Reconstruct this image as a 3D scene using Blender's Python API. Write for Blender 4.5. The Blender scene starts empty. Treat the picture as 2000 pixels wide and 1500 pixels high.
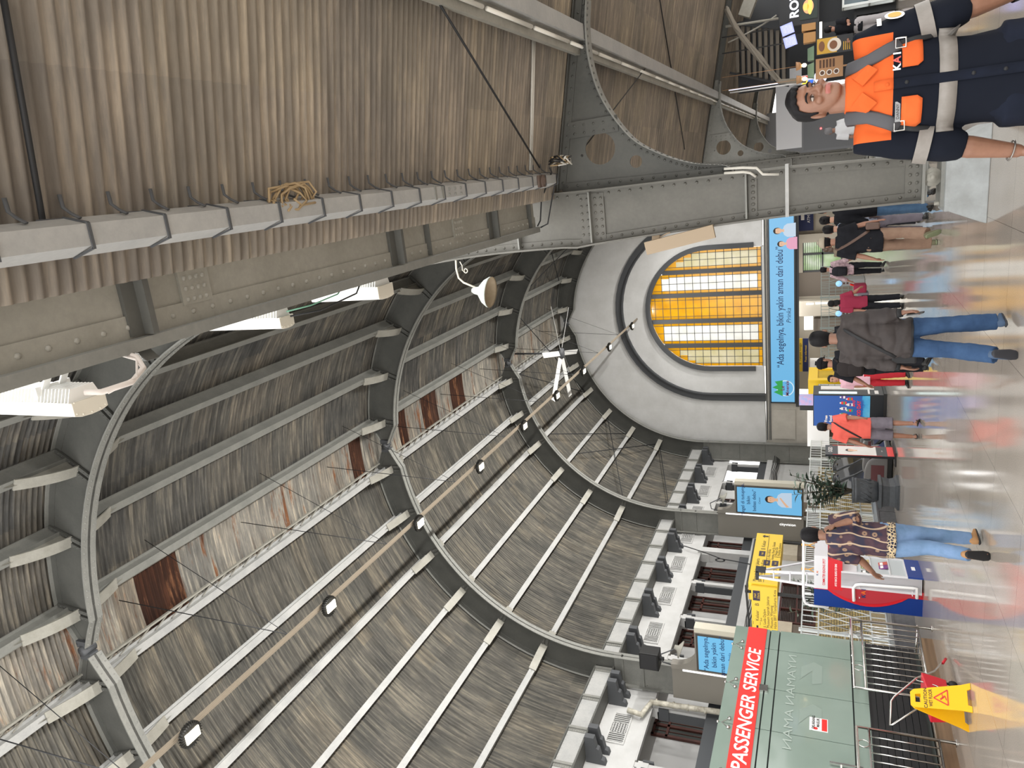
import bpy, bmesh, math, random
from mathutils import Vector, Matrix, Euler
R = math.radians
PI = math.pi
S = bpy.context.scene
COL = S.collection
rnd = random.Random(7)

# ------------------------------------------------------------------ camera, sky, light, exposure
def look_matrix(pitch, yaw, roll):
    cy, sy = math.cos(yaw), math.sin(yaw)
    fwd0 = Vector((-sy, cy, 0)); right0 = Vector((cy, sy, 0)); up = Vector((0, 0, 1))
    fwd = fwd0*math.cos(pitch) + up*math.sin(pitch)
    u = up*math.cos(pitch) - fwd0*math.sin(pitch)
    right = right0*math.cos(roll) + u*math.sin(roll)
    u2 = u*math.cos(roll) - right0*math.sin(roll)
    return -u2, right, -fwd          # the phone was held upright: the frame lies on its side
cam_data = bpy.data.cameras.new('camera'); cam = bpy.data.objects.new('camera', cam_data); COL.objects.link(cam)
ax, ay, az = look_matrix(R(22.88), R(16.557), R(0.343))
m = Matrix.Identity(4)
for i in range(3):
    m[i][0] = ax[i]; m[i][1] = ay[i]; m[i][2] = az[i]
m[2][3] = 1.58
cam.matrix_world = m
cam_data.sensor_fit = 'HORIZONTAL'; cam_data.sensor_width = 36.0; cam_data.lens = 36.0*1450/2000
cam_data.clip_start = 0.05; cam_data.clip_end = 300
S.camera = cam

W = bpy.data.worlds.new('sky'); S.world = W; W.use_nodes = True
bg = W.node_tree.nodes['Background']; bg.inputs[0].default_value = (1.0, 0.985, 0.96, 1); bg.inputs[1].default_value = 1.0
S.view_settings.view_transform = 'Standard'; S.view_settings.look = 'None'
S.view_settings.gamma = 1; S.view_settings.use_curve_mapping = False
S.view_settings.exposure = 1.68
# girder floodlights light the vault, with added unseen beams farther down the hall
def lamp_fill(x, y, z, aim, watts, sx=.8, sy=.2, col=(1, .98, .94), spread=160):
    d = bpy.data.lights.new('lamp_fill_beam', 'AREA'); d.shape = 'RECTANGLE'; d.size = sx; d.size_y = sy; d.energy = watts; d.color = col; d.spread = R(spread)
    o = bpy.data.objects.new('lamp_fill_beam', d); COL.objects.link(o); o.location = (x, y, z)
    o.rotation_euler = Vector(aim).to_track_quat('-Z', 'Y').to_euler(); return o
for y_ in (2.6, 4.5, 5.8, 12, 16, 20, 25, 29, 33, 38, 42): lamp_fill(-1.05, y_, 5.6, (-1, 0, .68), 50 if y_ < 10 else 120, spread=88)
for y_ in (8.14, 12.52, 16.94, 21.25, 25.43, 29.44, 33.48, 38.4, 43.76): lamp_fill(-9.28, y_, 12.3, (0, 0, -1), 45, .25, .4)
for y_ in (48, 51): lamp_fill(-9, y_, 4.1, (0, 0, -1), 45, 6, .6)  # added fill for the entrance hall, no ceiling fixture stands there

# ------------------------------------------------------------------ materials
def lin(c):
    if isinstance(c, str):
        c = c.lstrip('#'); c = tuple(int(c[i:i+2], 16)/255 for i in (0, 2, 4))
    return tuple((x/12.92 if x <= .04045 else ((x+.055)/1.055)**2.4) for x in c) + (1,)
MATS = {}
def mat(name, col, rough=.6, metal=0., spec=.5, noise=None, nscale=8, emit=0, bump=0, coat=0, stretch=None, trans=0, alpha=1, glow=0):
    if name in MATS: return MATS[name]
    M = bpy.data.materials.new(name); M.use_nodes = True; MATS[name] = M
    nt = M.node_tree; b = nt.nodes['Principled BSDF']
    b.inputs['Base Color'].default_value = lin(col); b.inputs['Roughness'].default_value = rough
    b.inputs['Metallic'].default_value = metal; b.inputs['Specular IOR Level'].default_value = spec
    if coat: b.inputs['Coat Weight'].default_value = coat
    if trans: b.inputs['Transmission Weight'].default_value = trans
    if alpha < 1: b.inputs['Alpha'].default_value = alpha
    if glow:
        b.inputs['Base Color'].default_value = (.004, .004, .005, 1); b.inputs['Emission Color'].default_value = lin(col); b.inputs['Emission Strength'].default_value = glow; b.inputs['Roughness'].default_value = .25
    if emit:
        b.inputs['Emission Color'].default_value = lin(col); b.inputs['Emission Strength'].default_value = emit
    if noise or bump:
        tc = nt.nodes.new('ShaderNodeTexCoord'); mp = nt.nodes.new('ShaderNodeMapping')
        nt.links.new(tc.outputs['Object'], mp.inputs[0])
        if stretch: mp.inputs['Scale'].default_value = stretch
        n = nt.nodes.new('ShaderNodeTexNoise'); n.inputs['Scale'].default_value = nscale; n.inputs['Detail'].default_value = 6; n.inputs['Roughness'].default_value = .62
        nt.links.new(mp.outputs[0], n.inputs['Vector'])
        if noise:
            r = nt.nodes.new('ShaderNodeValToRGB'); r.color_ramp.elements[0].position = .34; r.color_ramp.elements[1].position = .68
            r.color_ramp.elements[0].color = lin(col); r.color_ramp.elements[1].color = lin(noise)
            nt.links.new(n.outputs[0], r.inputs[0]); nt.links.new(r.outputs[0], b.inputs['Base Color'])
        if bump:
            bp = nt.nodes.new('ShaderNodeBump'); bp.inputs['Strength'].default_value = bump; bp.inputs['Distance'].default_value = .02
            nt.links.new(n.outputs[0], bp.inputs['Height']); nt.links.new(bp.outputs[0], b.inputs['Normal'])
    return M

class NT:                                            # small node-graph helper
    def __init__(s, name):
        s.M = bpy.data.materials.new(name); s.M.use_nodes = True; MATS[name] = s.M
        s.t = s.M.node_tree; s.b = s.t.nodes['Principled BSDF']
    def n(s, kind, **kw):
        o = s.t.nodes.new('ShaderNode'+kind)
        for k, v in kw.items():
            if k in o.inputs: 
                if hasattr(v, 'default_value') or isinstance(v, bpy.types.NodeSocket): s.t.links.new(v, o.inputs[k])
                else: o.inputs[k].default_value = v
            else: setattr(o, k, v)
        return o
    def l(s, a, b): s.t.links.new(a, b)
    def ramp(s, fac, stops, interp='LINEAR'):
        r = s.t.nodes.new('ShaderNodeValToRGB'); r.color_ramp.interpolation = interp
        e = r.color_ramp.elements
        while len(e) < len(stops): e.new(.5)
        for i, (p, c) in enumerate(stops): e[i].position = p; e[i].color = lin(c)
        s.l(fac, r.inputs[0]); return r.outputs[0]
    def mix(s, fac, a, b, mode='MIX'):
        o = s.t.nodes.new('ShaderNodeMix'); o.data_type = 'RGBA'; o.blend_type = mode
        for sock, v in ((o.inputs[0], fac), (o.inputs[6], a), (o.inputs[7], b)):
            if isinstance(v, bpy.types.NodeSocket): s.l(v, sock)
            elif isinstance(v, (int, float)): sock.default_value = v
            else: sock.default_value = lin(v)
        return o.outputs[2]

# ------------------------------------------------------------------ mesh builder
class MB:
    def __init__(s): s.v = []; s.f = []; s.m = []; s.sm = []; s.uv = None
    def add(s, vs, fs, mi=0, sm=False):
        k = len(s.v); s.v += [tuple(p) for p in vs]
        for f in fs: s.f.append([i+k for i in f]); s.m.append(mi); s.sm.append(sm)
        return s
    def box(s, c, d, M=None, mi=0):
        c = Vector(c); vs = []
        for x in (-.5, .5):
            for y in (-.5, .5):
                for z in (-.5, .5):
                    p = Vector((x*d[0], y*d[1], z*d[2]))
                    if M is not None: p = M @ p
                    vs.append(c+p)
        return s.add(vs, [(0,1,3,2),(4,6,7,5),(0,4,5,1),(2,3,7,6),(0,2,6,4),(1,5,7,3)], mi)
    def bb(s, x0, x1, y0, y1, z0, z1, mi=0):
        return s.box(((x0+x1)/2, (y0+y1)/2, (z0+z1)/2), (abs(x1-x0), abs(y1-y0), abs(z1-z0)), None, mi)
    def bar(s, a, b, w, h=None, up=(0, 0, 1), mi=0):
        a = Vector(a); b = Vector(b); d = (b-a); L = d.length
        if L < 1e-6: return s
        d /= L; up = Vector(up)
        if abs(d.dot(up)) > .98: up = Vector((0, 1, 0)) if abs(d.y) < .9 else Vector((1, 0, 0))
        side = d.cross(up).normalized(); u = side.cross(d); h = w if h is None else h
        M = Matrix((side, d, u)).transposed()
        return s.box((a+b)/2, (w, L, h), M, mi)
    def loft(s, rings, cap=True, mi=0, sm=True, closed=True):
        n = len(rings[0]); vs = [p for r in rings for p in r]; fs = []
        for i in range(len(rings)-1):
            for j in range(n if closed else n-1):
                k = (j+1) % n
                fs.append((i*n+j, i*n+k, (i+1)*n+k, (i+1)*n+j))
        if cap and closed:
            fs.append(tuple(range(n-1, -1, -1))); q = (len(rings)-1)*n; fs.append(tuple(range(q, q+n)))
        return s.add(vs, fs, mi, sm)
    def tube(s, pts, r, n=8, mi=0, flat=1., up=None, closed=False, cap=True):
        pts = [Vector(p) for p in pts]; m = len(pts)
        rs = [r]*m if isinstance(r, (int, float)) else list(r)
        rings = []; side = None
        for i in range(m):
            if closed: t = pts[(i+1) % m]-pts[i-1]
            else: t = pts[min(i+1, m-1)]-pts[max(i-1, 0)]
            if t.length < 1e-9: t = Vector((0, 0, 1))
            t.normalize()
            if side is None:
                ref = Vector(up) if up is not None else (Vector((0, 0, 1)) if abs(t.z) < .9 else Vector((0, 1, 0)))
                side = ref.cross(t).normalized()
            else:
                side = (side - t*side.dot(t)); side.normalize()
            u = t.cross(side)
            q = rs[i]; qx, qy = (q if isinstance(q, tuple) else (q, q*flat))
            rings.append([pts[i] + side*qx*math.cos(2*PI*j/n) + u*qy*math.sin(2*PI*j/n) for j in range(n)])
        if closed: rings.append(rings[0])
        return s.loft(rings, cap and not closed, mi, True)
    def cyl(s, a, b, r, r2=None, n=16, mi=0, sm=True):
        return s.tube([a, b], [r, r if r2 is None else r2], n, mi)
    def lathe(s, prof, c=(0, 0, 0), n=24, mi=0, M=None, cap=True):
        c = Vector(c); rings = []
        for r, z in prof:
            ring = []
            for j in range(n):
                p = Vector((r*math.cos(2*PI*j/n), r*math.sin(2*PI*j/n), z))
                if M is not None: p = M @ p
                ring.append(c+p)
            rings.append(ring)
        return s.loft(rings, cap, mi, True)
    def ell(s, c, r, n=16, m=10, mi=0, M=None):
        prof = []
        c = Vector(c); rings = []
        for i in range(m+1):
            a = -PI/2 + PI*i/m; a = max(min(a, PI/2-.02), -PI/2+.02)
            ring = []
            for j in range(n):
                p = Vector((r[0]*math.cos(a)*math.cos(2*PI*j/n), r[1]*math.cos(a)*math.sin(2*PI*j/n), r[2]*math.sin(a)))
                if M is not None: p = M @ p
                ring.append(c+p)
            rings.append(ring)
        return s.loft(rings, True, mi, True)
    def prism(s, poly, o, ax, ay, d, mi=0):
        o = Vector(o); ax = Vector(ax); ay = Vector(ay); d = Vector(d); n = len(poly)
        a = [o+ax*x+ay*y for x, y in poly]; b = [p+d for p in a]
        return s.add(a+b, [tuple(range(n-1, -1, -1)), tuple(range(n, 2*n))] + [(i, (i+1) % n, n+(i+1) % n, n+i) for i in range(n)], mi)
    def strip(s, A, B, d, mi=0):                      # a thick curved plate between two rails, thickness vector(s) d
        n = len(A); dv = [Vector(d)]*n if not isinstance(d, list) else [Vector(x) for x in d]
        rings = [[Vector(A[i]), Vector(B[i]), Vector(B[i])+dv[i], Vector(A[i])+dv[i]] for i in range(n)]
        return s.loft(rings, True, mi, False)
    def rivet(s, p, nrm, r, n=6, mi=0):
        p = Vector(p); nrm = Vector(nrm).normalized()
        t = nrm.cross(Vector((0, 0, 1)) if abs(nrm.z) < .9 else Vector((1, 0, 0))).normalized(); u = nrm.cross(t)
        vs = []
        for rr, h in ((1, 0), (.8, .5)):
            for j in range(n): vs.append(p + t*r*rr*math.cos(2*PI*j/n) + u*r*rr*math.sin(2*PI*j/n) + nrm*r*h)
        vs.append(p+nrm*r*.75)
        fs = [(j, (j+1) % n, n+(j+1) % n, n+j) for j in range(n)] + [(n+j, n+(j+1) % n, 2*n) for j in range(n)]
        return s.add(vs, fs, mi, True)
    def rivets(s, a, b, step, nrm, r, mi=0):
        a = Vector(a); b = Vector(b); k = max(1, int(round((b-a).length/step)))
        for i in range(k): s.rivet(a+(b-a)*((i+.5)/k), nrm, r, 6, mi)
        return s
    def build(s, name, mats, parent=None, world=False, bevel=0, recenter=True, subs=0):
        me = bpy.data.meshes.new(name)
        vs = s.v; off = Vector((0, 0, 0))
        if parent is not None and world:
            off = Vector((0, 0, 0)); q = parent
            while q is not None: off = off + q.location; q = q.parent
        elif parent is None and recenter and vs:
            xs, ys, zs = zip(*vs); off = Vector(((min(xs)+max(xs))/2, (min(ys)+max(ys))/2, min(zs)))
        me.from_pydata([(p[0]-off.x, p[1]-off.y, p[2]-off.z) for p in vs], [], s.f)
        if not isinstance(mats, (list, tuple)): mats = [mats]
        for q in mats: me.materials.append(q)
        me.polygons.foreach_set('material_index', s.m); me.polygons.foreach_set('use_smooth', s.sm)
        if s.uv is not None:
            ul = me.uv_layers.new(name='UVMap')
            flat = []
            for l in me.loops: flat += s.uv[l.vertex_index]
            ul.data.foreach_set('uv', flat)
        me.update()
        o = bpy.data.objects.new(name, me); COL.objects.link(o)
        if parent is not None: o.parent = parent
        elif recenter: o.location = off
        if bevel:
            b = o.modifiers.new('bevel', 'BEVEL'); b.width = bevel; b.segments = 2; b.limit_method = 'ANGLE'; b.angle_limit = R(40)
        if subs:
            b = o.modifiers.new('subdivision', 'SUBSURF'); b.levels = subs; b.render_levels = subs
        return o

def tag(o, label=None, cat=None, group=None, kind=None):
    if label: o['label'] = label
    if cat: o['category'] = cat
    if group: o['group'] = group
    if kind: o['kind'] = kind
    return o
def thing(name, label, cat, loc=(0, 0, 0), rz=0, group=None):
    o = bpy.data.objects.new(name, None); COL.objects.link(o); o.empty_display_size = .2
    o.location = loc; o.rotation_euler = (0, 0, rz)
    return tag(o, label, cat, group)
def struct(name, mb, mats, label=None, **kw):
    o = mb.build(name, mats, **kw); tag(o, label, None, None, 'structure'); return o
def copy_tree(o, parent=None):
    c = o.copy(); COL.objects.link(c)
    if parent is not None: c.parent = parent
    for ch in list(o.children): copy_tree(ch, c)
    return c
_tm = {}
def text_mb(mb, s, size, o, right, up, depth=.004, align='CENTER', mi=0, shear=0, width=None, bold=0):
    """adds extruded lettering to a builder; o is the middle (or left end) of the base line"""
    key = (s, align, shear, bold)
    if key not in _tm:
        cu = bpy.data.curves.new('t', 'FONT'); cu.body = s; cu.size = 1; cu.align_x = align; cu.shear = shear; cu.resolution_u = 3
        cu.offset = bold
        ob = bpy.data.objects.new('t', cu); COL.objects.link(ob)
        me = bpy.data.meshes.new_from_object(ob)
        _tm[key] = ([v.co.copy() for v in me.vertices], [tuple(p.vertices) for p in me.polygons])
        bpy.data.objects.remove(ob); bpy.data.curves.remove(cu); bpy.data.meshes.remove(me)
    vs, fs = _tm[key]
    if not vs: return mb
    right = Vector(right).normalized(); up = Vector(up).normalized(); nrm = right.cross(up); o = Vector(o)
    w = max(v.x for v in vs)-min(v.x for v in vs); sx = size if width is None else width/w
    a = [o+right*v.x*sx+up*v.y*size+nrm*depth for v in vs]
    mb.add(a, fs, mi)
    return mb
def lettering(parent, s, size, o, right, up, material, name='lettering', **kw):
    b = MB(); text_mb(b, s, size, o, right, up, **kw)
    return b.build(name, material, parent)
X_, Y_, Z_ = Vector((1, 0, 0)), Vector((0, 1, 0)), Vector((0, 0, 1))
# ------------------------------------------------------------------ hall dimensions (metres; X right, Y down the hall, Z up)
XC, ZC, RI, RO, RS = -9.28, 8.72, 7.90, 9.05, 9.13     # barrel vault: centre, inner flange, outer edge of ribs, sheeting
RIBS = [9.7, 22.8, 35.2, 45.3]                        # the four riveted arches
YEND = 46.0
ANG = [-71, -58, -45, -32.3, -19.4, -6.5, 6.5, 19.6, 32.6, 45, 58]   # purlin lines, degrees from the crown
def pol(r, a, y=0): a = R(a); return Vector((XC + r*math.sin(a), y, ZC + r*math.cos(a)))

# painted steel
def steel(name, a, b, rough=.55):
    g = NT(name); tc = g.n('TexCoord')
    n1 = g.n('TexNoise', Vector=tc.outputs['Object'], Scale=1.7, Detail=8., Roughness=.65)
    n2 = g.n('TexNoise', Vector=tc.outputs['Object'], Scale=23., Detail=4., Roughness=.7)
    c = g.ramp(n1.outputs[0], [(.3, a), (.7, b)])
    c = g.mix(.16, c, g.ramp(n2.outputs[0], [(.3, '#45443f'), (.7, '#b4b2aa')]), 'OVERLAY')
    g.l(c, g.b.inputs['Base Color']); g.b.inputs['Roughness'].default_value = rough
    return g.M
STEEL = steel('grey_steel_paint', '#7b7c78', '#8d8d88')
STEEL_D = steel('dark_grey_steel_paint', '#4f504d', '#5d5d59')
STEEL_L = steel('light_grey_steel_paint', '#9fa0a0', '#b3b3b1', .45)
STEEL_W = steel('pale_worn_steel', '#8d8b82', '#a5a39b')
DARK = mat('charcoal_paint', '#4b4d50', .6)
WHITE = mat('white_plaster', '#d9d9d8', .8, noise='#cdcdcb', nscale=3)
BLACK = mat('black', '#141414', .5)

def sheet_mat(name, tones, rust, dirt_shade=.5):
    """corrugated iron seen from below; UV u runs along the hall, v round the vault (metres)"""
    g = NT(name); uv = g.n('UVMap'); uv.uv_map = 'UVMap'
    mp = g.n('Mapping', Vector=uv.outputs[0]); mp.inputs['Scale'].default_value = (1.45, .43, 1)
    br = g.n('TexWhiteNoise'); br.noise_dimensions = '2D'
    fl = g.n('VectorMath', operation='FLOOR'); g.l(mp.outputs[0], fl.inputs[0]); g.l(fl.outputs[0], br.inputs['Vector'])
    base = g.ramp(br.outputs['Value'], tones)
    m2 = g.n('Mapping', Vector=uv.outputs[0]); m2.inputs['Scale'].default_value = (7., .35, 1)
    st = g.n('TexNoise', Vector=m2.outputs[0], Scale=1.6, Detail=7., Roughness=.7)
    c = g.mix(dirt_shade, base, g.ramp(st.outputs[0], [(.3, '#3c3a36'), (.5, '#808080'), (.72, '#d8d2c6')]), 'OVERLAY')  # dirt streaks; strong mixes also paint in missing groove shade
    m4 = g.n('Mapping', Vector=uv.outputs[0]); m4.inputs['Scale'].default_value = (1, 1, 1)
    bl = g.n('TexNoise', Vector=m4.outputs[0], Scale=.7, Detail=5., Roughness=.6)
    c = g.mix(.35, c, g.ramp(bl.outputs[0], [(.36, '#4f4c46'), (.64, '#b7aea0')]), 'OVERLAY')
    m3 = g.n('Mapping', Vector=uv.outputs[0]); m3.inputs['Scale'].default_value = (2.4, .22, 1); m3.inputs['Location'].default_value = (3, 7, 0)
    rn = g.n('TexNoise', Vector=m3.outputs[0], Scale=1.3, Detail=8., Roughness=.75)
    rf = g.ramp(rn.outputs[0], [(rust[0], '#000000'), (rust[1], '#ffffff')])
    c = g.mix(rf, c, g.ramp(st.outputs[0], [(.35, '#4a2c1c'), (.7, '#96694a')]))
    g.l(c, g.b.inputs['Base Color']); g.b.inputs['Roughness'].default_value = .75; g.b.inputs['Specular IOR Level'].default_value = .25
    return g.M
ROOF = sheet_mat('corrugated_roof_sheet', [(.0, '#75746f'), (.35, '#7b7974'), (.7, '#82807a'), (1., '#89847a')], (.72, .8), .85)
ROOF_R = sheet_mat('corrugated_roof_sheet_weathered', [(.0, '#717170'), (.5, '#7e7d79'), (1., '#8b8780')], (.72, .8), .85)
RIDGE = sheet_mat('rusty_white_ridge_sheet', [(.0, '#aaa8a2'), (.55, '#bbb8b1'), (.78, '#a39a8e'), (.82, '#5a3a2b'), (1., '#4a2d21')], (.55, .63), .8)
CANOPY = sheet_mat('canopy_sheet', [(.0, '#a39b92'), (.4, '#b0a79c'), (.75, '#a0998f'), (1., '#b8ae9f')], (.74, .80), .6)

def vault(a0, a1, y0, y1, pitch, amp, nseg, seg_per=6):
    b = MB(); b.uv = []
    ny = int((y1-y0)/pitch*seg_per)
    for i in range(ny+1):
        y = y0+(y1-y0)*i/ny; dr = amp*math.cos(2*PI*(y-y0)/pitch)
        for j in range(nseg+1):
            a = a0+(a1-a0)*j/nseg
            p = pol(RS+dr, a, y); b.v.append(tuple(p)); b.uv.append((y, R(a)*RS+50))
    for i in range(ny):
        for j in range(nseg):
            k = i*(nseg+1)+j
            b.f.append([k, k+1, k+nseg+2, k+nseg+1]); b.m.append(0); b.sm.append(True)
    return b
Y0 = 3.0
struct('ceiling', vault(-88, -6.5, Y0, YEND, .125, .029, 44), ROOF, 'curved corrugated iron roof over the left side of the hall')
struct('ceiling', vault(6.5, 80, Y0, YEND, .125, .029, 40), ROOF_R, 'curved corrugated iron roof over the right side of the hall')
struct('ceiling', vault(-6.5, 6.5, Y0, YEND, .125, .029, 8), RIDGE, 'rust streaked white ridge strip along the crown of the vault')

# ------------------------------------------------------------------ arches
def arch(i, Y, label):
    t = thing('roof_arch', label, 'arch', (XC, Y, 0))
    fw = .17
    for sgn, nm in ((-1, 'left_half'), (1, 'right_half')):
        def rin(a): return RI + max(0, (6.2-abs(a))/6.2)*.42
        def rout(a): return RO - max(0, (6.2-abs(a))/6.2)**1.*.55
        A = [.9, 2.5, 4.5, 6.2] + [6.2+(90-6.2)*j/30 for j in range(1, 31)]
        w = MB()
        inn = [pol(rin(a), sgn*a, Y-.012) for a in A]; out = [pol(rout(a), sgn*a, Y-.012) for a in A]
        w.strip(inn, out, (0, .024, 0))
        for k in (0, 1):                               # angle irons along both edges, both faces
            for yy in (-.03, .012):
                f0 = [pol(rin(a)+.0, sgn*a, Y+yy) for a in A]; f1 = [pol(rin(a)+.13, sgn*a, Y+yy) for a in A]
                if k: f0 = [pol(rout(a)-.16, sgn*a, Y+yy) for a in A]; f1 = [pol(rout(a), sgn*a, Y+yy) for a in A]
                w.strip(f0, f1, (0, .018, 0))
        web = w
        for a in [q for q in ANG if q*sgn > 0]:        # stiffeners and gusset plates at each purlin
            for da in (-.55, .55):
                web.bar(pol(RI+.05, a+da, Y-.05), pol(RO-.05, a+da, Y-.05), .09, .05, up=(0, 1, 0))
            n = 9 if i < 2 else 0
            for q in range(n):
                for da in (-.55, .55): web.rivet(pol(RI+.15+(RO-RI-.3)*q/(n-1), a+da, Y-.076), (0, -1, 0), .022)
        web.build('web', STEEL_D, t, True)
        fl = MB()
        f0 = [pol(rin(a), sgn*a, Y-fw) for a in A]; f1 = [pol(rin(a), sgn*a, Y+fw) for a in A]
        fl.strip(f0, f1, [(pol(1, sgn*a)-pol(0, sgn*a))*.03 for a in A])
        f0 = [pol(rout(a), sgn*a, Y-.11) for a in A]; f1 = [pol(rout(a), sgn*a, Y+.11) for a in A]
        fl.strip(f0, f1, [(pol(1, sgn*a)-pol(0, sgn*a))*.02 for a in A])
        if i < 3:
            n = int(RI*R(88)/(.16 if i == 0 else .2))
            for q in range(n):
                a = 1.4+(88)*q/n
                for yy in (-.11, .11): fl.rivet(pol(rin(a)-.002, sgn*a, Y+yy), pol(0, sgn*a)-pol(1, sgn*a), .02, 5)
        fl.build('flange', STEEL, t, True)
    h = MB(); c = pol(RI+.55, 0, Y)
    h.cyl(c+Vector((0, -.16, 0)), c+Vector((0, .16, 0)), .12, n=14)
    h.box(c+Vector((-.16, 0, 0)), (.16, .22, .34)); h.box(c+Vector((.16, 0, 0)), (.16, .22, .34))
    h.build('crown_hinge', DARK, t, True)
    # straight left leg under the springing
    l = MB(); xi, xo = XC-RI, XC-RO-.05
    l.bb(xi, xo, Y-.012, Y+.012, 0.3, ZC)
    l.bb(xi, xi-.03, Y-.17, Y+.17, 0.3, ZC); l.bb(xo, xo+.03, Y-.15, Y+.15, .3, ZC)
    for z in (ZC-.35, ZC-1.1, ZC-2.2, 5, 3.6, 2.2): l.bb(xi, xo, Y-.06, Y+.06, z, z+.07)
    for k in range(60):
        z = .5+k*(ZC-.6)/60
        for x in (xi-.1, xo+.1): l.rivet((x, Y-.013, z), (0, -1, 0), .022, 5)
    for k in range(14): l.rivet((xi+.08-.01*k-k*.07, Y-.014, ZC-.31), (0, -1, 0), .022, 5)
    l.build('leg', STEEL, t, True)
    return t
arch_labels = ['nearest riveted arch, dark web overhead at the upper left of the hall',
               'second riveted arch, its left leg carrying the nearer advertising screen',
               'third riveted arch, its left leg carrying the farther advertising screen',
               'farthest riveted arch standing against the white end wall']
ARCHES = [arch(i, y, arch_labels[i]) for i, y in enumerate(RIBS)]

# purlins with tapered end brackets at each arch
ordn = ['first', 'second', 'third', 'fourth', 'fifth', 'sixth']
for k, a in enumerate(ANG):
    lab = ('%s roof purlin up from the left eave beam' % ordn[k]) if a < 0 else ('%s roof purlin down the right side of the vault from the crown' % ordn[k-6])
    t = thing('roof_purlin', 'pale grey '+lab, 'purlin', pol(RO-.2, a, 24), group='purlins under the curved roof')
    er = (pol(1, a)-pol(0, a)); et = Vector((er.z, 0, -er.x))
    b = MB(); ys = [Y0]+RIBS+[YEND]
    for j in range(len(ys)-1):
        p, q = ys[j]+.03, ys[j+1]-.03
        b.bar(pol(RO-.2, a, p), pol(RO-.2, a, q), .03, .36, up=er)
        b.bar(pol(RO-.37, a, p), pol(RO-.37, a, q), .21, .025, up=er)
        b.bar(pol(RO-.03, a, p), pol(RO-.03, a, q), .17, .025, up=er)
    b.build('beam', STEEL_L if a < 0 else STEEL, t, True)
    if abs(a) < 10:                                    # lattice of the ridge opening
        g = MB(); s_ = 1 if a < 0 else -1
        for j in range(int((YEND-Y0)/.55)):
            y = Y0+j*.55
            g.bar(pol(RO-.1, a+s_*.3, y), pol(RO-.1, a+s_*1.5, y+.5), .03, .02)
        g.bar(pol(RO-.12, a+s_*1.6, Y0), pol(RO-.12, a+s_*1.6, YEND), .05, .09, up=er)
        g.build('lattice', STEEL_W, t, True)
    for Y in RIBS:
        g = MB()
        for d in (-1, 1):
            n = 6; A = []; B = []
            for q in range(n+1):
                u = q/n; y = Y+d*(.05+1.15*u); r = RO-.72+.30*u**1.6
                A.append(pol(r, a, y)+et*.14); B.append(pol(r, a, y)-et*.14)
            g.strip(A, B, er*.03)
            g.add([pol(RO-.7, a, Y+d*.05)+et*.01, pol(RO-.05, a, Y+d*.05)+et*.01, pol(RO-.36, a, Y+d*1.5)+et*.01], [(0, 1, 2)])
            g.add([pol(RO-.7, a, Y+d*.05)-et*.01, pol(RO-.05, a, Y+d*.05)-et*.01, pol(RO-.36, a, Y+d*1.5)-et*.01], [(2, 1, 0)])
        g.build('end_bracket', STEEL_W, t, True)

# left eave beam: plated, with riveted stiffener straps
t = thing('eave_beam', 'long plated grey eave beam above the white gallery wall on the left', 'beam', (-17.9, 24, 8.8))
b = MB(); b.bb(-17.78, -18.25, Y0, YEND, 8.78, 9.46); b.rivets((-17.779, Y0+3, 8.84), (-17.779, YEND, 8.84), .2, (1, 0, 0), .02); b.rivets((-17.779, Y0+3, 9.38), (-17.779, YEND, 9.38), .2, (1, 0, 0), .02); b.build('box_girder', STEEL_L, t, True)
b = MB(); b.bb(-17.66, -18.3, Y0, YEND, 8.72, 8.78); b.bb(-17.70, -17.78, Y0, YEND, 9.42, 9.47); b.build('flange', STEEL_D, t, True)
y = 6.6; 
for k in range(24):
    yy = 6.6+k*1.6
    if yy > 45: break
    b = MB(); b.bb(-17.70, -17.79, yy, yy+.1, 8.8, 9.42); b.bb(-17.75, -17.79, yy-.1, yy, 8.8, 9.42)
    b.rivets((-17.745, yy-.05, 8.84), (-17.745, yy-.05, 9.4), .08, (1, 0, 0), .022)
    b.build('strap', STEEL, t, True)
# ------------------------------------------------------------------ floor
g = NT('polished_granite_floor'); tc = g.n('TexCoord')
br = g.n('TexBrick', Vector=tc.outputs['Object'], Scale=1.); br.offset = 0; br.inputs['Brick Width'].default_value = 1.2; br.inputs['Row Height'].default_value = 1.2
br.inputs['Mortar Size'].default_value = .003; br.inputs['Mortar Smooth'].default_value = .2
n1 = g.n('TexNoise', Vector=tc.outputs['Object'], Scale=.9, Detail=6., Roughness=.6)
n2 = g.n('TexNoise', Vector=tc.outputs['Object'], Scale=90., Detail=2.)
c = g.ramp(n1.outputs[0], [(.3, '#a9a198'), (.7, '#b6aea5')])
c = g.mix(.25, c, g.ramp(n2.outputs[0], [(.35, '#5c5750'), (.65, '#b5aca2')]), 'OVERLAY')
c = g.mix(br.outputs['Fac'], c, '#6c655e'); g.l(c, g.b.inputs['Base Color'])
n3 = g.n('TexNoise', Vector=tc.outputs['Object'], Scale=1.3, Detail=3.)
mr = g.n('MapRange', Value=n3.outputs[0]); mr.inputs[3].default_value = .05; mr.inputs[4].default_value = .13
g.l(mr.outputs[0], g.b.inputs['Roughness']); g.b.inputs['Specular IOR Level'].default_value = .75
bp = g.n('Bump', Strength=.06, Distance=.01, Height=br.outputs['Fac']); bp.invert = True; g.l(bp.outputs[0], g.b.inputs['Normal'])
FLOOR = g.M
b = MB(); b.bb(-19, 22, -6, 56, -.2, 0); o = struct('floor', b, FLOOR, 'polished beige granite floor reflecting the hall')

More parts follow.
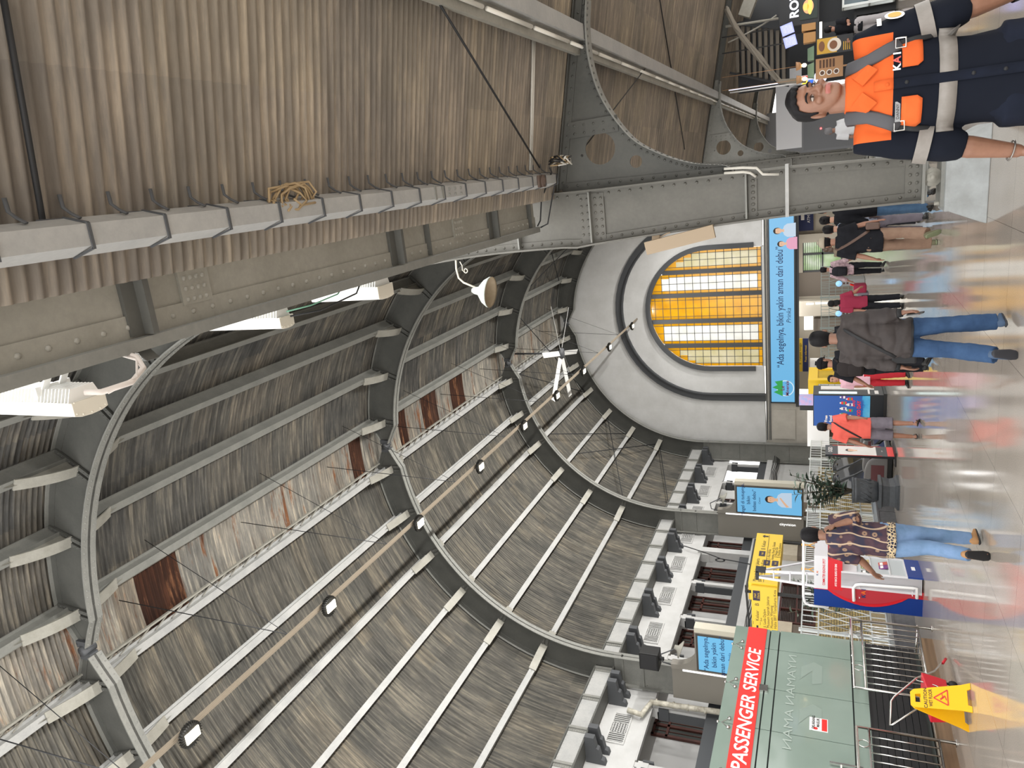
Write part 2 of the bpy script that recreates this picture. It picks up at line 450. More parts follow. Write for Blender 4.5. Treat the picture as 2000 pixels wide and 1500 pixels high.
# ------------------------------------------------------------------ end wall with its arched window
PLASTER = mat('end_wall_plaster', '#dcdcdb', .85, noise='#cfcfcd', nscale=1.2)
CREAM = mat('cream_wall', '#c9c4ba', .8, noise='#bdb8ae', nscale=2)
WX, WS, WR = -8.82, 8.17, 3.63                        # window axis, spring height, radius
def outline(cx, zs, r, zb, n=24, flat_bottom=True):
    pts = [(cx-r, zb + (zs-zb)*i/6) for i in range(6)]
    pts += [(cx-r*math.cos(PI*i/n), zs+r*math.sin(PI*i/n)) for i in range(n+1)]
    pts += [(cx+r, zs + (zb-zs)*i/6) for i in range(1, 7)]
    return pts
ins = outline(WX, WS, WR, 5.04); out = outline(XC, ZC, 9.15, 4.95)
b = MB(); b.strip([(x, YEND, z) for x, z in out], [(x, YEND, z) for x, z in ins], (0, .45, 0))
b.bb(WX-WR, WX+WR, YEND, YEND+.45, 4.95, 5.06)
struct('wall_end', b, PLASTER, 'white gable wall closing the far end of the vault')
b = MB(); b.bb(-18.6, -14.85, YEND, YEND+.45, 0, 4.95); b.bb(-3.0, 1.2, YEND, YEND+.45, 0, 4.95); b.bb(-14.85, -3.0, YEND, YEND+.45, 3.12, 4.95)
b.bb(-17.1, -15.2, YEND-.08, YEND, 3.25, 4.5); b.bb(-17.1, -14.9, YEND-.14, YEND, .0, 2.7)
struct('wall_end', b, CREAM, 'cream lower wall and lintel under the gable')
b = MB()
for z, h in ((4.86, .05), (4.74, .03), (4.66, .04)): b.bb(-17.2, -1, YEND-.07, YEND, z, z+h)
b.bb(-15, -3, YEND-.06, YEND, 3.02, 3.22)
struct('trim_1', b, DARK, 'dark pipe runs and lintel edge across the end wall')
def ring(r0, r1, zb, d, cx=WX, zs=WS):
    b = MB(); A = outline(cx, zs, r1, zb, 30); B = outline(cx, zs, r0, zb, 30)
    b.strip([(x, YEND, z) for x, z in A], [(x, YEND, z) for x, z in B], (0, -d, 0)); return b
struct('trim_2', ring(WR-.02, WR+.27, 5.5, .14), DARK, 'charcoal moulding round the arched window')
q = ring(5.36, 5.84, 4.95, .10); q2 = ring(5.36, 5.44, 4.95, .2); q.add(q2.v, q2.f)
struct('trim_3', q, DARK, 'outer charcoal arch moulding on the end wall')

def glass_mat(name, col, mixc):
    M = bpy.data.materials.new(name); M.use_nodes = True; t = M.node_tree; t.nodes.clear()
    o = t.nodes.new('ShaderNodeOutputMaterial'); tr = t.nodes.new('ShaderNodeBsdfTranslucent'); gl = t.nodes.new('ShaderNodeBsdfGlossy'); mx = t.nodes.new('ShaderNodeMixShader')
    tc = t.nodes.new('ShaderNodeTexCoord'); n = t.nodes.new('ShaderNodeTexNoise'); n.inputs['Scale'].default_value = 1.1; n.inputs['Detail'].default_value = 5
    r = t.nodes.new('ShaderNodeValToRGB'); r.color_ramp.elements[0].position = .35; r.color_ramp.elements[1].position = .65
    r.color_ramp.elements[0].color = lin(col); r.color_ramp.elements[1].color = lin(mixc)
    t.links.new(tc.outputs['Object'], n.inputs['Vector']); t.links.new(n.outputs[0], r.inputs[0]); t.links.new(r.outputs[0], tr.inputs[0])
    gl.inputs['Roughness'].default_value = .15; mx.inputs[0].default_value = .06
    t.links.new(tr.outputs[0], mx.inputs[1]); t.links.new(gl.outputs[0], mx.inputs[2]); t.links.new(mx.outputs[0], o.inputs[0])
    return M
PANE_C = glass_mat('cream_leaded_glass', '#8f8863', '#9c9680'); PANE_W = glass_mat('clear_white_leaded_glass', '#a3a39c', '#b4b4b2')
PANE_A = glass_mat('amber_leaded_glass', '#9c6c00', '#b08206'); PANE_O = glass_mat('orange_leaded_glass', '#a37302', '#b07f0a')
win = thing('window_1', 'arched stained glass window of five lights, amber in the middle', None, (WX, YEND+.2, 5.04)); win['kind'] = 'structure'
MX = [-12.45, -11.11, -9.55, -7.92, -6.48, -5.19]
f = MB()
def zarc(x): return WS+math.sqrt(max(0, WR*WR-(x-WX)**2))
for x in MX[1:-1]: f.bb(x-.13, x+.13, YEND+.02, YEND+.24, 4.98, zarc(x))
f.bb(MX[0], MX[-1], YEND+.04, YEND+.2, 4.96, 5.1)
f.build('mullions', DARK, win, True)
for k in range(5):
    x0, x1 = MX[k]+(.13 if k else .02), MX[k+1]-(.13 if k < 4 else .02)
    pm = [PANE_C, PANE_W, PANE_A, PANE_W, PANE_C][k]
    p = MB(); l = MB(); bw = .17; xs = [x0, x0+bw, x0+bw+(x1-x0-2*bw)/2, x1-bw, x1]
    zs = [5.1, 5.32]+[5.32+.475*i for i in range(1, 15)]
    cols = [(xs[j]+(xs[j+1]-xs[j])*q/5, xs[j]+(xs[j+1]-xs[j])*(q+1)/5, j) for j in range(4) for q in range(5)]
    for i in range(len(zs)-1):
        for xa, xb, j in cols:
            za, zb_ = zs[i], zs[i+1]
            ta, tb = min(zb_, zarc(xa)), min(zb_, zarc(xb))
            if ta <= za and tb <= za: continue
            ta, tb = max(ta, za), max(tb, za)
            near = (zarc((xa+xb)/2)-(za+zb_)/2) < .45
            mi = 1 if (j in (0, 3) or i == 0 or near) else 0
            p.add([(xa, YEND+.12, za), (xb, YEND+.12, za), (xb, YEND+.12, tb), (xa, YEND+.12, ta)], [(0, 1, 2, 3)], mi)
        if zs[i] < zarc((x0+x1)/2)-.1: l.bb(x0, x1, YEND+.1, YEND+.14, zs[i]-.012, zs[i]+.012)
    for j in (1, 2, 3): l.bb(xs[j]-.011, xs[j]+.011, YEND+.1, YEND+.14, 5.1, zarc(xs[j])-.03)
    pn = p.build('leaded_panes', [pm, PANE_O], win, True)
    l.build('lead_bars', DARK, win, True)

# ------------------------------------------------------------------ gallery facade on the left
WF = -18.5; BAYS = [16.35+2.85*i for i in range(11)]
FAC = mat('facade_white', '#c6c6c5', .8, noise='#babab8', nscale=1.5)
GREYW = mat('recess_grey_white', '#c6c6c5', .85)
BROWN = mat('brown_window_wood', '#54291f', .5, noise='#43211a', nscale=6)
DGLASS = mat('dark_window_glass', '#4a4d4b', .1, spec=.6)
b = MB()
b.bb(WF-.35, WF, 10, YEND, 7.42, 9.3)                        # wall under the eave beam
b.bb(WF-.3, WF+.04, 10, YEND, 7.2, 7.42)
b.bb(WF-.35, WF, 10, YEND, 0, 4.55)
b.bb(WF-.35, WF+.22, 10, YEND, 4.55, 4.86); b.bb(WF-.35, WF+.1, 10, YEND, 4.3, 4.55)
for i, y in enumerate(BAYS):
    w = .42 if i == 6 else .2
    b.bb(WF-.4, WF+(.16 if i == 6 else .0), y-w/2, y+w/2, 4.86, 7.3)
    b.bb(WF-.4, WF+.02, y-w/2-.06, y+w/2+.06, 6.75, 7.1)
    b.bb(WF-.05, WF+.03, y+.15, y+2.7, 7.16, 7.24)
struct('wall_left', b, FAC, 'white gallery wall on the left with piers and cornice')
b = MB(); b.bb(-20.7, -20.55, 10, YEND, 4.8, 8.2); b.bb(-20.6, WF-.3, 10, YEND, 4.7, 4.86); b.bb(-20.6, WF-.3, 10, YEND, 7.9, 8.1)
struct('wall_left', b, GREYW, 'recessed back wall of the gallery')
b = MB()
b.bb(WF-.1, WF+.02, 10, YEND, 4.86, 5.32)
for y in BAYS:
    b.bb(WF-.42, WF+.06, y-.2, y-.13, 6.6, 6.95); b.bb(WF-.42, WF+.06, y+.13, y+.2, 6.6, 6.95)
    b.bb(WF-.42, WF-.1, y-.16, y-.1, 4.9, 7.0)
    b.bb(WF-.42, WF-.1, y+.1, y+.16, 4.9, 7.0)
struct('trim_4', b, DARK, 'charcoal sill band and pier edges of the gallery')
NB = ['nearest the camera', 'second', 'third', 'fourth', 'fifth', 'sixth', 'seventh', 'eighth', 'ninth', 'tenth', 'eleventh']
for i, y in enumerate(BAYS):
    if i > 0:
        for s_ in (-1, 1):
            b = MB(); yy = y+s_*.23
            pr = [(0, 8.72), (.98, 8.72), (.98, 8.4), (.6, 8.34), (.56, 8.26), (.2, 8.2), (.16, 8.1), (0, 8.06)]
            b.prism(pr, (WF+.005, yy-.1, 0), (1, 0, 0), (0, 0, 1), (0, .2, 0))
            o = b.build('corbel_bracket', DARK)
            tag(o, 'charcoal corbel, %s of the pair over gallery pier %d from the front' % ('nearer' if s_ < 0 else 'farther', i), 'bracket', 'corbels under the eave beam')
    if i < len(BAYS)-1:
        v = thing('vent_grille', 'white fretwork vent grille above gallery opening number %d from the front' % (i+1), 'vent', (WF+.02, y+1.42, 7.78), group='vent grilles above the gallery')
        f = MB(); z0, z1, ya, yb = 7.78, 8.33, y+.75, y+2.1
        f.bb(WF+.0, WF+.05, ya-.06, ya, z0-.05, z1+.05); f.bb(WF, WF+.05, yb, yb+.06, z0-.05, z1+.05)
        f.bb(WF, WF+.05, ya, yb, z0-.05, z0); f.bb(WF, WF+.05, ya, yb, z1, z1+.05)
        for k in range(15):
            yy = ya+(yb-ya)*(k+.5)/15
            if 5 <= k <= 9:
                for q in range(3):
                    zz = z0+(z1-z0)*(q+.5)/3
                    f.bar((WF+.03, yy-.05, zz-.1), (WF+.03, yy+.05, zz+.1), .03, .03); f.bar((WF+.03, yy-.05, zz+.1), (WF+.03, yy+.05, zz-.1), .03, .03)
            else: f.bb(WF+.01, WF+.045, yy-.016, yy+.016, z0, z1)
        f.build('fretwork', FAC, v, True)
        k_ = MB(); k_.bb(WF, WF+.012, ya, yb, z0, z1); k_.build('dark_backing', BLACK, v, True)
        # brown casement at the back of the gallery
        w = thing('window_%d' % (i+2), 'brown timber casement in gallery bay number %d from the front' % (i+1), None, (-20.5, y+1.3, 5.9)); w['kind'] = 'structure'
        f = MB(); xa = -20.54; y0, y1, z0, z1 = y+.8, y+1.95, 5.5, 7.55
        for a_, c_ in ((y0, y0+.1), (y1-.1, y1), ((y0+y1)/2-.06, (y0+y1)/2+.06)): f.bb(xa, xa+.1, a_, c_, z0, z1)
        for z in (z0, z1-.1, z1-.62): f.bb(xa, xa+.1, y0, y1, z, z+.09)
        for yy in (y0+.33, y1-.33): f.bb(xa, xa+.05, yy-.012, yy+.012, z0, z1)
        f.build('casement_frame', BROWN, w, True)
        f = MB(); f.bb(xa, xa+.02, y0+.03, y1-.03, z0+.03, z1-.03); f.build('panes', DGLASS, w, True)
# ground floor of the facade: pilasters, louvred windows, brick dado
BEIGE = mat('beige_stone', '#cfc3ae', .6, noise='#c2b5a0', nscale=3); TAUPE = mat('taupe_stone', '#75695c', .5, noise='#685d51', nscale=3)
g = NT('yellow_brick'); tc = g.n('TexCoord'); mp = g.n('Mapping', Vector=tc.outputs['Object']); mp.inputs['Rotation'].default_value = (0, R(90), R(90))
br = g.n('TexBrick', Vector=mp.outputs[0], Scale=1., Color1=lin('#b7a36e'), Color2=lin('#a08c5c'), Mortar=lin('#4c4436')); br.inputs['Brick Width'].default_value = .24; br.inputs['Row Height'].default_value = .1; br.inputs['Mortar Size'].default_value = .012
g.l(br.outputs['Color'], g.b.inputs['Base Color']); BRICK = g.M
b = MB(); b.bb(WF, WF+.06, 12, 45, 0, 1.95); struct('wall_left', b, BRICK, 'yellow brick dado along the foot of the facade')
b = MB()
for y in (33.9, 27.1, 38.7, 21.4):
    b.bb(WF, WF+.3, y-.55, y+.75, 2.75, 3.15, 0); b.bb(WF, WF+.24, y-.5, y+.7, 1.9, 2.75, 1); b.bb(WF, WF+.3, y-.55, y+.75, 3.15, 3.5, 0)
struct('trim_5', b, [BEIGE, TAUPE], 'beige and taupe stone pilasters on the facade')
for i, (y0, y1) in enumerate(((28.1, 31.1), (22.4, 25.6), (35.6, 37.6))):
    w = thing('window_%d' % (20+i), 'wide brown louvred window low on the facade, %s' % ['behind the reading stand', 'behind the glass booth', 'behind the far screen'][i], None, (WF+.1, (y0+y1)/2, 1.9)); w['kind'] = 'structure'
    f = MB(); n = 3
    for k in range(n+1): 
        yy = y0+(y1-y0)*k/n; f.bb(WF+.0, WF+.14, yy-.05, yy+.05, 1.9, 3.3)
    for z in (1.9, 2.6, 3.25): f.bb(WF, WF+.13, y0, y1, z, z+.07)
    f.build('shutter_frame', BROWN, w, True)
    f = MB()
    for k in range(20): f.box((WF+.07, (y0+y1)/2, 1.98+k*.064), (.07, y1-y0, .012), Matrix.Rotation(R(35), 3, 'Y'))
    f.build('louvres', mat('louvre_brown', '#3a2a24', .6), w, True)
# cables and pipes along the gallery foot
def sag(a, b_, d, n=12):
    a = Vector(a); b_ = Vector(b_)
    return [a+(b_-a)*(i/n)-Vector((0, 0, d*4*(i/n)*(1-i/n))) for i in range(n+1)]
CABLE = mat('black_cable', '#1d1e20', .6); WCABLE = mat('white_conduit', '#c9c6bd', .5)
b = MB()
for k in range(5):
    zz = 4.2+.07*k; pts = []
    for j in range(11): pts += sag((WF+.3+.05*k, 12+j*3.1, zz), (WF+.3+.05*k, 12+(j+1)*3.1, zz), .06+.05*rnd.random(), 6)[:-1]
    b.tube(pts, .022, 6)
o = b.build('cable_bundle', CABLE); tag(o, 'bundle of black cables slung along the foot of the white gallery', 'cable')
b = MB(); b.tube([(WF+.25, 21.3, 7.9), (WF+.25, 21.2, 7.4), (WF+.25, 21.9, 7.2), (WF+.25, 21.95, 6), (WF+.3, 21.95, 4.6)], .1, 12)
for z in (7, 6.4, 5.9, 5.3): b.cyl((WF+.25, 21.95, z), (WF+.25, 21.95, z+.05), .12, n=12)
o = b.build('drain_pipe', mat('weathered_white_pipe', '#cfcbbd', .6, noise='#8e887a', nscale=5)); tag(o, 'weathered white drain pipe down the front of a gallery pier', 'pipe')
b = MB(); b.tube(sag((WF+.2, 33.5, 8.0), (WF+.3, 32.4, 6.1), .1)+sag((WF+.3, 32.4, 6.1), (WF+.25, 32.2, 4.6), .1), .025, 6)
for k in range(3): b.tube([(WF+.25, 32.35+.14*math.cos(q), 6.1+.2*math.sin(q)+.02*k) for q in [2*PI*i/12 for i in range(12)]], .02, 6, closed=True)
o = b.build('coiled_cable', CABLE); tag(o, 'black cable coiled and hung beside the wide white pier of the gallery', 'cable')
# ------------------------------------------------------------------ right hand colonnade
from mathutils.geometry import tessellate_polygon
def zroof(x): return 4.88-.19*x
def plate_holes(mb, outer, holes, y, th, mi=0):
    loops = [outer]+holes
    tri = tessellate_polygon([[Vector((x, z, 0)) for x, z in l] for l in loops])
    pts = [p for l in loops for p in l]
    n = len(pts)
    mb.add([(x, y, z) for x, z in pts]+[(x, y+th, z) for x, z in pts], [tuple(t) for t in tri]+[tuple(i+n for i in t[::-1]) for t in tri], mi)
    k = 0
    for l in loops:
        m = len(l); mb.add([(x, y, z) for x, z in l]+[(x, y+th, z) for x, z in l], [(i, (i+1) % m, m+(i+1) % m, m+i) for i in range(m)], mi)
def smooth(pts, n=6):
    out = []
    P = [Vector((p[0], p[1], 0)) for p in pts]
    for i in range(len(P)-1):
        p0, p1, p2, p3 = P[max(i-1, 0)], P[i], P[i+1], P[min(i+2, len(P)-1)]
        for q in range(n):
            t = q/n
            v = .5*((2*p1)+(p2-p0)*t+(2*p0-5*p1+4*p2-p3)*t*t+(3*p1-p0-3*p2+p3)*t**3)
            out.append((v.x, v.y))
    out.append(tuple(pts[-1])); return out
INNER = smooth([(-.69, .6), (-.735, 2.0), (-.82, 3.3), (-.905, 4.34), (-.955, 4.75)], 5) + smooth([(-.93, 4.85), (-.95, 5.9), (-1.04, 7.0), (-1.2, 8.0), (-1.38, 8.72)], 4)
OUTER = [(-.22, .6), (-.2, 2.0), (-.22, 3.3), (-.24, 4.34), (-.24, 4.85), (-.24, 5.9), (-.23, 7), (-.23, 8), (-.23, 8.72)]
def edge(tab, z):
    if z <= tab[0][1]: return tab[0][0]
    for (xa, za), (xb, zb_) in zip(tab, tab[1:]):
        if za-1e-6 <= z <= zb_+1e-6: return xa+(xb-xa)*(z-za)/(zb_-za)
    return tab[-1][0]
STEEL_C = steel('column_grey_paint', '#605f59', '#706e68', .5)
def column(i, Y, label):
    t = thing('steel_column', label, 'column', (-.45, Y, 0), group=None)
    fine = i == 0
    w = MB(); zs = [.6+(8.72-.6)*k/40 for k in range(41)]
    A = [(edge(INNER, z), Y-.012, z) for z in zs]; B = [(edge(OUTER, z), Y-.012, z) for z in zs]
    w.strip(A, B, (0, .024, 0))
    for tab, s_ in ((INNER, 1), (OUTER, -1)):
        for yy in (-.032, .012): w.strip([(edge(tab, z), Y+yy, z) for z in zs], [(edge(tab, z)+s_*.085, Y+yy, z) for z in zs], (0, .02, 0))
    zz = [(.6, .76), (2.36, 2.46), (4.28, 4.62)]
    for za, zb_ in zz:
        for yy in (-.04, .014): w.bb(edge(INNER, za)+.03, edge(OUTER, za)-.03, Y+yy, Y+yy+.026, za, zb_)
    st = MB()
    for z in (2.47, 4.45, 5.5, 6.8, 8.0): st.bb(edge(INNER, z)+.01, edge(OUTER, z)-.01, Y-.13, Y+.13, z, z+.022)
    st.build('stiffener', STEEL, t, True)
    for tab, nm, s_ in ((INNER, 'inner_flange', -1), (OUTER, 'outer_flange', 1)):
        f = MB(); f.strip([(edge(tab, z), Y-.15, z) for z in zs], [(edge(tab, z), Y+.15, z) for z in zs], (s_*.024, 0, 0))
        f.build(nm, STEEL_C, t, True)
    r = w; n = 58 if fine else 40; step = .142 if fine else .2
    for k in range(n):
        z = .66+k*step
        if z > 8.6: break
        for tab, s_ in ((INNER, 1), (OUTER, -1)): r.rivet((edge(tab, z)+s_*.045, Y-.032, z), (0, -1, 0), .02, 7 if fine else 5)
    for za, zb_ in zz:
        nn = 4 if za < 1 else 6
        for q in range(nn):
            x = edge(INNER, za)+.1+(edge(OUTER, za)-edge(INNER, za)-.2)*q/(nn-1)
            for z in ((za+.04, zb_-.05) if zb_-za < .2 else (za+.04, za+.12, za+.23, za+.31)): r.rivet((x, Y-.041, z), (0, -1, 0), .02, 7)
    r.build('web', STEEL_C, t, True)
    # pin bearing at the foot
    p = MB(); p.bb(-.73, -.17, Y-.17, Y+.17, .57, .6); p.bb(-.70, -.2, Y-.15, Y+.15, .545, .57)
    p.prism(smooth([(-.62, .545), (-.55, .5), (-.52, .42), (-.55, .41)], 3)+[(-.35, .41)]+smooth([(-.38, .41), (-.37, .5), (-.28, .545)], 3), (0, Y-.1, 0), (1, 0, 0), (0, 0, 1), (0, .2, 0))
    p.bb(-.78, -.12, Y-.2, Y+.2, .385, .42); p.build('bearing_shoe', STEEL, t, True)
    p = MB(); p.cyl((-.45, Y-.15, .5), (-.45, Y+.15, .5), .1, n=24); p.cyl((-.45, Y-.19, .5), (-.45, Y-.15, .5), .062, n=6); p.cyl((-.45, Y-.21, .5), (-.45, Y-.19, .5), .03, n=12)
    for x in (-.74, -.16): p.cyl((x, Y-.12, .4), (x, Y-.12, .47), .022, n=6)
    p.build('hinge_pin', STEEL_W, t, True)
    return t
CONC = mat('painted_concrete', '#9fa3a4', .7, noise='#8d908f', nscale=5, bump=.2)
clab = ['big near steel column with pale riveted web, on a grey pedestal', 'second steel column, just behind the big near one', 'third steel column down the right side', 'last steel column beside the end wall']
for i, Y in enumerate(RIBS):
    column(i, Y+.1, clab[i])
    b = MB(); Yb = Y+.1
    r0 = [(-.97, Yb-.42, 0), (.06, Yb-.42, 0), (.06, Yb+.42, 0), (-.97, Yb+.42, 0)]; r1 = [(-.83, Yb-.27, .34), (-.1, Yb-.27, .34), (-.1, Yb+.27, .34), (-.83, Yb+.27, .34)]
    r2 = [(-.83, Yb-.26, .385), (-.1, Yb-.26, .385), (-.1, Yb+.26, .385), (-.83, Yb+.26, .385)]
    b.loft([r0, [(-.95, Yb-.4, .06), (.04, Yb-.4, .06), (.04, Yb+.4, .06), (-.95, Yb+.4, .06)], r1, r2], sm=False)
    o = b.build('column_pedestal', [CONC], bevel=.012)
    tag(o, ['chipped grey concrete pedestal under the big near column', 'grey pedestal under the second column', 'grey pedestal under the third column', 'grey pedestal under the last column'][i], 'pedestal')

# canopy brackets with punched holes
CURVE = smooth([(-.2, 2.62), (-.1, 2.72), (-.06, 2.95), (-.01, 3.18), (.13, 3.52), (.37, 3.88), (.84, 4.2), (1.29, 4.34), (1.72, 4.365), (2.06, 4.33)], 5)
def circ(c, r, n=28): return [(c[0]+r*math.cos(2*PI*k/n), c[1]+r*math.sin(2*PI*k/n)) for k in range(n)]
def bracket(i, Y, label):
    t = thing('canopy_bracket', label, 'bracket', (0, Y, 2.6))
    b = MB(); outer = CURVE+[(2.1, 4.46), (-.15, 4.88), (-.21, 4.86)]
    plate_holes(b, outer, [circ((.28, 4.3), .2), circ((.07, 3.84), .08, 18)], Y-.012, .024)
    for yy in (-.03, .012):                             # angles along the rafter and along the column
        b.strip([(x, Y+yy, zroof(x)-.012) for x in (-.18, 2.1)], [(x, Y+yy, zroof(x)-.1) for x in (-.18, 2.1)], (0, .018, 0))
        b.bb(-.23, -.11, Y+yy, Y+yy+.018, 2.62, 4.85)
    b.bar((.55, Y-.03, zroof(.55)-.08), (.55+.02, Y-.03, 4.04), .2, .012, up=(0, 1, 0)); r = b
    f = MB(); f.strip([(x, Y-.1, z) for x, z in CURVE], [(x, Y+.1, z) for x, z in CURVE], [(0, 0, -.02)]*len(CURVE)); f.build('curved_flange', STEEL, t, True)
    f = MB(); f.bar((-.2, Y, zroof(-.2)-.005), (4.75, Y, zroof(4.75)-.005), .2, .016); f.bar((2.0, Y, zroof(2.0)-.07), (4.75, Y, zroof(4.75)-.07), .014, .13); f.bar((2.0, Y, zroof(2.)-.135), (4.75, Y, zroof(4.75)-.135), .16, .014)
    f.build('rafter', STEEL_D, t, True)
    n = 34
    for k in range(2, len(CURVE)-1, 1 if i == 0 else 2):
        x, z = CURVE[k]; dx, dz = CURVE[k+1][0]-CURVE[k-1][0], CURVE[k+1][1]-CURVE[k-1][1]; L = math.hypot(dx, dz); nx, nz = -dz/L, dx/L
        r.rivet((x+nx*.05, Y-.013, z+nz*.05), (0, -1, 0), .018)
        r.rivet((x, Y-.06, z-.02), (nx*-1, 0, nz*-1), .018)
    for k in range(15): r.rivet((-.15, Y-.031, 2.75+k*.145), (0, -1, 0), .018)
    for k in range(15): r.rivet((-.1+k*.145, Y-.031, zroof(-.1+k*.145)-.06), (0, -1, 0), .018)
    for q in range(2):
        for k in range(5): r.rivet((.5+q*.1, Y-.037, 4.1+k*.13), (0, -1, 0), .018)
    for k in range(4): r.rivet((.22+k*.0, Y-.014, 4.55), (0, -1, 0), .018)
    r.build('gusset_plate', STEEL if i else STEEL_D, t, True)
blab = ['big curved canopy bracket with two round holes, on the near column', 'second curved canopy bracket with round holes, behind the near one', 'third curved canopy bracket down the colonnade', 'last curved canopy bracket, deep in the colonnade']
for i, Y in enumerate(RIBS): bracket(i, Y+.15, blab[i])

# canopy roof of corrugated sheet, seen from below
def canopy(y0, y1, pitch, amp, seg):
    b = MB(); b.uv = []; ny = int((y1-y0)/pitch*seg); xs = [-.3, .6, 1.5, 2.4, 3.3, 4.0, 4.8]
    for i in range(ny+1):
        y = y0+(y1-y0)*i/ny; dz = amp*math.sin(2*PI*(y-y0)/pitch)
        for x in xs: b.v.append((x, y, zroof(x)+.035+dz)); b.uv.append((y*.9, x*1.3+20))
    n = len(xs)
    for i in range(ny):
        for j in range(n-1): k = i*n+j; b.f.append([k, k+1, k+n+1, k+n]); b.m.append(0); b.sm.append(True)
    return b
struct('ceiling', canopy(.2, 24, .078, .013, 8), CANOPY, 'sloping corrugated canopy over the concourse on the right')
struct('ceiling', canopy(24, 46, .12, .016, 6), CANOPY, 'far part of the corrugated canopy')

# the long plate girder between the columns, lying flat under the eaves
t = thing('plate_girder', 'long riveted plate girder running overhead from the near column', 'beam', (-.42, 5, 5.1))
GZ = 5.2
b = MB(); b.bb(-.63, -.12, -.5, 9.55, GZ, GZ+.02); b.bb(-.63, -.50, -.5, 9.55, GZ-.014, GZ); b.bb(-.28, -.12, -.5, 9.55, GZ-.014, GZ)
gp = b
b = MB(); b.bb(-.655, -.63, -.5, 9.55, GZ-.06, GZ+.16); b.bb(-.7, -.63, -.5, 9.55, GZ-.075, GZ-.06); b.build('edge_angle', STEEL, t, True)
b = gp; b.rivets((-.565, .3, GZ-.014), (-.565, 9.5, GZ-.014), .16, (0, 0, -1), .018); b.rivets((-.24, .3, GZ-.014), (-.24, 9.5, GZ-.014), .16, (0, 0, -1), .018)
for y0_ in (3.42, 7.15): b2 = [b.rivet((-.49+c*.065, y0_+r_*.05, GZ-.022), (0, 0, -1), .016) for c in range(5) for r_ in range(4)]
for y0_ in (3.38, 7.11): b.bb(-.52, -.2, y0_, y0_+.24, GZ-.022, GZ)
b.build('plate', STEEL_W, t, True)
for y_ in (3.05, 5.9, 8.1): b = MB(); b.bb(-.62, -.16, y_, y_+.04, GZ-.1, GZ); b.bb(-.62, -.16, y_-.09, y_, GZ-.03, GZ); b.build('stiffener', STEEL_D, t, True)
for y_ in (6.5, 9.3): b = MB(); b.bb(-.62, -.16, y_, y_+.012, GZ-.06, GZ); b.build('stiffener', STEEL_D, t, True)

# box gutter slung under the canopy edge
t = thing('box_gutter', 'long grey box gutter hung by straps along the canopy edge', 'gutter', (0, 5, 4.7))
b = MB(); pr = [(-.083, 4.72), (.018, 4.72), (.05, 4.83), (-.13, 4.86)]
b.prism(pr, (0, 0, 0), (1, 0, 0), (0, 0, 1), (0, 9.2, 0)); b.build('trough', STEEL_L, t, True)
for k in range(17):
    y_ = 2.05+k*.45; s_ = MB()
    s_.bar((-.10, y_, 4.714), (.022, y_, 4.714), .016, .008); s_.bar((.022, y_, 4.714), (.055, y_-.02, 4.84), .016, .008, up=(1, 0, 0)); s_.bar((-.095, y_, 4.714), (-.135, y_, 4.86), .016, .008, up=(1, 0, 0))
    s_.bar((.045, y_-.01, 4.83), (.05, y_-.14, 4.86), .014, .008)
    s_.build('strap', DARK, t, True)
for k in range(28):
    y_ = 1.98+k*.262; s_ = MB()
    s_.tube([(.16, y_, zroof(.16)+.01), (.10, y_, zroof(.1)-.005), (.07, y_+.005, 4.82), (.045, y_+.01, 4.775)], (.012), 6, flat=.5)
    s_.build('hook', DARK, t, True)
b = MB(); b.bb(-.09, .03, 5.92, 5.95, 4.712, 4.72); 
for q in range(3):
    for w_ in (-.06, -.01): b.rivet((w_, 6.2+q*.12, 4.719), (0, 0, -1), .016)
b.bb(-.085, .02, 6.05, 6.1, 4.712, 4.72); b.build('splice', STEEL, t, True)

# lighting trunk with tubes along the canopy
t = thing('light_channel', 'pale steel purlin with a line of fluorescent tubes under the canopy', 'light', (1.62, 20, 4.4))
b = MB(); b.bb(1.6, 1.78, .5, 43.9, 4.38, 4.55); b.build('channel', STEEL_L, t, True)
b = MB(); b.bb(1.44, 1.6, .5, 43.9, 4.47, 4.53); b.build('tray', STEEL_W, t, True)
TUBE = mat('unlit_white_tube', '#e9e6dc', .3)
for k in range(26):
    y_ = 5.6+k*1.26; s_ = MB(); s_.cyl((1.53, y_, 4.44), (1.53, y_+1.15, 4.44), .022, n=10); s_.build('tube', TUBE, t, True)

# tie rods and conduits on the canopy
b = MB(); b.cyl((1.6, 5.7, 4.47), (.12, 8.8, 4.78), .011, n=8); o = b.build('tie_rod', CABLE); tag(o, 'thin dark tie rod slanting under the near canopy bay', 'rod')
b = MB(); b.tube([(.95, 2.36, zroof(.95)-.0), (.5, 2.38, zroof(.5)-.0), (.0, 2.4, zroof(0)), (-.12, 2.42, 4.95), (-.2, 2.45, 5.15)], .014, 8); o = b.build('black_cable', CABLE); tag(o, 'thick black cable across the canopy sheets nearest the camera', 'cable')
b = MB()
for d in (0, .05): b.cyl((1.58, 8.45+d, zroof(1.58)), (.1, 8.68+d, zroof(.1)), .014, n=8)
o = b.build('white_conduit', WCABLE); tag(o, 'pair of white conduits running down the canopy to the gutter', 'conduit')
b = MB(); b.cyl((1.6, 13.6, 4.45), (.35, 10.2, 4.6), .009, n=6); b.cyl((2.9, 14.5, zroof(2.9)), (.3, 19.5, zroof(.3)), .012, n=6); o = b.build('tie_rod', CABLE); tag(o, 'thin crossed tie rods in the second canopy bay', 'rod')
b = MB()
for k in range(9):
    pts = []
    a0 = rnd.random()*6
    for q in range(9): pts.append((.05+.07*math.cos(a0+q*.8)+rnd.uniform(-.02, .02), 3.95+.16*math.sin(a0+q*.8)+rnd.uniform(-.05, .05)+.02*k, 4.72-.01+rnd.uniform(0, .06)))
    b.tube(pts, .008, 6)
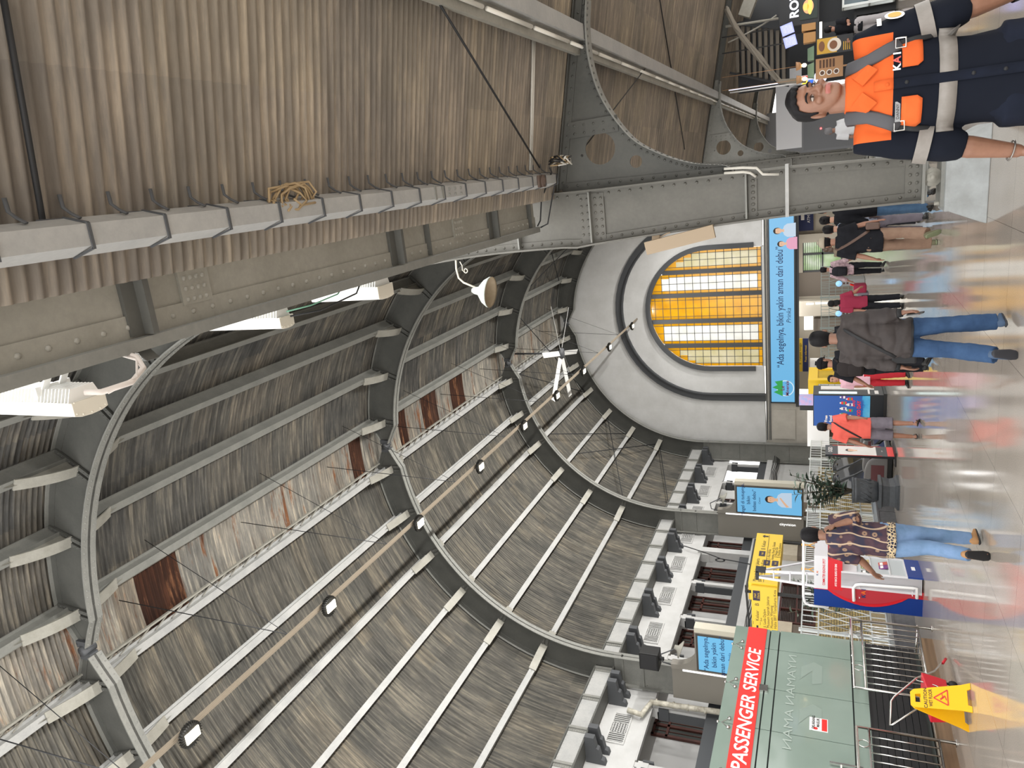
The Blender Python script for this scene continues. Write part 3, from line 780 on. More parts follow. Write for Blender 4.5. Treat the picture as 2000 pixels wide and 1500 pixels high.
o = b.build('cable_coil', mat('tan_cable', '#a08a68', .6)); tag(o, 'tan cable bundled and tied on the edge of the gutter', 'cable')
b = MB()
for k in range(12):
    a0 = rnd.random()*6; pts = [(.12+.12*rnd.random(), 8.95+.25*rnd.random()+q*.06, 4.6+.12*math.sin(a0+q)+.02*q) for q in range(7)]
    b.tube(pts, .009, 6, mi=k % 3)
o = b.build('cable_tangle', [MATS['tan_cable'], CABLE, WCABLE]); tag(o, 'tangle of tan, black and white cables where gutter meets column', 'cable')
t = thing('junction_bracket', 'rusty square pulley bracket on the end of the gutter', 'bracket', (0, 8.6, 4.62))
b = MB(); b.bb(-.11, .03, 8.5, 8.72, 4.69, 4.715); b.lathe([(.07, 0), (.07, -.02), (.04, -.02), (.04, -.035)], (-.04, 8.61, 4.69), 18); b.build('plate', mat('rusty_iron', '#5b4b42', .7), t, True)
b = MB(); b.tube([(.1, 8.8, 4.65), (.05, 9.0, 4.3+.4), (-.28, 9.5, 5.05), (-.55, 9.52, 5.1), (-.62, 9.5, 5.14)], .01, 6); b.tube([(.02, 9.2, 4.7), (-.3, 9.48, 4.9), (-.6, 9.52, 5.0), (-.64, 9.5, 5.1)], .01, 6)
o = b.build('black_cable', CABLE); tag(o, 'thin black cables looping over the top of the near column', 'cable')
b = MB(); b.tube([(-.13, 9.6, 2.72), (-.14, 9.6, 2.5), (-.16, 9.62, 2.35), (-.24, 9.64, 2.28), (-.26, 9.66, 2.1)], .015, 8); b.tube([(-.18, 9.6, 2.72), (-.19, 9.6, 2.5), (-.21, 9.62, 2.42), (-.26, 9.64, 2.36)], .015, 8)
o = b.build('white_conduit', WCABLE); tag(o, 'white conduit elbows on the near column below the bracket', 'conduit')
b = MB(); b.bb(-.76, -.17, 9.61, 9.625, 1.99, 2.03); b.bb(-.17, -.15, 9.61, 9.9, 1.99, 2.03); o = b.build('strap_band', STEEL_L); tag(o, 'metal strap band clamped round the near column', 'band')
# ------------------------------------------------------------------ things hanging in the vault
LEDW = mat('led_panel_lit', '#fff7e0', .4, emit=0.88); FINS = mat('black_lamp_fins', '#23221f', .5)
b = MB(); b.bb(XC-.05, XC+.05, 6.2, 45.95, 12.62, 12.68); b.bar((XC+.0, 6.2, 12.66), (XC+.0, 45.9, 12.66), .03, .1)
o = b.build('lighting_rail', mat('tan_rail', '#7d7365', .5)); tag(o, 'long tan lighting rail hung down the middle of the vault', 'rail')
LORD = ['nearest', 'second', 'third', 'fourth', 'fifth', 'sixth', 'seventh', 'eighth', 'ninth']
for k, y in enumerate([8.14, 12.52, 16.94, 21.25, 25.43, 29.44, 33.48, 38.4, 43.76]):
    t = thing('pendant_lamp', '%s of the round black lamps with white panels along the rail' % LORD[k], 'lamp', (XC, y, 12.4), group='lamps on the lighting rail')
    f = MB(); n = 28
    f.lathe([(.13, .0), (.2, .015), (.22, .05), (.2, .13), (.1, .17), (.04, .2), (.04, .24)], (XC, y, 12.41), 20)
    for q in range(n):
        a = 2*PI*q/n; f.bar((XC+.15*math.cos(a), y+.15*math.sin(a), 12.46), (XC+.25*math.cos(a), y+.25*math.sin(a), 12.46), .012, .09)
    f.build('finned_housing', FINS, t, True)
    f = MB(); f.bb(XC-.1, XC+.1, y-.16, y+.16, 12.385, 12.415); f.build('led_panel', LEDW, t, True)
for k in range(9):
    y = 7+k*4.3; b = MB(); b.cyl((XC, y, 12.7), (XC+.4, y-.3, 17.55), .012, n=6); b.cyl((XC, y, 12.7), (XC+1.6, y+.6, 17.3), .008, n=6)
    o = b.build('hanger_wire', CABLE); tag(o, 'pair of thin wires holding the lighting rail, %s from the camera' % LORD[k], 'wire', 'wires holding the lighting rail')
b = MB()
for (y0, a0, y1, a1) in ((45.6, -71, 38, -45), (45.3, -45, 36, -71), (45.5, -71, 38, -84), (37, -32, 45, -58), (45, -32, 36, 19), (44, 19.6, 37, 45), (36, 19, 45, 45), (36.5, -6, 45, -32)):
    b.cyl(pol(8.78, a0, y0), pol(8.78, a1, y1), .025, n=6)
o = b.build('bracing_rods', CABLE); tag(o, 'crossed bracing rods under the last bay of the vault', 'rod')
t = thing('ceiling_fan', 'big pale six blade ceiling fan before the end wall', 'fan', (-9.2, 36.8, 14.7))
WMET = mat('pale_metal', '#d5d5d2', .4)
for k in range(6):
    a = R(-78+60*k); d = Vector((math.cos(a), math.sin(a), 0)); s_ = Vector((-d.y, d.x, 0))
    f = MB(); c = Vector((-9.2, 36.8, 14.7)); w = .13
    f.loft([[c+d*r-s_*w+Vector((0, 0, -.05)), c+d*r+s_*w+Vector((0, 0, .05)), c+d*r+s_*w+Vector((0, 0, .075)), c+d*r-s_*w+Vector((0, 0, -.02))] for r in (.3, 2.8)], sm=False)
    f.build('blade', WMET, t, True)
f = MB(); f.lathe([(.1, -.15), (.28, -.1), (.3, .1), (.12, .18)], (-9.2, 36.8, 14.7), 20); f.cyl((-9.2, 36.8, 14.85), (-9.2, 36.8, 17.4), .05, n=10)
f.build('hub', DARK, t, True)

# floodlights, gooseneck lamp and camera on the plate girder
FLW = mat('white_floodlight_case', '#efefec', .35); FLC = mat('cream_end_cap', '#d9d4c6', .5)
def flood(Y, x0, x1, zb, label, w, sh):
    t = thing('floodlight', label, 'floodlight', ((x0+x1)/2, Y, zb), group='floodlights on the girder edge')
    xm = x0+(x1-x0)*.45; h = .74
    prof = [(x1+.012, -w*.5), (x1, -w*.3), (x1-.004, 0), (x1, w*.3), (x1+.012, w*.5), (xm, w*.5), (xm, -w*.5)]
    b = MB(); b.loft([[(x, Y+y, z) for x, y in prof] for z in (zb+.02, zb+h)], sm=False); b.build('body', FLW, t, True, bevel=.006)
    b = MB(); b.loft([[(xm+(x-xm)*1.0, Y+y*1.0, z) for x, y in prof] for z in (zb, zb+.02)], sm=False)
    for x, y in prof: b.rivet((xm+(x-xm)*.85, Y+y*.85, zb), (0, 0, -1), .006)
    b.build('end_cap', FLC, t, True, bevel=.004)
    b = MB(); n = 26
    for k in range(n):
        z = zb+.03+(h-.06)*k/n
        b.add([(xm, Y-w*.48, z), (xm, Y+w*.48, z), (x0, Y+w*.34, z), (x0, Y-w*.34, z), (xm, Y-w*.48, z+.006), (xm, Y+w*.48, z+.006), (x0, Y+w*.34, z+.006), (x0, Y-w*.34, z+.006)], [(3, 2, 1, 0), (4, 5, 6, 7), (0, 1, 5, 4), (1, 2, 6, 5), (2, 3, 7, 6), (3, 0, 4, 7)])
    b.build('cooling_fins', FLW, t, True)
    b = MB(); b.bar((x0-.01, Y-.05, zb+.25), (-.64, Y-.05, GZ+.06), .04, .01); b.bar((x0-.01, Y+.05, zb+.25), (-.64, Y+.05, GZ+.06), .04, .01); b.bar((x0-.01, Y-.1, zb+.25), (x0-.01, Y+.1, zb+.25), .05, .012)
    b.build('mounting_bracket', FLW, t, True)
flood(2.58, -.79, -.94, 5.13, 'big finned white floodlight at the left edge, nearest along the girder', .2, 0)
flood(4.42, -.72, -.88, 5.3, 'rounded white floodlight, middle one along the girder', .16, 0)
flood(5.75, -.68, -.9, 5.25, 'finned white floodlight, farthest along the girder', .26, 0)
b = MB(); b.tube([(-.82, 2.56, 5.12), (-.83, 2.6, 5.05), (-.82, 2.75, 5.0), (-.77, 2.86, 5.02), (-.72, 2.9, 5.1), (-.68, 2.88, 5.2)], .016, 8)
b.tube([(-.69, 2.86, 5.2), (-.73, 2.88, 5.08), (-.8, 2.78, 4.99), (-.84, 2.62, 5.03)], .008, 6)
o = b.build('flex_conduit', mat('pink_grey_conduit', '#cfc6bf', .5)); tag(o, 'pale flexible conduit curling from the nearest floodlight to the girder', 'conduit')
b = MB()
b.tube([(-.76, 4.42, 5.29), (-.75, 4.6, 5.2), (-.72, 4.9, 5.16), (-.68, 5.05, 5.2)], .006, 6, 0); b.tube([(-.8, 4.44, 5.28), (-.8, 4.65, 5.16), (-.75, 5.1, 5.12), (-.69, 5.3, 5.2)], .007, 6, 1)
o = b.build('lamp_wires', [mat('green_wire', '#7fb59b', .5), CABLE]); tag(o, 'green and black wires from the middle floodlight', 'wire')
t = thing('security_camera', 'grey camera housing clipped under the girder near the first arch', 'camera', (-.7, 3.0, 5.15))
b = MB(); b.loft([[(-.665, 2.95, 5.2), (-.665, 3.05, 5.2), (-.665, 3.05, 5.27), (-.665, 2.95, 5.27)], [(-.77, 3.0, 5.15), (-.77, 3.1, 5.15), (-.77, 3.1, 5.21), (-.77, 3.0, 5.21)]], sm=False); b.build('housing', STEEL_D, t, True, bevel=.006)
b = MB(); text_mb(b, 'AVTECH', .022, (-.715, 2.975, 5.172), (-1, .1, -.55), (0, -.5, .6), .004, bold=.02); b.build('lettering', FLW, t, True)
t = thing('gooseneck_lamp', 'old white enamel shade lamp on a curly gooseneck arm', 'lamp', (-1.05, 9.5, 6.3))
b = MB(); b.tube([Vector(p) for p in ((-1.0, 9.5, 6.42), (-1.12, 9.5, 6.43), (-1.25, 9.5, 6.41), (-1.32, 9.5, 6.34), (-1.40, 9.5, 6.16))], .014, 8)
b.tube([(-1.02+.0, 9.5, 6.36), (-1.08, 9.5, 6.33), (-1.14, 9.5, 6.335), (-1.18, 9.5, 6.3)]+[(-1.155+.03*math.cos(q), 9.5, 6.285+.03*math.sin(q)) for q in [R(40-40*i) for i in range(8)]], .007, 6)
b.build('arm', FLC, t, True)
A_ = Matrix.Rotation(R(14), 3, 'Y')
b = MB(); b.lathe([(.03, .1), (.05, .06), (.06, .0), (.10, -.03), (.17, -.09), (.215, -.16), (.22, -.19), (.205, -.165), (.16, -.1), (.08, -.045), (.03, -.03)], (-1.45, 9.5, 6.12), 28, M=Matrix.Rotation(R(8), 3, 'Y'), cap=False)
b.m = [0 if k < 28*6 else 1 for k in range(len(b.m))]; b.build('shade', [mat('white_enamel', '#d3dbd5', .4, noise='#bfc7bf', nscale=9), mat('tan_enamel', '#a89880', .6, noise='#958770', nscale=9)], t, True)
# slim beige speaker panel on the column
t = thing('column_speaker', 'slim beige speaker panel tilted off the near column', 'speaker', (-.95, 9.8, 3.3))
b = MB(); M = Matrix.Rotation(R(-10.5), 3, 'Y'); b.box((-.94, 9.6, 3.29), (.165, .06, .88), M)
b.build('panel', mat('beige_speaker', '#a3917a', .6), t, True, bevel=.004)
b = MB(); b.bar((-.95, 9.66, 3.6), (-.86, 9.7, 3.6), .05, .1); b.tube([(-.9, 9.62, 3.55), (-.85, 9.6, 3.45), (-.84, 9.6, 3.4)], .008, 6)
b.build('mounting_bracket', MATS['beige_speaker'], t, True)
t = thing('column_loudspeaker', 'black box loudspeaker beside the second arch leg', 'speaker', (-16.75, 22.4, 6.9))
b = MB(); b.box((-16.75, 22.35, 7.25), (.66, .5, .68)); b.build('cabinet', BLACK, t, True, bevel=.02)
b = MB(); b.box((-16.75, 22.09, 7.25), (.56, .02, .58)); b.box((-16.75, 22.4, 6.87), (.1, .1, .2)); b.build('grille', mat('dark_grille', '#2a2a2c', .7), t, True)
for (x, y, z, lab) in ((-16.2, 22.3, 6.25, 'small spotlight on a stalk above the nearer advertising screen'), (-16.2, 34.8, 6.25, 'small spotlight on a stalk above the farther advertising screen')):
    t = thing('spotlight', lab, 'lamp', (x, y, z))
    b = MB(); b.tube([(x-.66, y, 6.51), (x-.6, y, z+.55), (x-.3, y, z+.6), (x, y, z+.1)], .025, 6); b.build('stalk', DARK, t, True)
    b = MB(); b.lathe([(.07, .12), (.1, 0), (.3, -.1), (.31, -.14), (.26, -.1), (.06, 0)], (x+.05, y, z), 18, M=Matrix.Rotation(R(20), 3, 'Y')); b.build('shade', STEEL_W, t, True)

# ------------------------------------------------------------------ advertising screens on the arch legs
SCR = mat('lit_blue_screen', '#79c8f4', .3, glow=.29); SCR2 = mat('lit_sky_screen', '#74bdea', .3, glow=.29)
INK = mat('navy_ink', '#1c3f73', .4); CASE = mat('taupe_metal_case', '#86827a', .45); CASE_L = mat('pale_case_edge', '#cdc8b8', .45)
SKIN_AD = mat('printed_skin', '#e6b995', .5, glow=.28); HAIR_AD = mat('printed_hair', '#2b2321', .5); SHIRT_AD = mat('printed_shirt', '#c5d8ea', .5, glow=.28); PINK_AD = mat('printed_pink', '#e7a0bd', .5, glow=.28)
STRIPW = mat('lit_white_strip', '#ffffff', .3, emit=0.4)
def flat(mb, pts, o, right, up, d, mi=0):
    o = Vector(o); right = Vector(right); up = Vector(up); n = right.cross(up)
    mb.add([o+right*x+up*y+n*d for x, y in pts], [tuple(range(len(pts)))], mi)
def blob(cx, cy, rx, ry, n=24, a0=0, a1=360): return [(cx+rx*math.cos(R(a0+(a1-a0)*i/n)), cy+ry*math.sin(R(a0+(a1-a0)*i/n))) for i in range(n+(a1-a0 < 360))]
def portrait(mb, o, right, up, s, cx, cy, shirt=2, d=.006, lean=0, arm=True):
    """printed half figure: materials 0 skin, 1 hair, 2 shirt, 3 pink"""
    def F(pts, dd, mi): flat(mb, [(cx+x*s, cy+y*s) for x, y in pts], o, right, up, d+dd, mi)
    F([(-.62, -1.5), (-.6, -.75), (-.42, -.5), (-.15, -.4), (.15, -.4), (.42, -.5), (.6, -.75), (.64, -1.5)], 0, shirt)
    F([(-.13, -.5), (.13, -.5), (.12, -.2), (-.12, -.2)], .001, 0)
    F(blob(0, .1, .3, .36), .0015, 1); F(blob(0, .02, .25, .32), .003, 0); F(blob(0, .26, .27, .16, 12, 0, 180), .004, 1)
    F(blob(-.09, .05, .03, .015, 8), .005, 1); F(blob(.09, .05, .03, .015, 8), .005, 1); F(blob(0, -.15, .08, .02, 8), .005, 3)
    if arm: F([(-.6, -1.1), (-.25, -.85), (.15, -.6), (.2, -.7), (-.2, -1.0), (-.55, -1.3)], .002, 0)
def screen(Y, label, zb, lines, author, draw):
    t = thing('advertising_screen', label, 'screen', (-17.2, Y, zb))
    b = MB(); y0 = Y-.45
    b.bb(-18.25, -16.95, y0, Y-.18, zb, 6.5)            # case over the leg
    prof = [(-16.95, 6.5), (-16.78, 6.5)]+[(-16.2-.58*math.cos(R(a)), 6.4-.75*math.sin(R(a))) for a in range(0, 91, 10)]+[(-15.38, 5.65), (-15.38, zb), (-16.95, zb)]
    b.prism(prof, (0, y0-.12, 0), (1, 0, 0), (0, 0, 1), (0, .3, 0)); b.build('case', CASE, t, True)
    b = MB(); b.bb(-15.38, -15.2, y0-.12, y0+.25, zb-.05, 5.65); b.build('side_edge', CASE_L, t, True)
    b = MB(); b.bb(-16.99, -16.93, y0-.14, y0-.12, zb+.1, 6.1); b.build('light_strip', STRIPW, t, True)
    b = MB(); b.bb(-16.86, -15.42, y0-.15, y0-.12, zb+.02, 5.6); b.build('bezel', mat('screen_bezel', '#4a453f', .4), t, True)
    s_ = MB(); s_.bb(-16.8, -15.48, y0-.165, y0-.15, zb+.08, 5.53); sc = s_.build('display', SCR if Y < 30 else SCR2, t, True)
    b = MB(); z = 5.2
    for ln in lines: text_mb(b, ln, .23, (-16.14, y0-.165, z), X_, Z_, .004, bold=.01); z -= .27
    text_mb(b, author, .13, (-16.14, y0-.165, z+.06), X_, Z_, .004, shear=.25)
    b.build('lettering', INK, sc, True)
    if draw:
        b = MB(); portrait(b, (-16.14, y0-.165, 0), X_, Z_, .62, .1, 3.95, 2); b.build('printed_picture', [SKIN_AD, HAIR_AD, SHIRT_AD, PINK_AD], sc, True)
        b = MB(); text_mb(b, 'cityvision', .2, (-17.45, y0-.002, zb+.35), (0, 0, -1), X_, .004, 'RIGHT'); b.build('lettering', STRIPW, t, True)
    else:
        b = MB(); flat(b, blob(-.1, 0, .3, .3), (-16.0, y0-.165, 3.5), X_, Z_, .005); flat(b, blob(-.02, 0, .2, .27), (-16.0, y0-.165, 3.5), X_, Z_, .007, 1); b.build('printed_picture', [HAIR_AD, mat('printed_navy', '#4b4a8a', .4)], sc, True)
screen(22.8, 'lit blue advertising screen rising behind the glass service booth', 2.55, ['“Ada segelnya,', 'bikin yakin', 'aman dari debu”'], 'Prinka', False)
screen(35.3, 'lit blue screen with a man in a pale shirt, farther down the gallery', 2.5, ['“Segel di tutupnya,', 'bikin', 'bebas debu”'], 'Caesar', True)

# blue banner under the arched window
t = thing('lit_banner', 'long lit blue banner under the arched window', 'banner', (-9.1, 45.85, 3.25))
b = MB(); b.bb(-14.72, -3.35, 45.72, 45.9, 3.2, 4.68); b.build('frame', mat('dark_frame', '#33393f', .4), t, True)
s_ = MB(); s_.bb(-14.62, -3.45, 45.7, 45.72, 3.28, 4.6); sc = s_.build('display', SCR2, t, True)
b = MB(); text_mb(b, '“Ada segelnya, bikin yakin aman dari debu”', .56, (-8.85, 45.7, 3.88), X_, Z_, .006, width=7.2, bold=.008); text_mb(b, 'Prinka', .36, (-9.3, 45.7, 3.46), X_, Z_, .006, shear=.25); b.build('lettering', INK, sc, True)
b = MB(); flat(b, blob(0, 0, .5, .5, 32), (-13.75, 45.7, 3.8), X_, Z_, .004, 0); flat(b, blob(0, 0, .44, .44, 32), (-13.75, 45.7, 3.8), X_, Z_, .006, 3)
flat(b, [(-.5, .1), (-.25, .62), (-.1, .35), (.05, .7), (.2, .4), (.42, .55), (.5, .1)], (-13.75, 45.7, 3.85), X_, Z_, .008, 1)
text_mb(b, 'Le', .3, (-13.75, 45.7, 3.86), X_, Z_, .012, mi=2, bold=.015); text_mb(b, 'Minerale', .27, (-13.75, 45.7, 3.6), X_, Z_, .012, mi=2, bold=.015)
b.build('logo', [mat('logo_sky', '#d8f0fc', .4, glow=.29), mat('logo_green', '#3aa655', .4, glow=.29), mat('logo_wine', '#8c2347', .4), mat('logo_blue', '#69b7ea', .4, glow=.29)], sc, True)
b = MB(); portrait(b, (0, 45.7, 0), X_, Z_, .62, -4.35, 4.1, 2, .004, arm=False); portrait(b, (0, 45.7, 0), X_, Z_, .55, -5.1, 3.92, 3, .012, arm=False)


b.build('printed_picture', [SKIN_AD, HAIR_AD, SHIRT_AD, PINK_AD], sc, True)

# ------------------------------------------------------------------ yellow direction sign
YEL = mat('yellow_sign', '#f6cf3b', .45); YEL_D = mat('shaded_sign_yellow', '#ecc63a', .45); SINK = mat('sign_ink', '#2b2724', .5); SBLK = mat('sign_black_box', '#2d2440', .5)  # the darker yellow paints in shade on the short board's face
t = thing('direction_sign', 'yellow exit sign on black posts with street and museum names', 'sign', (-11.6, 19.5, 0))
b = MB(); b.bb(-11.55, -11.03, 18.52, 21.4, 2.72, 3.46); b.build('long_board', YEL, t, True)
b = MB(); b.bb(-12.45, -11.08, 18.42, 18.50, 2.72, 3.38); b.build('short_board', YEL_D, t, True)
b = MB(); b.bar((-11.3, 18.52, 0), (-11.3, 18.52, 3.55), .07); b.bar((-11.3, 21.44, 0), (-11.3, 21.44, 3.55), .06); b.bar((-12.48, 18.46, 0), (-12.48, 18.46, 3.55), .06); b.bar((-11.3, 18.5, 3.52), (-11.3, 21.4, 3.52), .06); b.bar((-12.48, 18.46, 3.45), (-11.1, 18.46, 3.52), .05); b.build('post_frame', BLACK, t, True)
b = MB(); fx = -11.03
def bx(y, z, w, h, ch, fill=True):
    b.bb(fx, fx+.004, y, y+w, z, z+h, 1 if fill else 0)
    if fill: text_mb(b, ch, h*.5, (fx+.004, y+w/2, z+h*.3), Y_, Z_, .003, mi=2)
for (y, z, s, sz) in ((18.6, 3.27, 'Museum Sejarah Jakarta', .13), (18.6, 3.13, 'BRT Transjakarta Kota', .13), (18.75, 2.87, 'Keluar', .13), (19.85, 3.0, 'Jl. Asia Afrika', .11), (19.85, 2.9, 'Asemka, Pasar Pg. Glodok', .1), (20.0, 2.82, 'Jl. Mangga Dua', .1), (20.0, 2.74, 'Jl. Pinangsia, Jayakarta', .1)): text_mb(b, s, sz, (fx, y, z), Y_, Z_, .003, 'LEFT')
for (y, z, c_) in ((20.0, 3.14, 'Hall'), (19.5, 2.98, 'Hall'), (19.5, 2.76, 'Hall')): bx(y, z, .3, .17, c_)
for (y, z, c_) in ((20.35, 3.16, 'B'), (19.2, 2.98, 'C'), (19.2, 2.76, 'D')): text_mb(b, c_, .17, (fx, y+.08, z), Y_, Z_, .003)
text_mb(b, 'Keluar', .15, (fx, 20.55, 3.17), Y_, Z_, .003, 'LEFT')
b.bar((fx+.002, 18.6, 3.08), (fx+.002, 21.3, 3.1), .004, .012)
flat(b, [(0, .07), (.1, .0), (.04, 0), (.04, -.1), (-.04, -.1), (-.04, 0), (-.1, 0)], (fx, 21.22, 3.22), Y_, Z_, .003)
b.build('lettering', [SINK, SBLK, YEL], t, True)
b = MB(); fy = 18.42
for (x, z, s, sz) in ((-12.12, 3.2, 'Keluar', .12), (-12.12, 3.12, 'Exit', .07), (-12.3, 3.02, 'Jl. Lada Dalam', .1), (-12.3, 2.93, 'Museum Sejarah Jakarta', .1), (-12.3, 2.84, 'Museum Wayang', .1), (-12.3, 2.75, 'Halte BRT Transjakarta Kota', .1)): text_mb(b, s, sz, (x, fy, z), X_, Z_, .003, 'LEFT')
text_mb(b, 'B', .15, (-11.62, fy, 3.19), X_, Z_, .003); b.bb(-11.5, -11.2, fy-.004, fy, 3.16, 3.34, 1); text_mb(b, 'Hall', .08, (-11.35, fy-.004, 3.26), X_, Z_, .003, mi=2); text_mb(b, 'Utara', .08, (-11.35, fy-.004, 3.18), X_, Z_, .003, mi=2)
flat(b, [(-.07, 0), (0, .07), (0, .025), (.09, .025), (.09, -.025), (0, -.025), (0, -.07)], (-12.35, fy, 3.24), X_, Z_, .003)
for z in (3.16, 3.34): b.bb(-12.24, -12.14, fy-.003, fy, z, z+.008)
b.build('lettering', [SINK, SBLK, YEL_D], t, True)
# ------------------------------------------------------------------ glass service booth
g = NT('frosted_green_glass'); tc = g.n('TexCoord')
n1 = g.n('TexNoise', Vector=tc.outputs['Object'], Scale=.8, Detail=3.)
c = g.ramp(n1.outputs[0], [(.3, '#87998f'), (.7, '#98a9a0')]); g.l(c, g.b.inputs['Base Color']); g.b.inputs['Roughness'].default_value = .12; g.b.inputs['Coat Weight'].default_value = .3
GLASS = g.M; RED = mat('sign_red', '#ee2a22', .4); CHROME = mat('polished_steel', '#d0cfcb', .16, metal=1.); WT = mat('white_letters', '#ffffff', .5)
GX = -7.8
t = thing('service_booth', 'frosted green glass passenger service booth with red sign band', 'booth', (GX-.5, 8, 0))
seams = [6.1, 7.15, 8.2, 9.2, 10.1, 11.09, 11.64]
for i in range(len(seams)-1):
    b = MB(); a_, c_ = seams[i]+.006, seams[i+1]-.006
    b.bb(GX-.02, GX, a_, c_, 2.42, 2.98); b.bb(GX-.02, GX, a_, c_, 2.27, 2.40); b.bb(GX-.02, GX, a_, c_, 1.19, 2.25); b.bb(GX-.02, GX, a_, c_, .97, 1.17)
    b.build('glass_panel', GLASS, t, True)
b = MB(); b.bb(-9.6, GX-.02, 11.62, 11.64, .97, 2.98); b.build('end_glass', GLASS, t, True)
b = MB(); b.bb(-9.6, GX-.06, 5.5, 11.6, .2, 2.95); b.build('dark_interior', mat('booth_interior', '#3c4442', .6), t, True)
b = MB(); b.bb(GX, GX+.012, 5.9, 11.63, 2.47, 2.77); sb = b.build('sign_band', RED, t, True)
b = MB(); text_mb(b, 'PASSENGER SERVICE', .27, (GX+.012, 9.66, 2.525), Y_, Z_, .005, width=2.72, shear=.2, bold=.018); b.build('lettering', WT, sb, True)
b = MB()
for y in seams[1:-1]:
    for s_ in (-.09, .09):
        b.cyl((GX, y+s_, 2.83), (GX+.03, y+s_, 2.83), .025, n=12)
    b.bar((GX+.01, y-.1, 2.83), (GX-.0, y, 2.93), .012, .012); b.bar((GX+.01, y+.1, 2.83), (GX, y, 2.93), .012, .012); b.cyl((GX-.01, y, 2.985), (GX+.02, y, 2.985), .015, n=8)
b.build('standoff_bolts', CHROME, t, True)
b = MB(); b.bb(GX+.0, GX+.03, 10.0, 10.14, 2.36, 2.48); b.build('steel_clamp', CHROME, t, True)
b = MB(); text_mb(b, 'NYAMAN AMAN', .17, (GX+.002, 9.95, 1.98), -Y_, Z_, .003, width=2.1); b.v = [(x if x > GX else 2*GX-x+.006, y, z) for x, y, z in b.v]; b.build('etched_lettering', mat('etched_glass', '#aab9b1', .4), t, True)
b = MB()
for y in (9.6, 10.6): flat(b, [(0, 0), (.42, 0), (.5, .12), (.35, .3), (.05, .3), (.28, .14), (-.05, .14)], (GX, y-.2, 1.6), Y_, Z_, .004)
b.build('etched_emblem', mat('etched_glass_2', '#8fa097', .4), t, True)
b = MB(); b.bb(GX, GX+.006, 9.36, 9.62, 1.52, 1.76, 0); b.bb(GX+.006, GX+.008, 9.37, 9.61, 1.53, 1.6, 1); text_mb(b, 'DILARANG', .055, (GX+.007, 9.52, 1.69), Y_, Z_, .002, mi=2, bold=.02); text_mb(b, 'MASUK', .055, (GX+.007, 9.52, 1.63), Y_, Z_, .002, mi=2, bold=.02); flat(b, blob(9.4, 1.68, .025, .03, 12), (GX+.007, 0, 0), Y_, Z_, .002, 1)
b.build('notice', [WT, RED, BLACK], t, True)
b = MB(); b.bb(GX+.02, GX+.05, 8.75, 8.78, 1.1, 1.5); b.bb(GX, GX+.02, 8.72, 8.8, 1.35, 1.37); b.build('door_handle', CHROME, t, True)
b = MB(); b.bb(GX, GX+.006, 8.62, 8.68, 1.02, 1.28); text_mb(b, 'TARIK', .05, (GX+.006, 8.635, 1.15), Z_, -Y_, .002, mi=1, bold=.02); b.build('pull_label', [WT, BLACK], t, True)
b = MB(); text_mb(b, 'Commuter', .2, (GX+.002, 8.28, 1.42), Y_, Z_, .004, 'RIGHT', shear=.25, bold=.03); b.build('red_lettering', RED, t, True)
b = MB()
for k in range(8): b.bb(GX-.05-.012*(k % 2), GX-.02, 5.5, 11.62, .26+k*.088, .34+k*.088)
b.bb(GX-.02, GX, 5.5, 11.62, .95, .97); b.build('black_slats', mat('black_slat', '#17191c', .45), t, True)
b = MB(); b.bb(-9.6, GX+.0, 5.5, 11.7, .0, .18); b.build('kerb', mat('kerb_stone', '#b7aea1', .3, noise='#a2988a', nscale=4), t, True)
b = MB(); b.bb(GX+.0, GX+.16, 5.5, 11.7, 0, .17); b.build('wood_edge', mat('wood_kerb', '#8d7358', .5, noise='#6f5843', nscale=3, stretch=(1, .3, 6)), t, True)

# stainless railings with ring ornaments
def railing(y0, y1, label, ret):
    t = thing('steel_railing', label, 'railing', (-7.5, (y0+y1)/2, 0)); X = -7.52
    b = MB(); r = .021
    b.tube([(X, y0, .0), (X, y0, 1.17), (X, y1, 1.17), (X, y1, .0)], r, 10); b.cyl((X, y0, 1.02), (X, y1, 1.02), r*.8, n=10); b.cyl((X, y0, .2), (X, y1, .2), r*.8, n=10)
    for y in (y0, y1): b.cyl((X, y, 0), (X, y, .012), .05, n=14)
    b.build('frame', CHROME, t, True)
    b = MB(); n = max(2, int((y1-y0)/.145))
    for k in range(1, n): y = y0+(y1-y0)*k/n; b.cyl((X, y, .2), (X, y, 1.02), .0085, n=8)
    b.build('balusters', CHROME, t, True)
    n = max(1, int((y1-y0)/.6))
    for k in range(n):
        y = y0+(y1-y0)*(k+.55)/n; b = MB(); b.tube([(X, y+.066*math.cos(q), 1.095+.066*math.sin(q)) for q in [2*PI*i/20 for i in range(20)]], .008, 6, closed=True); b.build('ring', CHROME, t, True)
    if ret:
        b = MB(); b.tube([(X, y1+.05, 1.17), (X-1.1, y1+.05, 1.17)], r, 10); b.cyl((X, y1+.05, .2), (X-1.1, y1+.05, .2), r*.8, n=8)
        for k in range(6): b.cyl((X-.12-.17*k, y1+.05, .2), (X-.12-.17*k, y1+.05, 1.17), .0085, n=8)
        b.build('return_rail', CHROME, t, True)
railing(10.06, 11.8, 'polished steel railing with rings before the glass booth, far section', True)
railing(6.6, 9.24, 'polished steel railing with rings before the glass booth, near section', False)

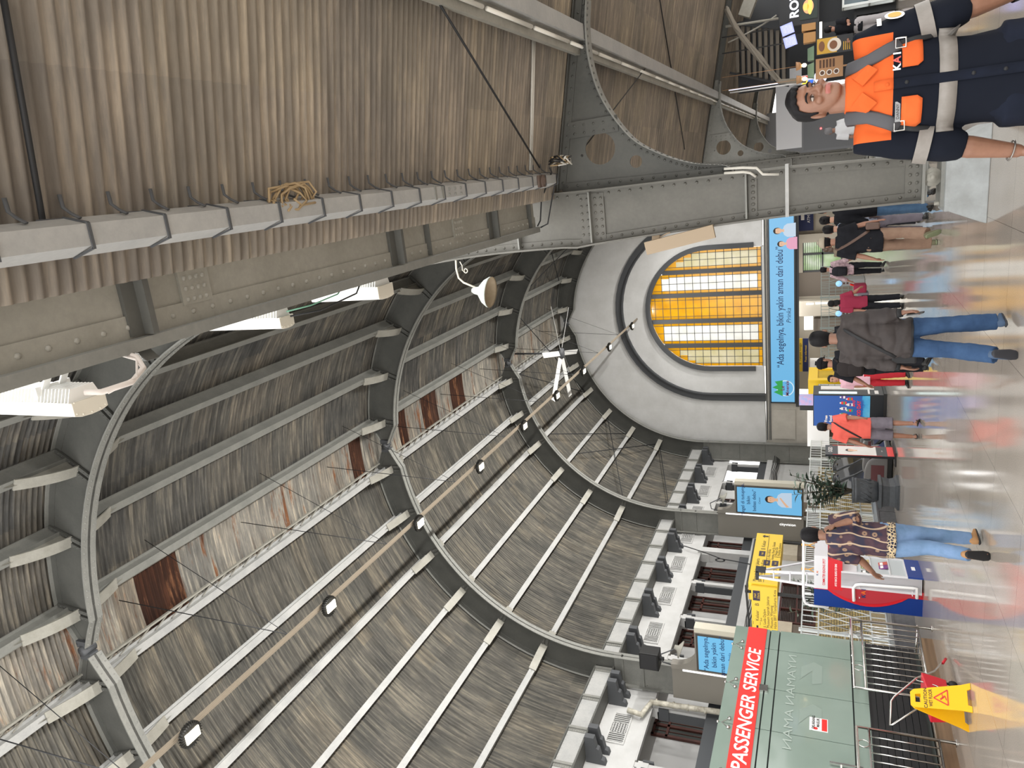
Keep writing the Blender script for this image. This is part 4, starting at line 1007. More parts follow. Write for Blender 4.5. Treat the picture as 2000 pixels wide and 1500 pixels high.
# wet floor sign and red trolley
YP = mat('yellow_plastic', '#f0b708', .4); RP = mat('red_plastic', '#c81f30', .4); RINK = mat('red_print', '#c8372a', .5)
t = thing('wet_floor_sign', 'yellow folding caution wet floor sign by the railing', 'sign', (-6.5, 8.6, 0))
A0, A1 = Vector((-6.2, 8.68, 0)), Vector((-6.4, 8.42, 0)); B0, B1 = Vector((-6.56, 8.86, 0)), Vector((-6.78, 8.56, 0))
top0 = (A0+B0)/2*.97+A0*.0; ax_ = (A1-A0).normalized(); mid = (A0+A1+B0+B1)/4
T0 = mid-ax_*.105+Vector((0, 0, .61)); T1 = mid+ax_*.105+Vector((0, 0, .61))
def leaf(P0, P1, s_, nm):
    r = (P1-P0).normalized(); up = ((T0+T1)/2-(P0+P1)/2).normalized(); n = r.cross(up); W0 = (P1-P0).length/2; W1 = .105; Hh = ((T0+T1)/2-(P0+P1)/2).length
    o = (P0+P1)/2; pts = [(-W0, 0), (-W0*.6, 0), (-W0*.5, .04), (W0*.5, .04), (W0*.6, 0), (W0, 0), (W0-.02, .1), (W1, Hh-.04), (W1-.03, Hh), (-W1+.03, Hh), (-W1, Hh-.04), (-W0+.02, .1)]
    hole = [(-.05, Hh-.11), (.05, Hh-.11), (.045, Hh-.05), (-.045, Hh-.05)]
    b = MB(); tri = tessellate_polygon([[Vector((x, y, 0)) for x, y in pts], [Vector((x, y, 0)) for x, y in hole]]); q = pts+hole; k = len(q)
    va = [o+r*x+up*y+n*.012 for x, y in q]; vb = [o+r*x+up*y-n*.012 for x, y in q]
    b.add(va+vb, [tuple(f) for f in tri]+[tuple(i+k for i in f[::-1]) for f in tri]+[(i, (i+1) % 12, k+(i+1) % 12, k+i) for i in range(12)]+[(12+i, 12+(i+1) % 4, k+12+(i+1) % 4, k+12+i) for i in range(4)])
    for j in range(6): b.bar(o+r*(-.08+.03*j)+up*.11+n*.012, o+r*(-.04+.03*j)+up*.17+n*.012, .008, .008, up=n)
    p = b.build(nm, YP, t, True)
    d = n if n.dot(s_) > 0 else -n; rr = r if d is n else -r; f = d*.0125
    b = MB(); text_mb(b, 'CAUTION', .052, o+up*(Hh-.18)+f, rr, up, .002, bold=.02); text_mb(b, 'WET FLOOR', .052, o+up*(Hh-.235)+f, rr, up, .002, width=.2, bold=.02); b.build('lettering', SINK, p, True)
    b = MB(); c = o+up*(Hh-.35)+f
    for a_, e_ in ((90, 210), (210, 330), (330, 90)): b.bar(c+rr*.1*math.cos(R(a_))+up*.1*math.sin(R(a_)), c+rr*.1*math.cos(R(e_))+up*.1*math.sin(R(e_)), .014, .004, up=d)
    b.bar(c+rr*-.02+up*.03, c+rr*.02-up*.02, .018, .004, up=d); b.bar(c+rr*.02-up*.02, c-rr*.03-up*.035, .012, .004, up=d); b.bar(c-rr*.01+up*.0, c+rr*.045+up*.01, .01, .004, up=d)
    b.build('warning_triangle', RINK, p, True)
leaf(A0, A1, Vector((1, -1, 0)), 'front_leaf'); leaf(B0, B1, Vector((-1, 1, 0)), 'rear_leaf')
t = thing('hand_trolley', 'red trolley with bent chrome handle behind the wet floor sign', 'trolley', (-6.95, 9.2, 0))
b = MB(); b.tube([(-6.75, 9.02, .34), (-6.9, 8.62, .80), (-6.93, 8.64, .82), (-6.93, 9.1, .78), (-6.9, 9.16, .74), (-6.85, 9.55, .45), (-6.85, 9.75, .22), (-6.85, 9.9, .14), (-6.85, 9.98, .09)], .012, 8); b.tube([(-6.85, 9.5, .46), (-6.75, 9.3, .25), (-6.75, 9.2, .18)], .01, 8); b.build('handle', CHROME, t, True)
b = MB(); b.loft([[(-7.05, 9.02, .12), (-6.78, 9.02, .12), (-6.78, 9.5, .12), (-7.05, 9.5, .12)], [(-7.08, 9.0, .34), (-6.75, 9.0, .34), (-6.75, 9.55, .4), (-7.08, 9.55, .4)]], sm=False); b.build('body', RP, t, True, bevel=.01)
for (x, y) in ((-7.02, 9.06), (-6.8, 9.06), (-7.02, 9.45), (-6.8, 9.45)):
    b = MB(); b.cyl((x-.015, y, .05), (x+.015, y, .05), .05, n=16); b.bar((x, y, .05), (x, y, .13), .02); b.build('castor', BLACK, t, True)
b = MB(); b.cyl((-6.85, 9.95, .1), (-6.85, 10.06, .05), .018, n=8); b.build('grip', RP, t, True)

# ------------------------------------------------------------------ commuter reading stand
BLUE = mat('royal_blue', '#123a8c', .35); RED2 = mat('stand_red', '#de2430', .35); SWH = mat('stand_white', '#e6e6ea', .35); GREYIN = mat('shelf_grey', '#c8d0d3', .4)
t = thing('reading_stand', 'red white and blue reading stand with shelves of books', 'stand', (-7.75, 13.4, 0), R(8))
def SB(**k): return MB()
b = MB(); b.bb(-.34, -.02, -.42, .42, .0, 1.75); b.build('back_panel', BLUE, t)
cur = [(-.02, 1.52)]+[(-.02-.235*math.sin(PI*k/12)**.8, 1.52-1.3*k/12) for k in range(1, 12)]+[(-.02, .22)]
b = MB(); pr = cur+[(-.02, .0), (.1, .0), (.1, 1.75), (-.02, 1.75)]; b.prism(pr, (0, -.44, 0), (1, 0, 0), (0, 0, 1), (0, .86, 0)); b.build('curved_frame', RED2, t)
b = MB()
pr = [(.02, 1.5)]+[(x+.06, z) for x, z in cur[1:-1]]+[(.02, .02), (.32, .02), (.32, 1.3), (.2, 1.5)]; b.prism(pr, (0, -.452, 0), (1, 0, 0), (0, 0, 1), (0, .02, 0)); b.build('recess_panel', mat('stand_pinkish_red', '#c23b45', .3), t)
b = MB(); b.bb(.1, .34, -.456, .42, .02, 1.30); b.bb(.06, .34, -.456, -.44, .02, 1.3); b.build('side_panel', SWH, t)
b = MB(); b.bb(-.0, .62, -.46, .36, 1.52, 1.75); b.build('header', SWH, t)
b = MB(); b.bb(-.0, .56, -.455, .4, 1.28, 1.52); b.build('header_band', RED2, t)
b = MB(); text_mb(b, 'COMMUTER READING SPOT', .06, (.32, -.46, 1.565), X_, Z_, .003, width=.5, bold=.02); b.build('lettering', RED2, t)
b = MB(); text_mb(b, 'AYO BACA BUKU DI SINI', .05, (.28, -.455, 1.37), X_, Z_, .003, width=.42, bold=.02); b.build('lettering', WT, t)
b = MB(); text_mb(b, 'K', .1, (-.06, -.455, .9), X_, Z_, .003, bold=.03); text_mb(b, 'A', .1, (.005, -.455, .9), X_, Z_, .003, mi=1, bold=.03); text_mb(b, 'I', .1, (.06, -.455, .9), X_, Z_, .003, bold=.03); text_mb(b, 'K', .045, (.26, -.46, 1.68), X_, Z_, .003, bold=.03); text_mb(b, 'AI', .045, (.31, -.46, 1.68), X_, Z_, .003, mi=1, bold=.03); b.build('logo', [INK, mat('logo_orange', '#ef7a2d', .4)], t)
b = MB(); b.bb(.34, .365, -.44, .42, .0, .24); b.build('blue_base', BLUE, t)
b = MB(); b.bb(.365, .368, -.1, .06, .09, .15); b.build('base_label', WT, t)
b = MB()                                                    # open shelf front, facing the hall
b.bb(.34, .37, -.46, -.42, .24, 1.3); b.bb(.34, .37, .38, .42, .24, 1.3)
for z in (.24, .5, .8, 1.04): b.bb(.12, .37, -.44, .42, z, z+.022)
b.bb(.34, .372, -.42, .4, 1.06, 1.28); b.build('shelf_frame', SWH, t)
b = MB(); b.bb(.342, .346, -.42, .38, .26, 1.04); b.build('shelf_back', GREYIN, t)
b = MB(); b.bb(.372, .375, -.1, .05, 1.14, 1.24); text_mb(b, 'SCAN', .05, (.374, .2, 1.12), Y_, Z_, .002); b.build('notice_print', SINK, t)
bk = [('#4c5147', -.36), ('#8a9a5b', -.1), ('#c8b070', .12), ('#7e3d86', -.05), ('#c8584a', .1)]
for k, (c_, y) in enumerate(bk):
    z = .822 if k < 3 else .522
    o = MB(); M = Matrix.Rotation(R(-14), 3, 'Y'); o.box((.352, y, z+.1), (.012, .17, .2), M); o.box((.353, y-.0, z+.1), (.014, .12, .05), M, 1)
    q = o.build('book', [mat('book_%d' % k, c_, .5), WT], None); q.location = Matrix.Rotation(R(8), 3, 'Z') @ Vector(q.location)+Vector((-7.75, 13.4, 0)); q.rotation_euler = (0, 0, R(8))
    tag(q, ['dark grey book leaning on the upper shelf, leftmost', 'olive green book in the middle of the upper shelf', 'sandy coloured book at the right of the upper shelf', 'purple book on the lower shelf', 'red book beside the purple one on the lower shelf'][k], 'book', 'books on the reading stand')
b = MB(); b.tube([(-.14, -.45, 1.08), (-.14, -.52, 1.09), (.1, -.52, 1.1), (.16, -.52, 1.06), (.18, -.52, .98), (.2, -.52, .16), (.2, -.5, .11), (.02, -.5, .1), (.02, -.45, .1)], .026, 10)
for (x, z) in ((-.08, 1.0), (.1, 1.0), (.06, .17), (.12, .17)): b.cyl((x, -.52, z), (x, -.45, z), .007, n=6)
b.build('grab_rail', WT, t)
b = MB(); b.tube([(-.37, -.4, 1.5), (-.37, -.4, 1.82), (-.33, -.4, 1.9), (-.22, -.4, 1.93), (.9, -.4, 1.93)], .024, 10); b.cyl((-.15, -.4, 1.75), (-.15, -.4, 1.93), .015, n=8); b.build('overhead_rail', WT, t)
for x in (.32, .78):
    b = MB(); b.tube([(x, -.4, 1.93), (x, -.4, 1.84), (x-.045, -.4, 1.74), (x+.045, -.4, 1.74), (x, -.4, 1.84)], .009, 6); b.tube([(x+.028*math.cos(q), -.4, 1.93+.028*math.sin(q)) for q in [2*PI*i/12 for i in range(12)]], .01, 6, closed=True); b.build('hand_strap', mat('orange_strap', '#e8a21f', .5), t)

# ladder behind the stand
t = thing('step_ladder', 'white aluminium step ladder rising behind the reading stand', 'ladder', (-8.35, 14.6, 0))
b = MB()
for dx in (-.12, .12): b.bar((-8.42+dx*.55, 14.5, 2.86), (-8.25+dx*2.2, 14.2, 0), .05, .03); b.bar((-8.46+dx*.55, 14.58, 2.86), (-8.3+dx*2.2, 15.6, 0), .04, .03)
for k in range(1, 9):
    u = k/9; b.bar((-8.42+.17*u-.12*(.55+1.65*u), 14.5-.3*u, 2.86*(1-u)), (-8.42+.17*u+.12*(.55+1.65*u), 14.5-.3*u, 2.86*(1-u)), .06, .025)
b.build('frame', mat('aluminium', '#c9c8cc', .35, metal=.6), t, True)
b = MB(); b.bb(-8.54, -8.34, 14.46, 14.62, 2.84, 2.9); b.bb(-8.36, -8.3, 14.46, 14.62, 2.7, 2.9); b.build('top_cap', BLACK, t, True)
# ------------------------------------------------------------------ white lattice fence on a stone plinth
FEN = mat('white_fence_paint', '#d7dcdb', .5); FEN_G = mat('grey_green_fence', '#8d9a97', .5)
def fence_panel(P0, P1, z0, z1, label, material, group, r=.014, diag=True, nb=5):
    P0 = Vector(P0); P1 = Vector(P1); d = (P1-P0); L = d.length; d.normalize(); nrm = d.cross(Z_)
    t = thing('fence_panel', label, 'fence', (P0.x, P0.y, 0), group=group)
    def Q(u, z): return P0+d*u+Z_*z
    h = z1-z0; b = MB()
    for z in (z0, z0+h*.18, z1-h*.2, z1): b.bar(Q(0, z), Q(L, z), .026, .026, up=Z_)
    for u in (0, L): b.bar(Q(u, 0 if z0 < .1 else z0-.05), Q(u, z1+.05), .035, .035, up=d)
    b.build('frame', material, t, True)
    b = MB(); c = L*.56
    n = 4
    for k in range(n+1):                                # diamonds
        u0 = c*k/n; 
        for s_ in (-1, 1):
            ua, ub = u0, u0+s_*c/n*1.5
            if ub < 0 or ub > c: 
                ub = max(0, min(c, ub)); f = abs(ub-ua)/(c/n*1.5)
            else: f = 1
            zb_ = z0+h*.18+(h*.62)*f; b.bar(Q(ua, z0+h*.18), Q(ub, zb_), r, r, up=nrm)
            if f < 1: b.bar(Q(ub, zb_), Q(ub-s_*(1-f)*c/n*1.5, z1-h*.2), r, r, up=nrm)
    m_ = 4
    for k in range(m_+1): u = c+(L-c)*k/m_; b.bar(Q(u, z0), Q(u, z1), r, r, up=d)
    for k in range(5): z = z0+h*.18+(h*.62)*k/4; b.bar(Q(c, z), Q(L, z), r, r, up=Z_)
    for k in range(9): u = L*(k+.5)/9; b.bar(Q(u, z1-h*.2), Q(u, z1), r, r, up=d); b.bar(Q(u, z0), Q(u, z0+h*.18), r, r, up=d)
    b.build('lattice', material, t, True)
fl_ = ['first (nearest)', 'second', 'third', 'fourth', 'fifth', 'sixth', 'seventh']
for k in range(7):
    y0 = 12.2+k*1.85; fence_panel((-9.3, y0, 0), (-9.3, y0+1.8, 0), .42, 2.0, '%s white lattice fence panel on the stone plinth, counting away from the camera' % fl_[k], FEN, 'white lattice panels along the plinth')
PL = mat('grey_granite_plinth', '#76777a', .35, noise='#66676a', nscale=12)
for k in range(6):
    y0 = 12.2+k*2.15; b = MB(); b.bb(-9.55, -8.75, y0, y0+2.13, 0, .36); b.bb(-9.58, -8.72, y0, y0+2.13, .36, .4)
    o = b.build('plinth_block', PL); tag(o, 'polished grey plinth block under the fence, %s from the camera' % fl_[k].split(' ')[0], 'plinth', 'plinth blocks under the lattice fence')
for k in range(5):
    x0 = -5.3-k*1.45; fence_panel((x0, 37.0, 0), (x0-1.4, 37.0, 0), .05, 1.78, '%s grey green lattice panel of the far gate line, counting from the right' % fl_[k].replace(' (nearest)', ''), FEN_G, 'lattice panels of the far gate line', r=.02)
# turnstile gates
GM = mat('gate_grey', '#8d8f8f', .4, metal=.4); SKYB = mat('gate_display', '#8fc0ee', .3, emit=0.24)
for k, x in enumerate((-5.9, -7.25, -8.5)):
    t = thing('ticket_gate', ['right hand', 'middle', 'left hand'][k]+' grey ticket gate cabinet in the far gate line', 'gate', (x, 36.3, 0), group='ticket gates')
    b = MB(); b.bb(x-.14, x+.14, 35.8, 36.9, 0, .95); b.build('cabinet', GM, t, True, bevel=.02)
    b = MB(); b.bb(x-.13, x+.13, 35.8, 36.88, .955, 1.02); b.build('dark_top', BLACK, t, True)
    b = MB(); b.lathe([(.13, 0), (.13, .02)], (x, 35.78, 1.05), 20, M=Matrix.Rotation(R(90), 3, 'X')); b.build('display', SKYB, t, True)
    b = MB(); b.bb(x-.04, x+.04, 35.79, 35.8, .8, .88); b.bb(x-.04, x+.04, 35.79, 35.8, .66, .74); b.build('reader', BROWN, t, True)

# urn with rubber plant
t = thing('planter_urn', 'dark embossed urn on a square pedestal holding a leafy rubber plant', 'planter', (-7.88, 17.85, 0))
URN = mat('dark_cast_urn', '#42464a', .45, noise='#383b3f', nscale=14, bump=.25)
b = MB()
def sq(w, z): return [(-7.88+sx*w, 17.85+sy*w, z) for sx, sy in ((-1, -1), (1, -1), (1, 1), (-1, 1))]
b.loft([sq(.31, 0), sq(.31, .05), sq(.26, .09), sq(.24, .2), sq(.26, .34), sq(.3, .37), sq(.3, .43)], sm=False); b.build('pedestal', URN, t, True)
b = MB(); b.lathe([(.2, .43), (.24, .46), (.245, .5), (.26, .52), (.27, .7), (.285, .86), (.3, .88), (.3, .92), (.29, .93), (.31, .95), (.31, .985), (.27, .985), (.26, .93)], (-7.88, 17.85, 0), 36, cap=False); b.lathe([(.28, .9), (.01, .91)], (-7.88, 17.85, 0), 24); u = b.build('urn', URN, t, True)
b = MB()
for k in range(14): a = 2*PI*k/14; b.tube([(-7.88+.275*math.cos(a+q*.12), 17.85+.275*math.sin(a+q*.12), .58+.2*q/4+.03*math.sin(q*2)) for q in range(5)], .012, 5)
b.build('relief', URN, u, True)
LEAF = mat('dark_green_leaf', '#35453a', .35, noise='#475a4b', nscale=5); LEAF2 = mat('grey_green_leaf', '#55685c', .4, noise='#6b7c6d', nscale=5); STEM = mat('plant_stem', '#4b4335', .7)
def leaf_geo(b, p, d, L, w, mi=0):
    p = Vector(p); d = Vector(d).normalized(); s_ = d.cross(Vector((rnd.uniform(-.3, .3), rnd.uniform(-.3, .3), 1))).normalized(); n = s_.cross(d)
    rows = []
    for q, (u, ww) in enumerate(((0, .06), (.2, .6), (.45, 1), (.75, .75), (1, .05))):
        c = p+d*L*u-Z_*(L*.25*u*u); rows.append([c-s_*w*ww+n*w*.25*ww, c, c+s_*w*ww+n*w*.25*ww])
    vs = [v for r_ in rows for v in r_]; fs = []
    for i in range(4):
        for j in range(2): k = i*3+j; fs.append((k, k+1, k+4, k+3))
    b.add(vs, fs, mi, True)
def plant(parent, base, stems, spread, h0, h1, nl, L, w, mats_, lean=(0, 0)):
    st = MB(); lf = MB()
    for k in range(stems):
        a = rnd.uniform(0, 2*PI); r_ = spread*rnd.uniform(.3, 1); hh = rnd.uniform(h0, h1)
        P = [Vector(base)+Vector((r_*math.cos(a)*u**1.3+lean[0]*u, r_*math.sin(a)*u**1.3+lean[1]*u, hh*u)) for u in (0, .25, .5, .75, 1)]
        st.tube(P, [.014, .012, .01, .008, .005], 5)
        for q in range(nl):
            u = .25+.75*q/nl; i = min(3, int(u*4)); p = P[i]+(P[i+1]-P[i])*(u*4-i)
            aa = q*2.4+rnd.uniform(-.4, .4); leaf_geo(lf, p, (math.cos(aa), math.sin(aa), rnd.uniform(.1, .7)), L*rnd.uniform(.7, 1.15), w, rnd.randrange(len(mats_)))
    st.build('stems', STEM, parent, True); lf.build('leaves', mats_, parent, True)
plant(t, (-7.88, 17.85, .92), 13, .6, .6, 1.5, 14, .27, .075, [LEAF, LEAF2], (0, -.05))
for k, (x, y, lab) in enumerate(((-9.15, 22.6, 'green bush on the plinth beside the row of black massage chairs'), (-9.2, 15.1, 'big leaved plant behind the reading stand'), (-12.5, 39.5, 'pale green potted plant behind the far gates'))):
    t = thing('bush', lab, 'plant', (x, y, .4 if k < 2 else 0))
    b = MB(); b.lathe([(.12, 0), (.18, .25), (.16, .25), (.1, .02)], (x, y, .4 if k < 2 else 0), 16); b.build('pot', BLACK, t, True)
    plant(t, (x, y, .6 if k < 2 else .3), 9, .5, .6 if k != 1 else 1.2, 1.0 if k != 1 else 1.9, 12, .26, .08, [LEAF, LEAF2])

# ------------------------------------------------------------------ massage chairs, ad board, kiosk and booth along the plinth
LEA = mat('black_leather', '#1b1d20', .3, coat=.3); GRYP = mat('grey_plastic', '#6d6a68', .4); MAR = mat('maroon_pad', '#5a2a2c', .5)
def massage(x, y, label):
    t = thing('massage_chair', label, 'chair', (x, y, 0), R(84), group='massage chairs by the plinth')
    b = MB(); b.loft([[(-.3, .1, .4), (.3, .1, .4), (.3, .22, .45), (-.3, .22, .45)], [(-.31, .42, .85), (.31, .42, .85), (.3, .56, .82), (-.3, .56, .82)], [(-.27, .66, 1.28), (.27, .66, 1.28), (.25, .78, 1.22), (-.25, .78, 1.22)], [(-.16, .74, 1.4), (.16, .74, 1.4), (.15, .8, 1.36), (-.15, .8, 1.36)]], sm=False)
    b.build('backrest', LEA, t, bevel=.05)
    b = MB(); b.ell((0, .69, 1.22), (.17, .06, .11)); b.build('head_pad', LEA, t)
    b = MB(); b.box((0, -.1, .36), (.56, .55, .16)); b.build('seat', LEA, t, bevel=.05)
    for s_ in (-1, 1):
        b = MB(); b.prism(smooth([(-.5, .12), (-.48, .42), (-.3, .6), (.1, .66), (.42, .58), (.5, .35), (.45, .12)], 4), (s_*.29 if s_ > 0 else -.4, 0, 0), (0, 1, 0), (0, 0, 1), (.11, 0, 0)); a_ = b.build('armrest', GRYP, t, bevel=.03)
        b = MB(); b.bb(s_*.345-.06, s_*.345+.06, -.3, .2, .2, .5); b.build('arm_pad', MAR, a_)
    b = MB(); b.loft([[(-.26, -.36, .34), (.26, -.36, .34), (.26, -.42, .42), (-.26, -.42, .42)], [(-.26, -.62, .08), (.26, -.62, .08), (.26, -.72, .16), (-.26, -.72, .16)]], sm=False); b.build('leg_rest', LEA, t, bevel=.04)
    b = MB(); b.bb(-.36, .36, -.5, .45, .02, .14); b.build('base', BLACK, t)
massage(-8.12, 19.86, 'reclined black massage chair nearest the urn')
massage(-8.12, 20.7, 'second black massage chair, behind the red shirted man')
massage(-8.12, 21.52, 'third black massage chair, next to the blue kiosk')
BM = mat('board_black', '#1f2226', .35); BW = mat('board_white', '#eeeae6', .4)
t = thing('ad_board', 'narrow black and red standing ad board with a woman portrait', 'sign', (-7.35, 19.05, 0))
b = MB(); b.bb(-7.40, -7.34, 18.72, 19.38, .03, 1.57); b.build('board', BM, t, True)
b = MB(); b.bb(-7.34, -7.335, 18.74, 19.36, .04, .18); b.bb(-7.34, -7.336, 18.73, 18.745, .3, 1.4); b.bb(-7.34, -7.336, 19.355, 19.37, .3, 1.4); b.build('red_foot', RED, t, True)
b = MB(); b.bb(-7.34, -7.336, 18.76, 19.34, .42, 1.28); b.build('poster', BW, t, True)
b = MB(); portrait(b, (-7.336, 0, 0), Y_, Z_, .28, 19.05, .98, 2, .003, arm=False); b.build('printed_picture', [SKIN_AD, HAIR_AD, BW, PINK_AD], t, True)
b = MB(); text_mb(b, 'OGED', .13, (-7.336, 19.05, 1.41), Y_, Z_, .003, bold=.02); text_mb(b, 'oged', .05, (-7.336, 19.05, .28), Y_, Z_, .003); b.build('lettering', BW, t, True)
b = MB(); b.bb(-7.55, -7.2, 18.6, 19.5, 0, .03); b.build('base', BLACK, t, True)

t = thing('drink_kiosk', 'blue printed drinks kiosk with a lit strip down its front', 'kiosk', (-7.25, 22.3, 0))
b = MB(); b.bb(-7.75, -6.8, 22.0, 22.9, .08, 1.9); b.build('cabinet', BM, t, True)
POS = NT('kiosk_poster_blue'); tc = POS.n('TexCoord'); sx_ = POS.n('SeparateXYZ'); POS.l(tc.outputs['Object'], sx_.inputs[0])
n_ = POS.n('TexNoise', Vector=tc.outputs['Object'], Scale=2.5, Detail=5.); ad = POS.n('Math', operation='ADD'); POS.l(sx_.outputs[2], ad.inputs[0]); ml = POS.n('Math', operation='MULTIPLY'); POS.l(n_.outputs[0], ml.inputs[0]); ml.inputs[1].default_value = .9; POS.l(ml.outputs[0], ad.inputs[1])
POS.l(POS.ramp(ad.outputs[0], [(.45, '#1a2a5c'), (.62, '#7fd0e8'), (.95, '#3a9fd6'), (1., '#2257a8')]), POS.b.inputs['Base Color'])
b = MB(); b.bb(-7.74, -6.83, 21.99, 22.0, .42, 1.88); b.build('poster', POS.M, t, True)
b = MB()
for k in range(5):
    for r_ in range(2):
        x = -7.6+.17*k+.05*r_; z = .86+.16*r_
        b.bb(x-.04, x+.04, 21.984, 21.99, z, z+.14, (k+r_) % 4); b.bb(x-.02, x+.02, 21.984, 21.99, z+.14, z+.18, 3); b.bb(x-.035, x+.035, 21.982, 21.984, z+.04, z+.09, (k+r_+2) % 4)
b.build('printed_bottles', [RED, mat('print_violet', '#5c3a88', .5), mat('print_green', '#4f9a5c', .5), BW], t, True)
b = MB(); text_mb(b, 'GOOD DAY', .13, (-7.28, 21.985, .66), X_, Z_, .004, width=.62, bold=.03); text_mb(b, 'AYO', .09, (-7.05, 21.985, .8), X_, Z_, .004, bold=.03); text_mb(b, 'Free', .11, (-7.52, 21.985, 1.52), X_, Z_, .004, mi=1, bold=.03); text_mb(b, 'food', .11, (-7.52, 21.985, 1.4), X_, Z_, .004, mi=1, bold=.03); b.build('lettering', [RED, BW], t, True)
b = MB(); b.bb(-6.8, -6.79, 22.1, 22.28, .75, 1.75); b.build('light_strip', mat('lit_cool_strip', '#cfe9ea', .3, emit=0.24), t, True)
b = MB(); b.bb(-6.8, -6.79, 22.1, 22.4, .2, .3); b.bb(-6.8, -6.79, 22.1, 22.5, .42, .47); b.bb(-6.8, -6.78, 22.5, 22.8, .3, 1.7); b.build('front_print', [BW], t, True)
b = MB(); b.bb(-7.15, -6.88, 22.05, 22.3, 1.9, 2.28); b.build('topper', [mat('topper_print', '#d9a9cf', .5, noise='#8fb3e6', nscale=9)], t, True)
b = MB(); b.bb(-7.3, -7.15, 22.05, 22.3, 1.9, 2.26); b.bb(-7.8, -6.75, 21.95, 22.95, 0, .08); b.build('black_base', BLACK, t, True)
YB = mat('booth_yellow', '#f2c91d', .4)
t = thing('photo_booth', 'tall yellow booth frame with an open front', 'booth', (-7.3, 24.2, 0))
b = MB()
for (x0, x1, z0, z1) in ((-7.0, -6.9, 0, 2.07), (-7.6, -7.5, 0, 2.07), (-7.5, -7.0, 1.78, 2.07)): b.bb(x0, x1, 23.75, 25.2, z0, z1)
b.bb(-6.9, -6.86, 23.7, 25.2, 1.8, 2.07); b.bb(-6.9, -6.86, 23.7, 23.95, 0, 1.8); b.bb(-6.9, -6.86, 25.0, 25.2, 0, 1.8); b.build('frame', YB, t, True)
b = MB(); b.bb(-6.905, -6.9, 23.95, 25.0, .05, 1.8); b.build('inner_panel', mat('booth_ochre', '#a98a1c', .5), t, True)
t = thing('red_panel', 'red and gold printed panel beside the yellow booth', 'sign', (-6.9, 25.6, 0))
b = MB(); b.bb(-6.95, -6.9, 25.3, 26.3, 0, .95); b.build('panel', mat('red_print_panel', '#b8322c', .5, noise='#d08a3a', nscale=6), t, True)
t = thing('white_stall', 'plain white stall hood with a brown counter, behind the kiosk', 'stall', (-8.9, 25, 0))
b = MB(); b.bb(-9.5, -8.25, 24.9, 25.8, 1.45, 2.12); b.build('hood', WT, t, True)
b = MB(); b.bb(-9.45, -8.3, 24.95, 25.75, 0, 1.0); b.bb(-9.45, -9.38, 24.95, 25.05, 1, 1.45); b.bb(-8.37, -8.3, 24.95, 25.05, 1, 1.45); b.bb(-9.4, -8.35, 25.6, 25.75, 1.0, 1.45); b.build('counter', mat('counter_brown', '#6b5d50', .5), t, True)

# ------------------------------------------------------------------ beyond the end wall
VEST = mat('vestibule_beige', '#c4bdb0', .8); VEST_D = mat('vestibule_taupe', '#7d746b', .7)
b = MB(); b.bb(-16, -10.6, 53, 53.3, 0, 4.2); b.bb(-9.5, -7.9, 53, 53.3, 0, 4.2, 1); b.bb(-7.9, -5.4, 53, 53.3, 3.0, 4.2); b.bb(-7.9, -5.4, 53, 53.3, 0, .6); b.bb(-5.4, 1.2, 53, 53.3, 0, 4.2); b.bb(-10.6, -9.5, 53, 53.3, 0, 4.2)
b.bb(-5.9, -5.35, 52.6, 53, 0, 4.2); b.bb(-10.55, -9.55, 51.5, 52.2, 0, 4.2); b.bb(-12.6, -10.9, 52.3, 52.9, 0.0, 2.3, 1)
struct('wall_back', b, [VEST, VEST_D], 'beige back wall of the entrance hall beyond the banner')
b = MB(); b.bb(-18.6, 1.2, 46.45, 53.3, 4.2, 4.4); struct('ceiling', b, VEST, 'flat ceiling of the entrance hall')
b = MB(); b.bb(-18.6, -18.3, 46.45, 53.3, 0, 4.2); b.bb(1., 1.2, 46.45, 53.3, 0, 4.2); struct('wall_side', b, VEST, 'side walls of the entrance hall')
w = thing('window_30', 'bright barred window at the back of the entrance hall', None, (-6.65, 53.1, .6)); w['kind'] = 'structure'
b = MB()
for x in (-7.85, -6.7, -5.45): b.bb(x-.07, x+.07, 53.02, 53.18, .6, 3.0)
for z in (.6, 1.75, 2.95): b.bb(-7.9, -5.4, 53.02, 53.18, z, z+.09)
for k in range(8): b.bb(-7.9, -5.4, 53.08, 53.1, 1.9+k*.13, 1.93+k*.13)
b.build('frame', DARK, w, True)
b = MB(); b.bb(-7.9, -5.4, 53.1, 53.11, .6, 3.0); b.build('pane', glass_mat('garden_glass', '#9aad88', '#c2c7be'), w, True)
t = thing('wall_sign', 'navy blue sign on the wall right of the banner', 'sign', (-4.5, 52.9, 2.3))
b = MB(); b.bb(-5.15, -3.8, 52.85, 52.95, 2.35, 3.3); b.build('board', mat('navy_sign', '#1f2b5c', .5), t, True)
b = MB(); b.bb(-4.45, -4.1, 52.84, 52.85, 2.9, 3.1); text_mb(b, 'ATM', .25, (-4.4, 52.84, 2.55), X_, Z_, .004); b.build('lettering', WT, t, True)
t = thing('overhead_sign', 'yellow and navy overhead sign beyond the far gates', 'sign', (-13, 50, 2.6))
b = MB(); b.bb(-13.9, -11.7, 50, 50.1, 2.95, 3.25, 0); b.bb(-13.9, -11.7, 50, 50.1, 2.6, 2.94, 1); b.build('board', [YEL_D, MATS['navy_sign']], t, True)
b = MB(); text_mb(b, 'B  Tempat tunggu', .2, (-12.7, 50, 3.03), X_, Z_, .004); b.build('lettering', SINK, t, True)
b = MB(); text_mb(b, 'Pusat informasi', .18, (-12.7, 50, 2.7), X_, Z_, .004); b.build('lettering', YEL, t, True)
b = MB()
for x in (-13.7, -11.9): b.cyl((x, 50.05, 3.25), (x, 50.05, 4.2), .02, n=6)
b.build('hanger', BLACK, t, True)
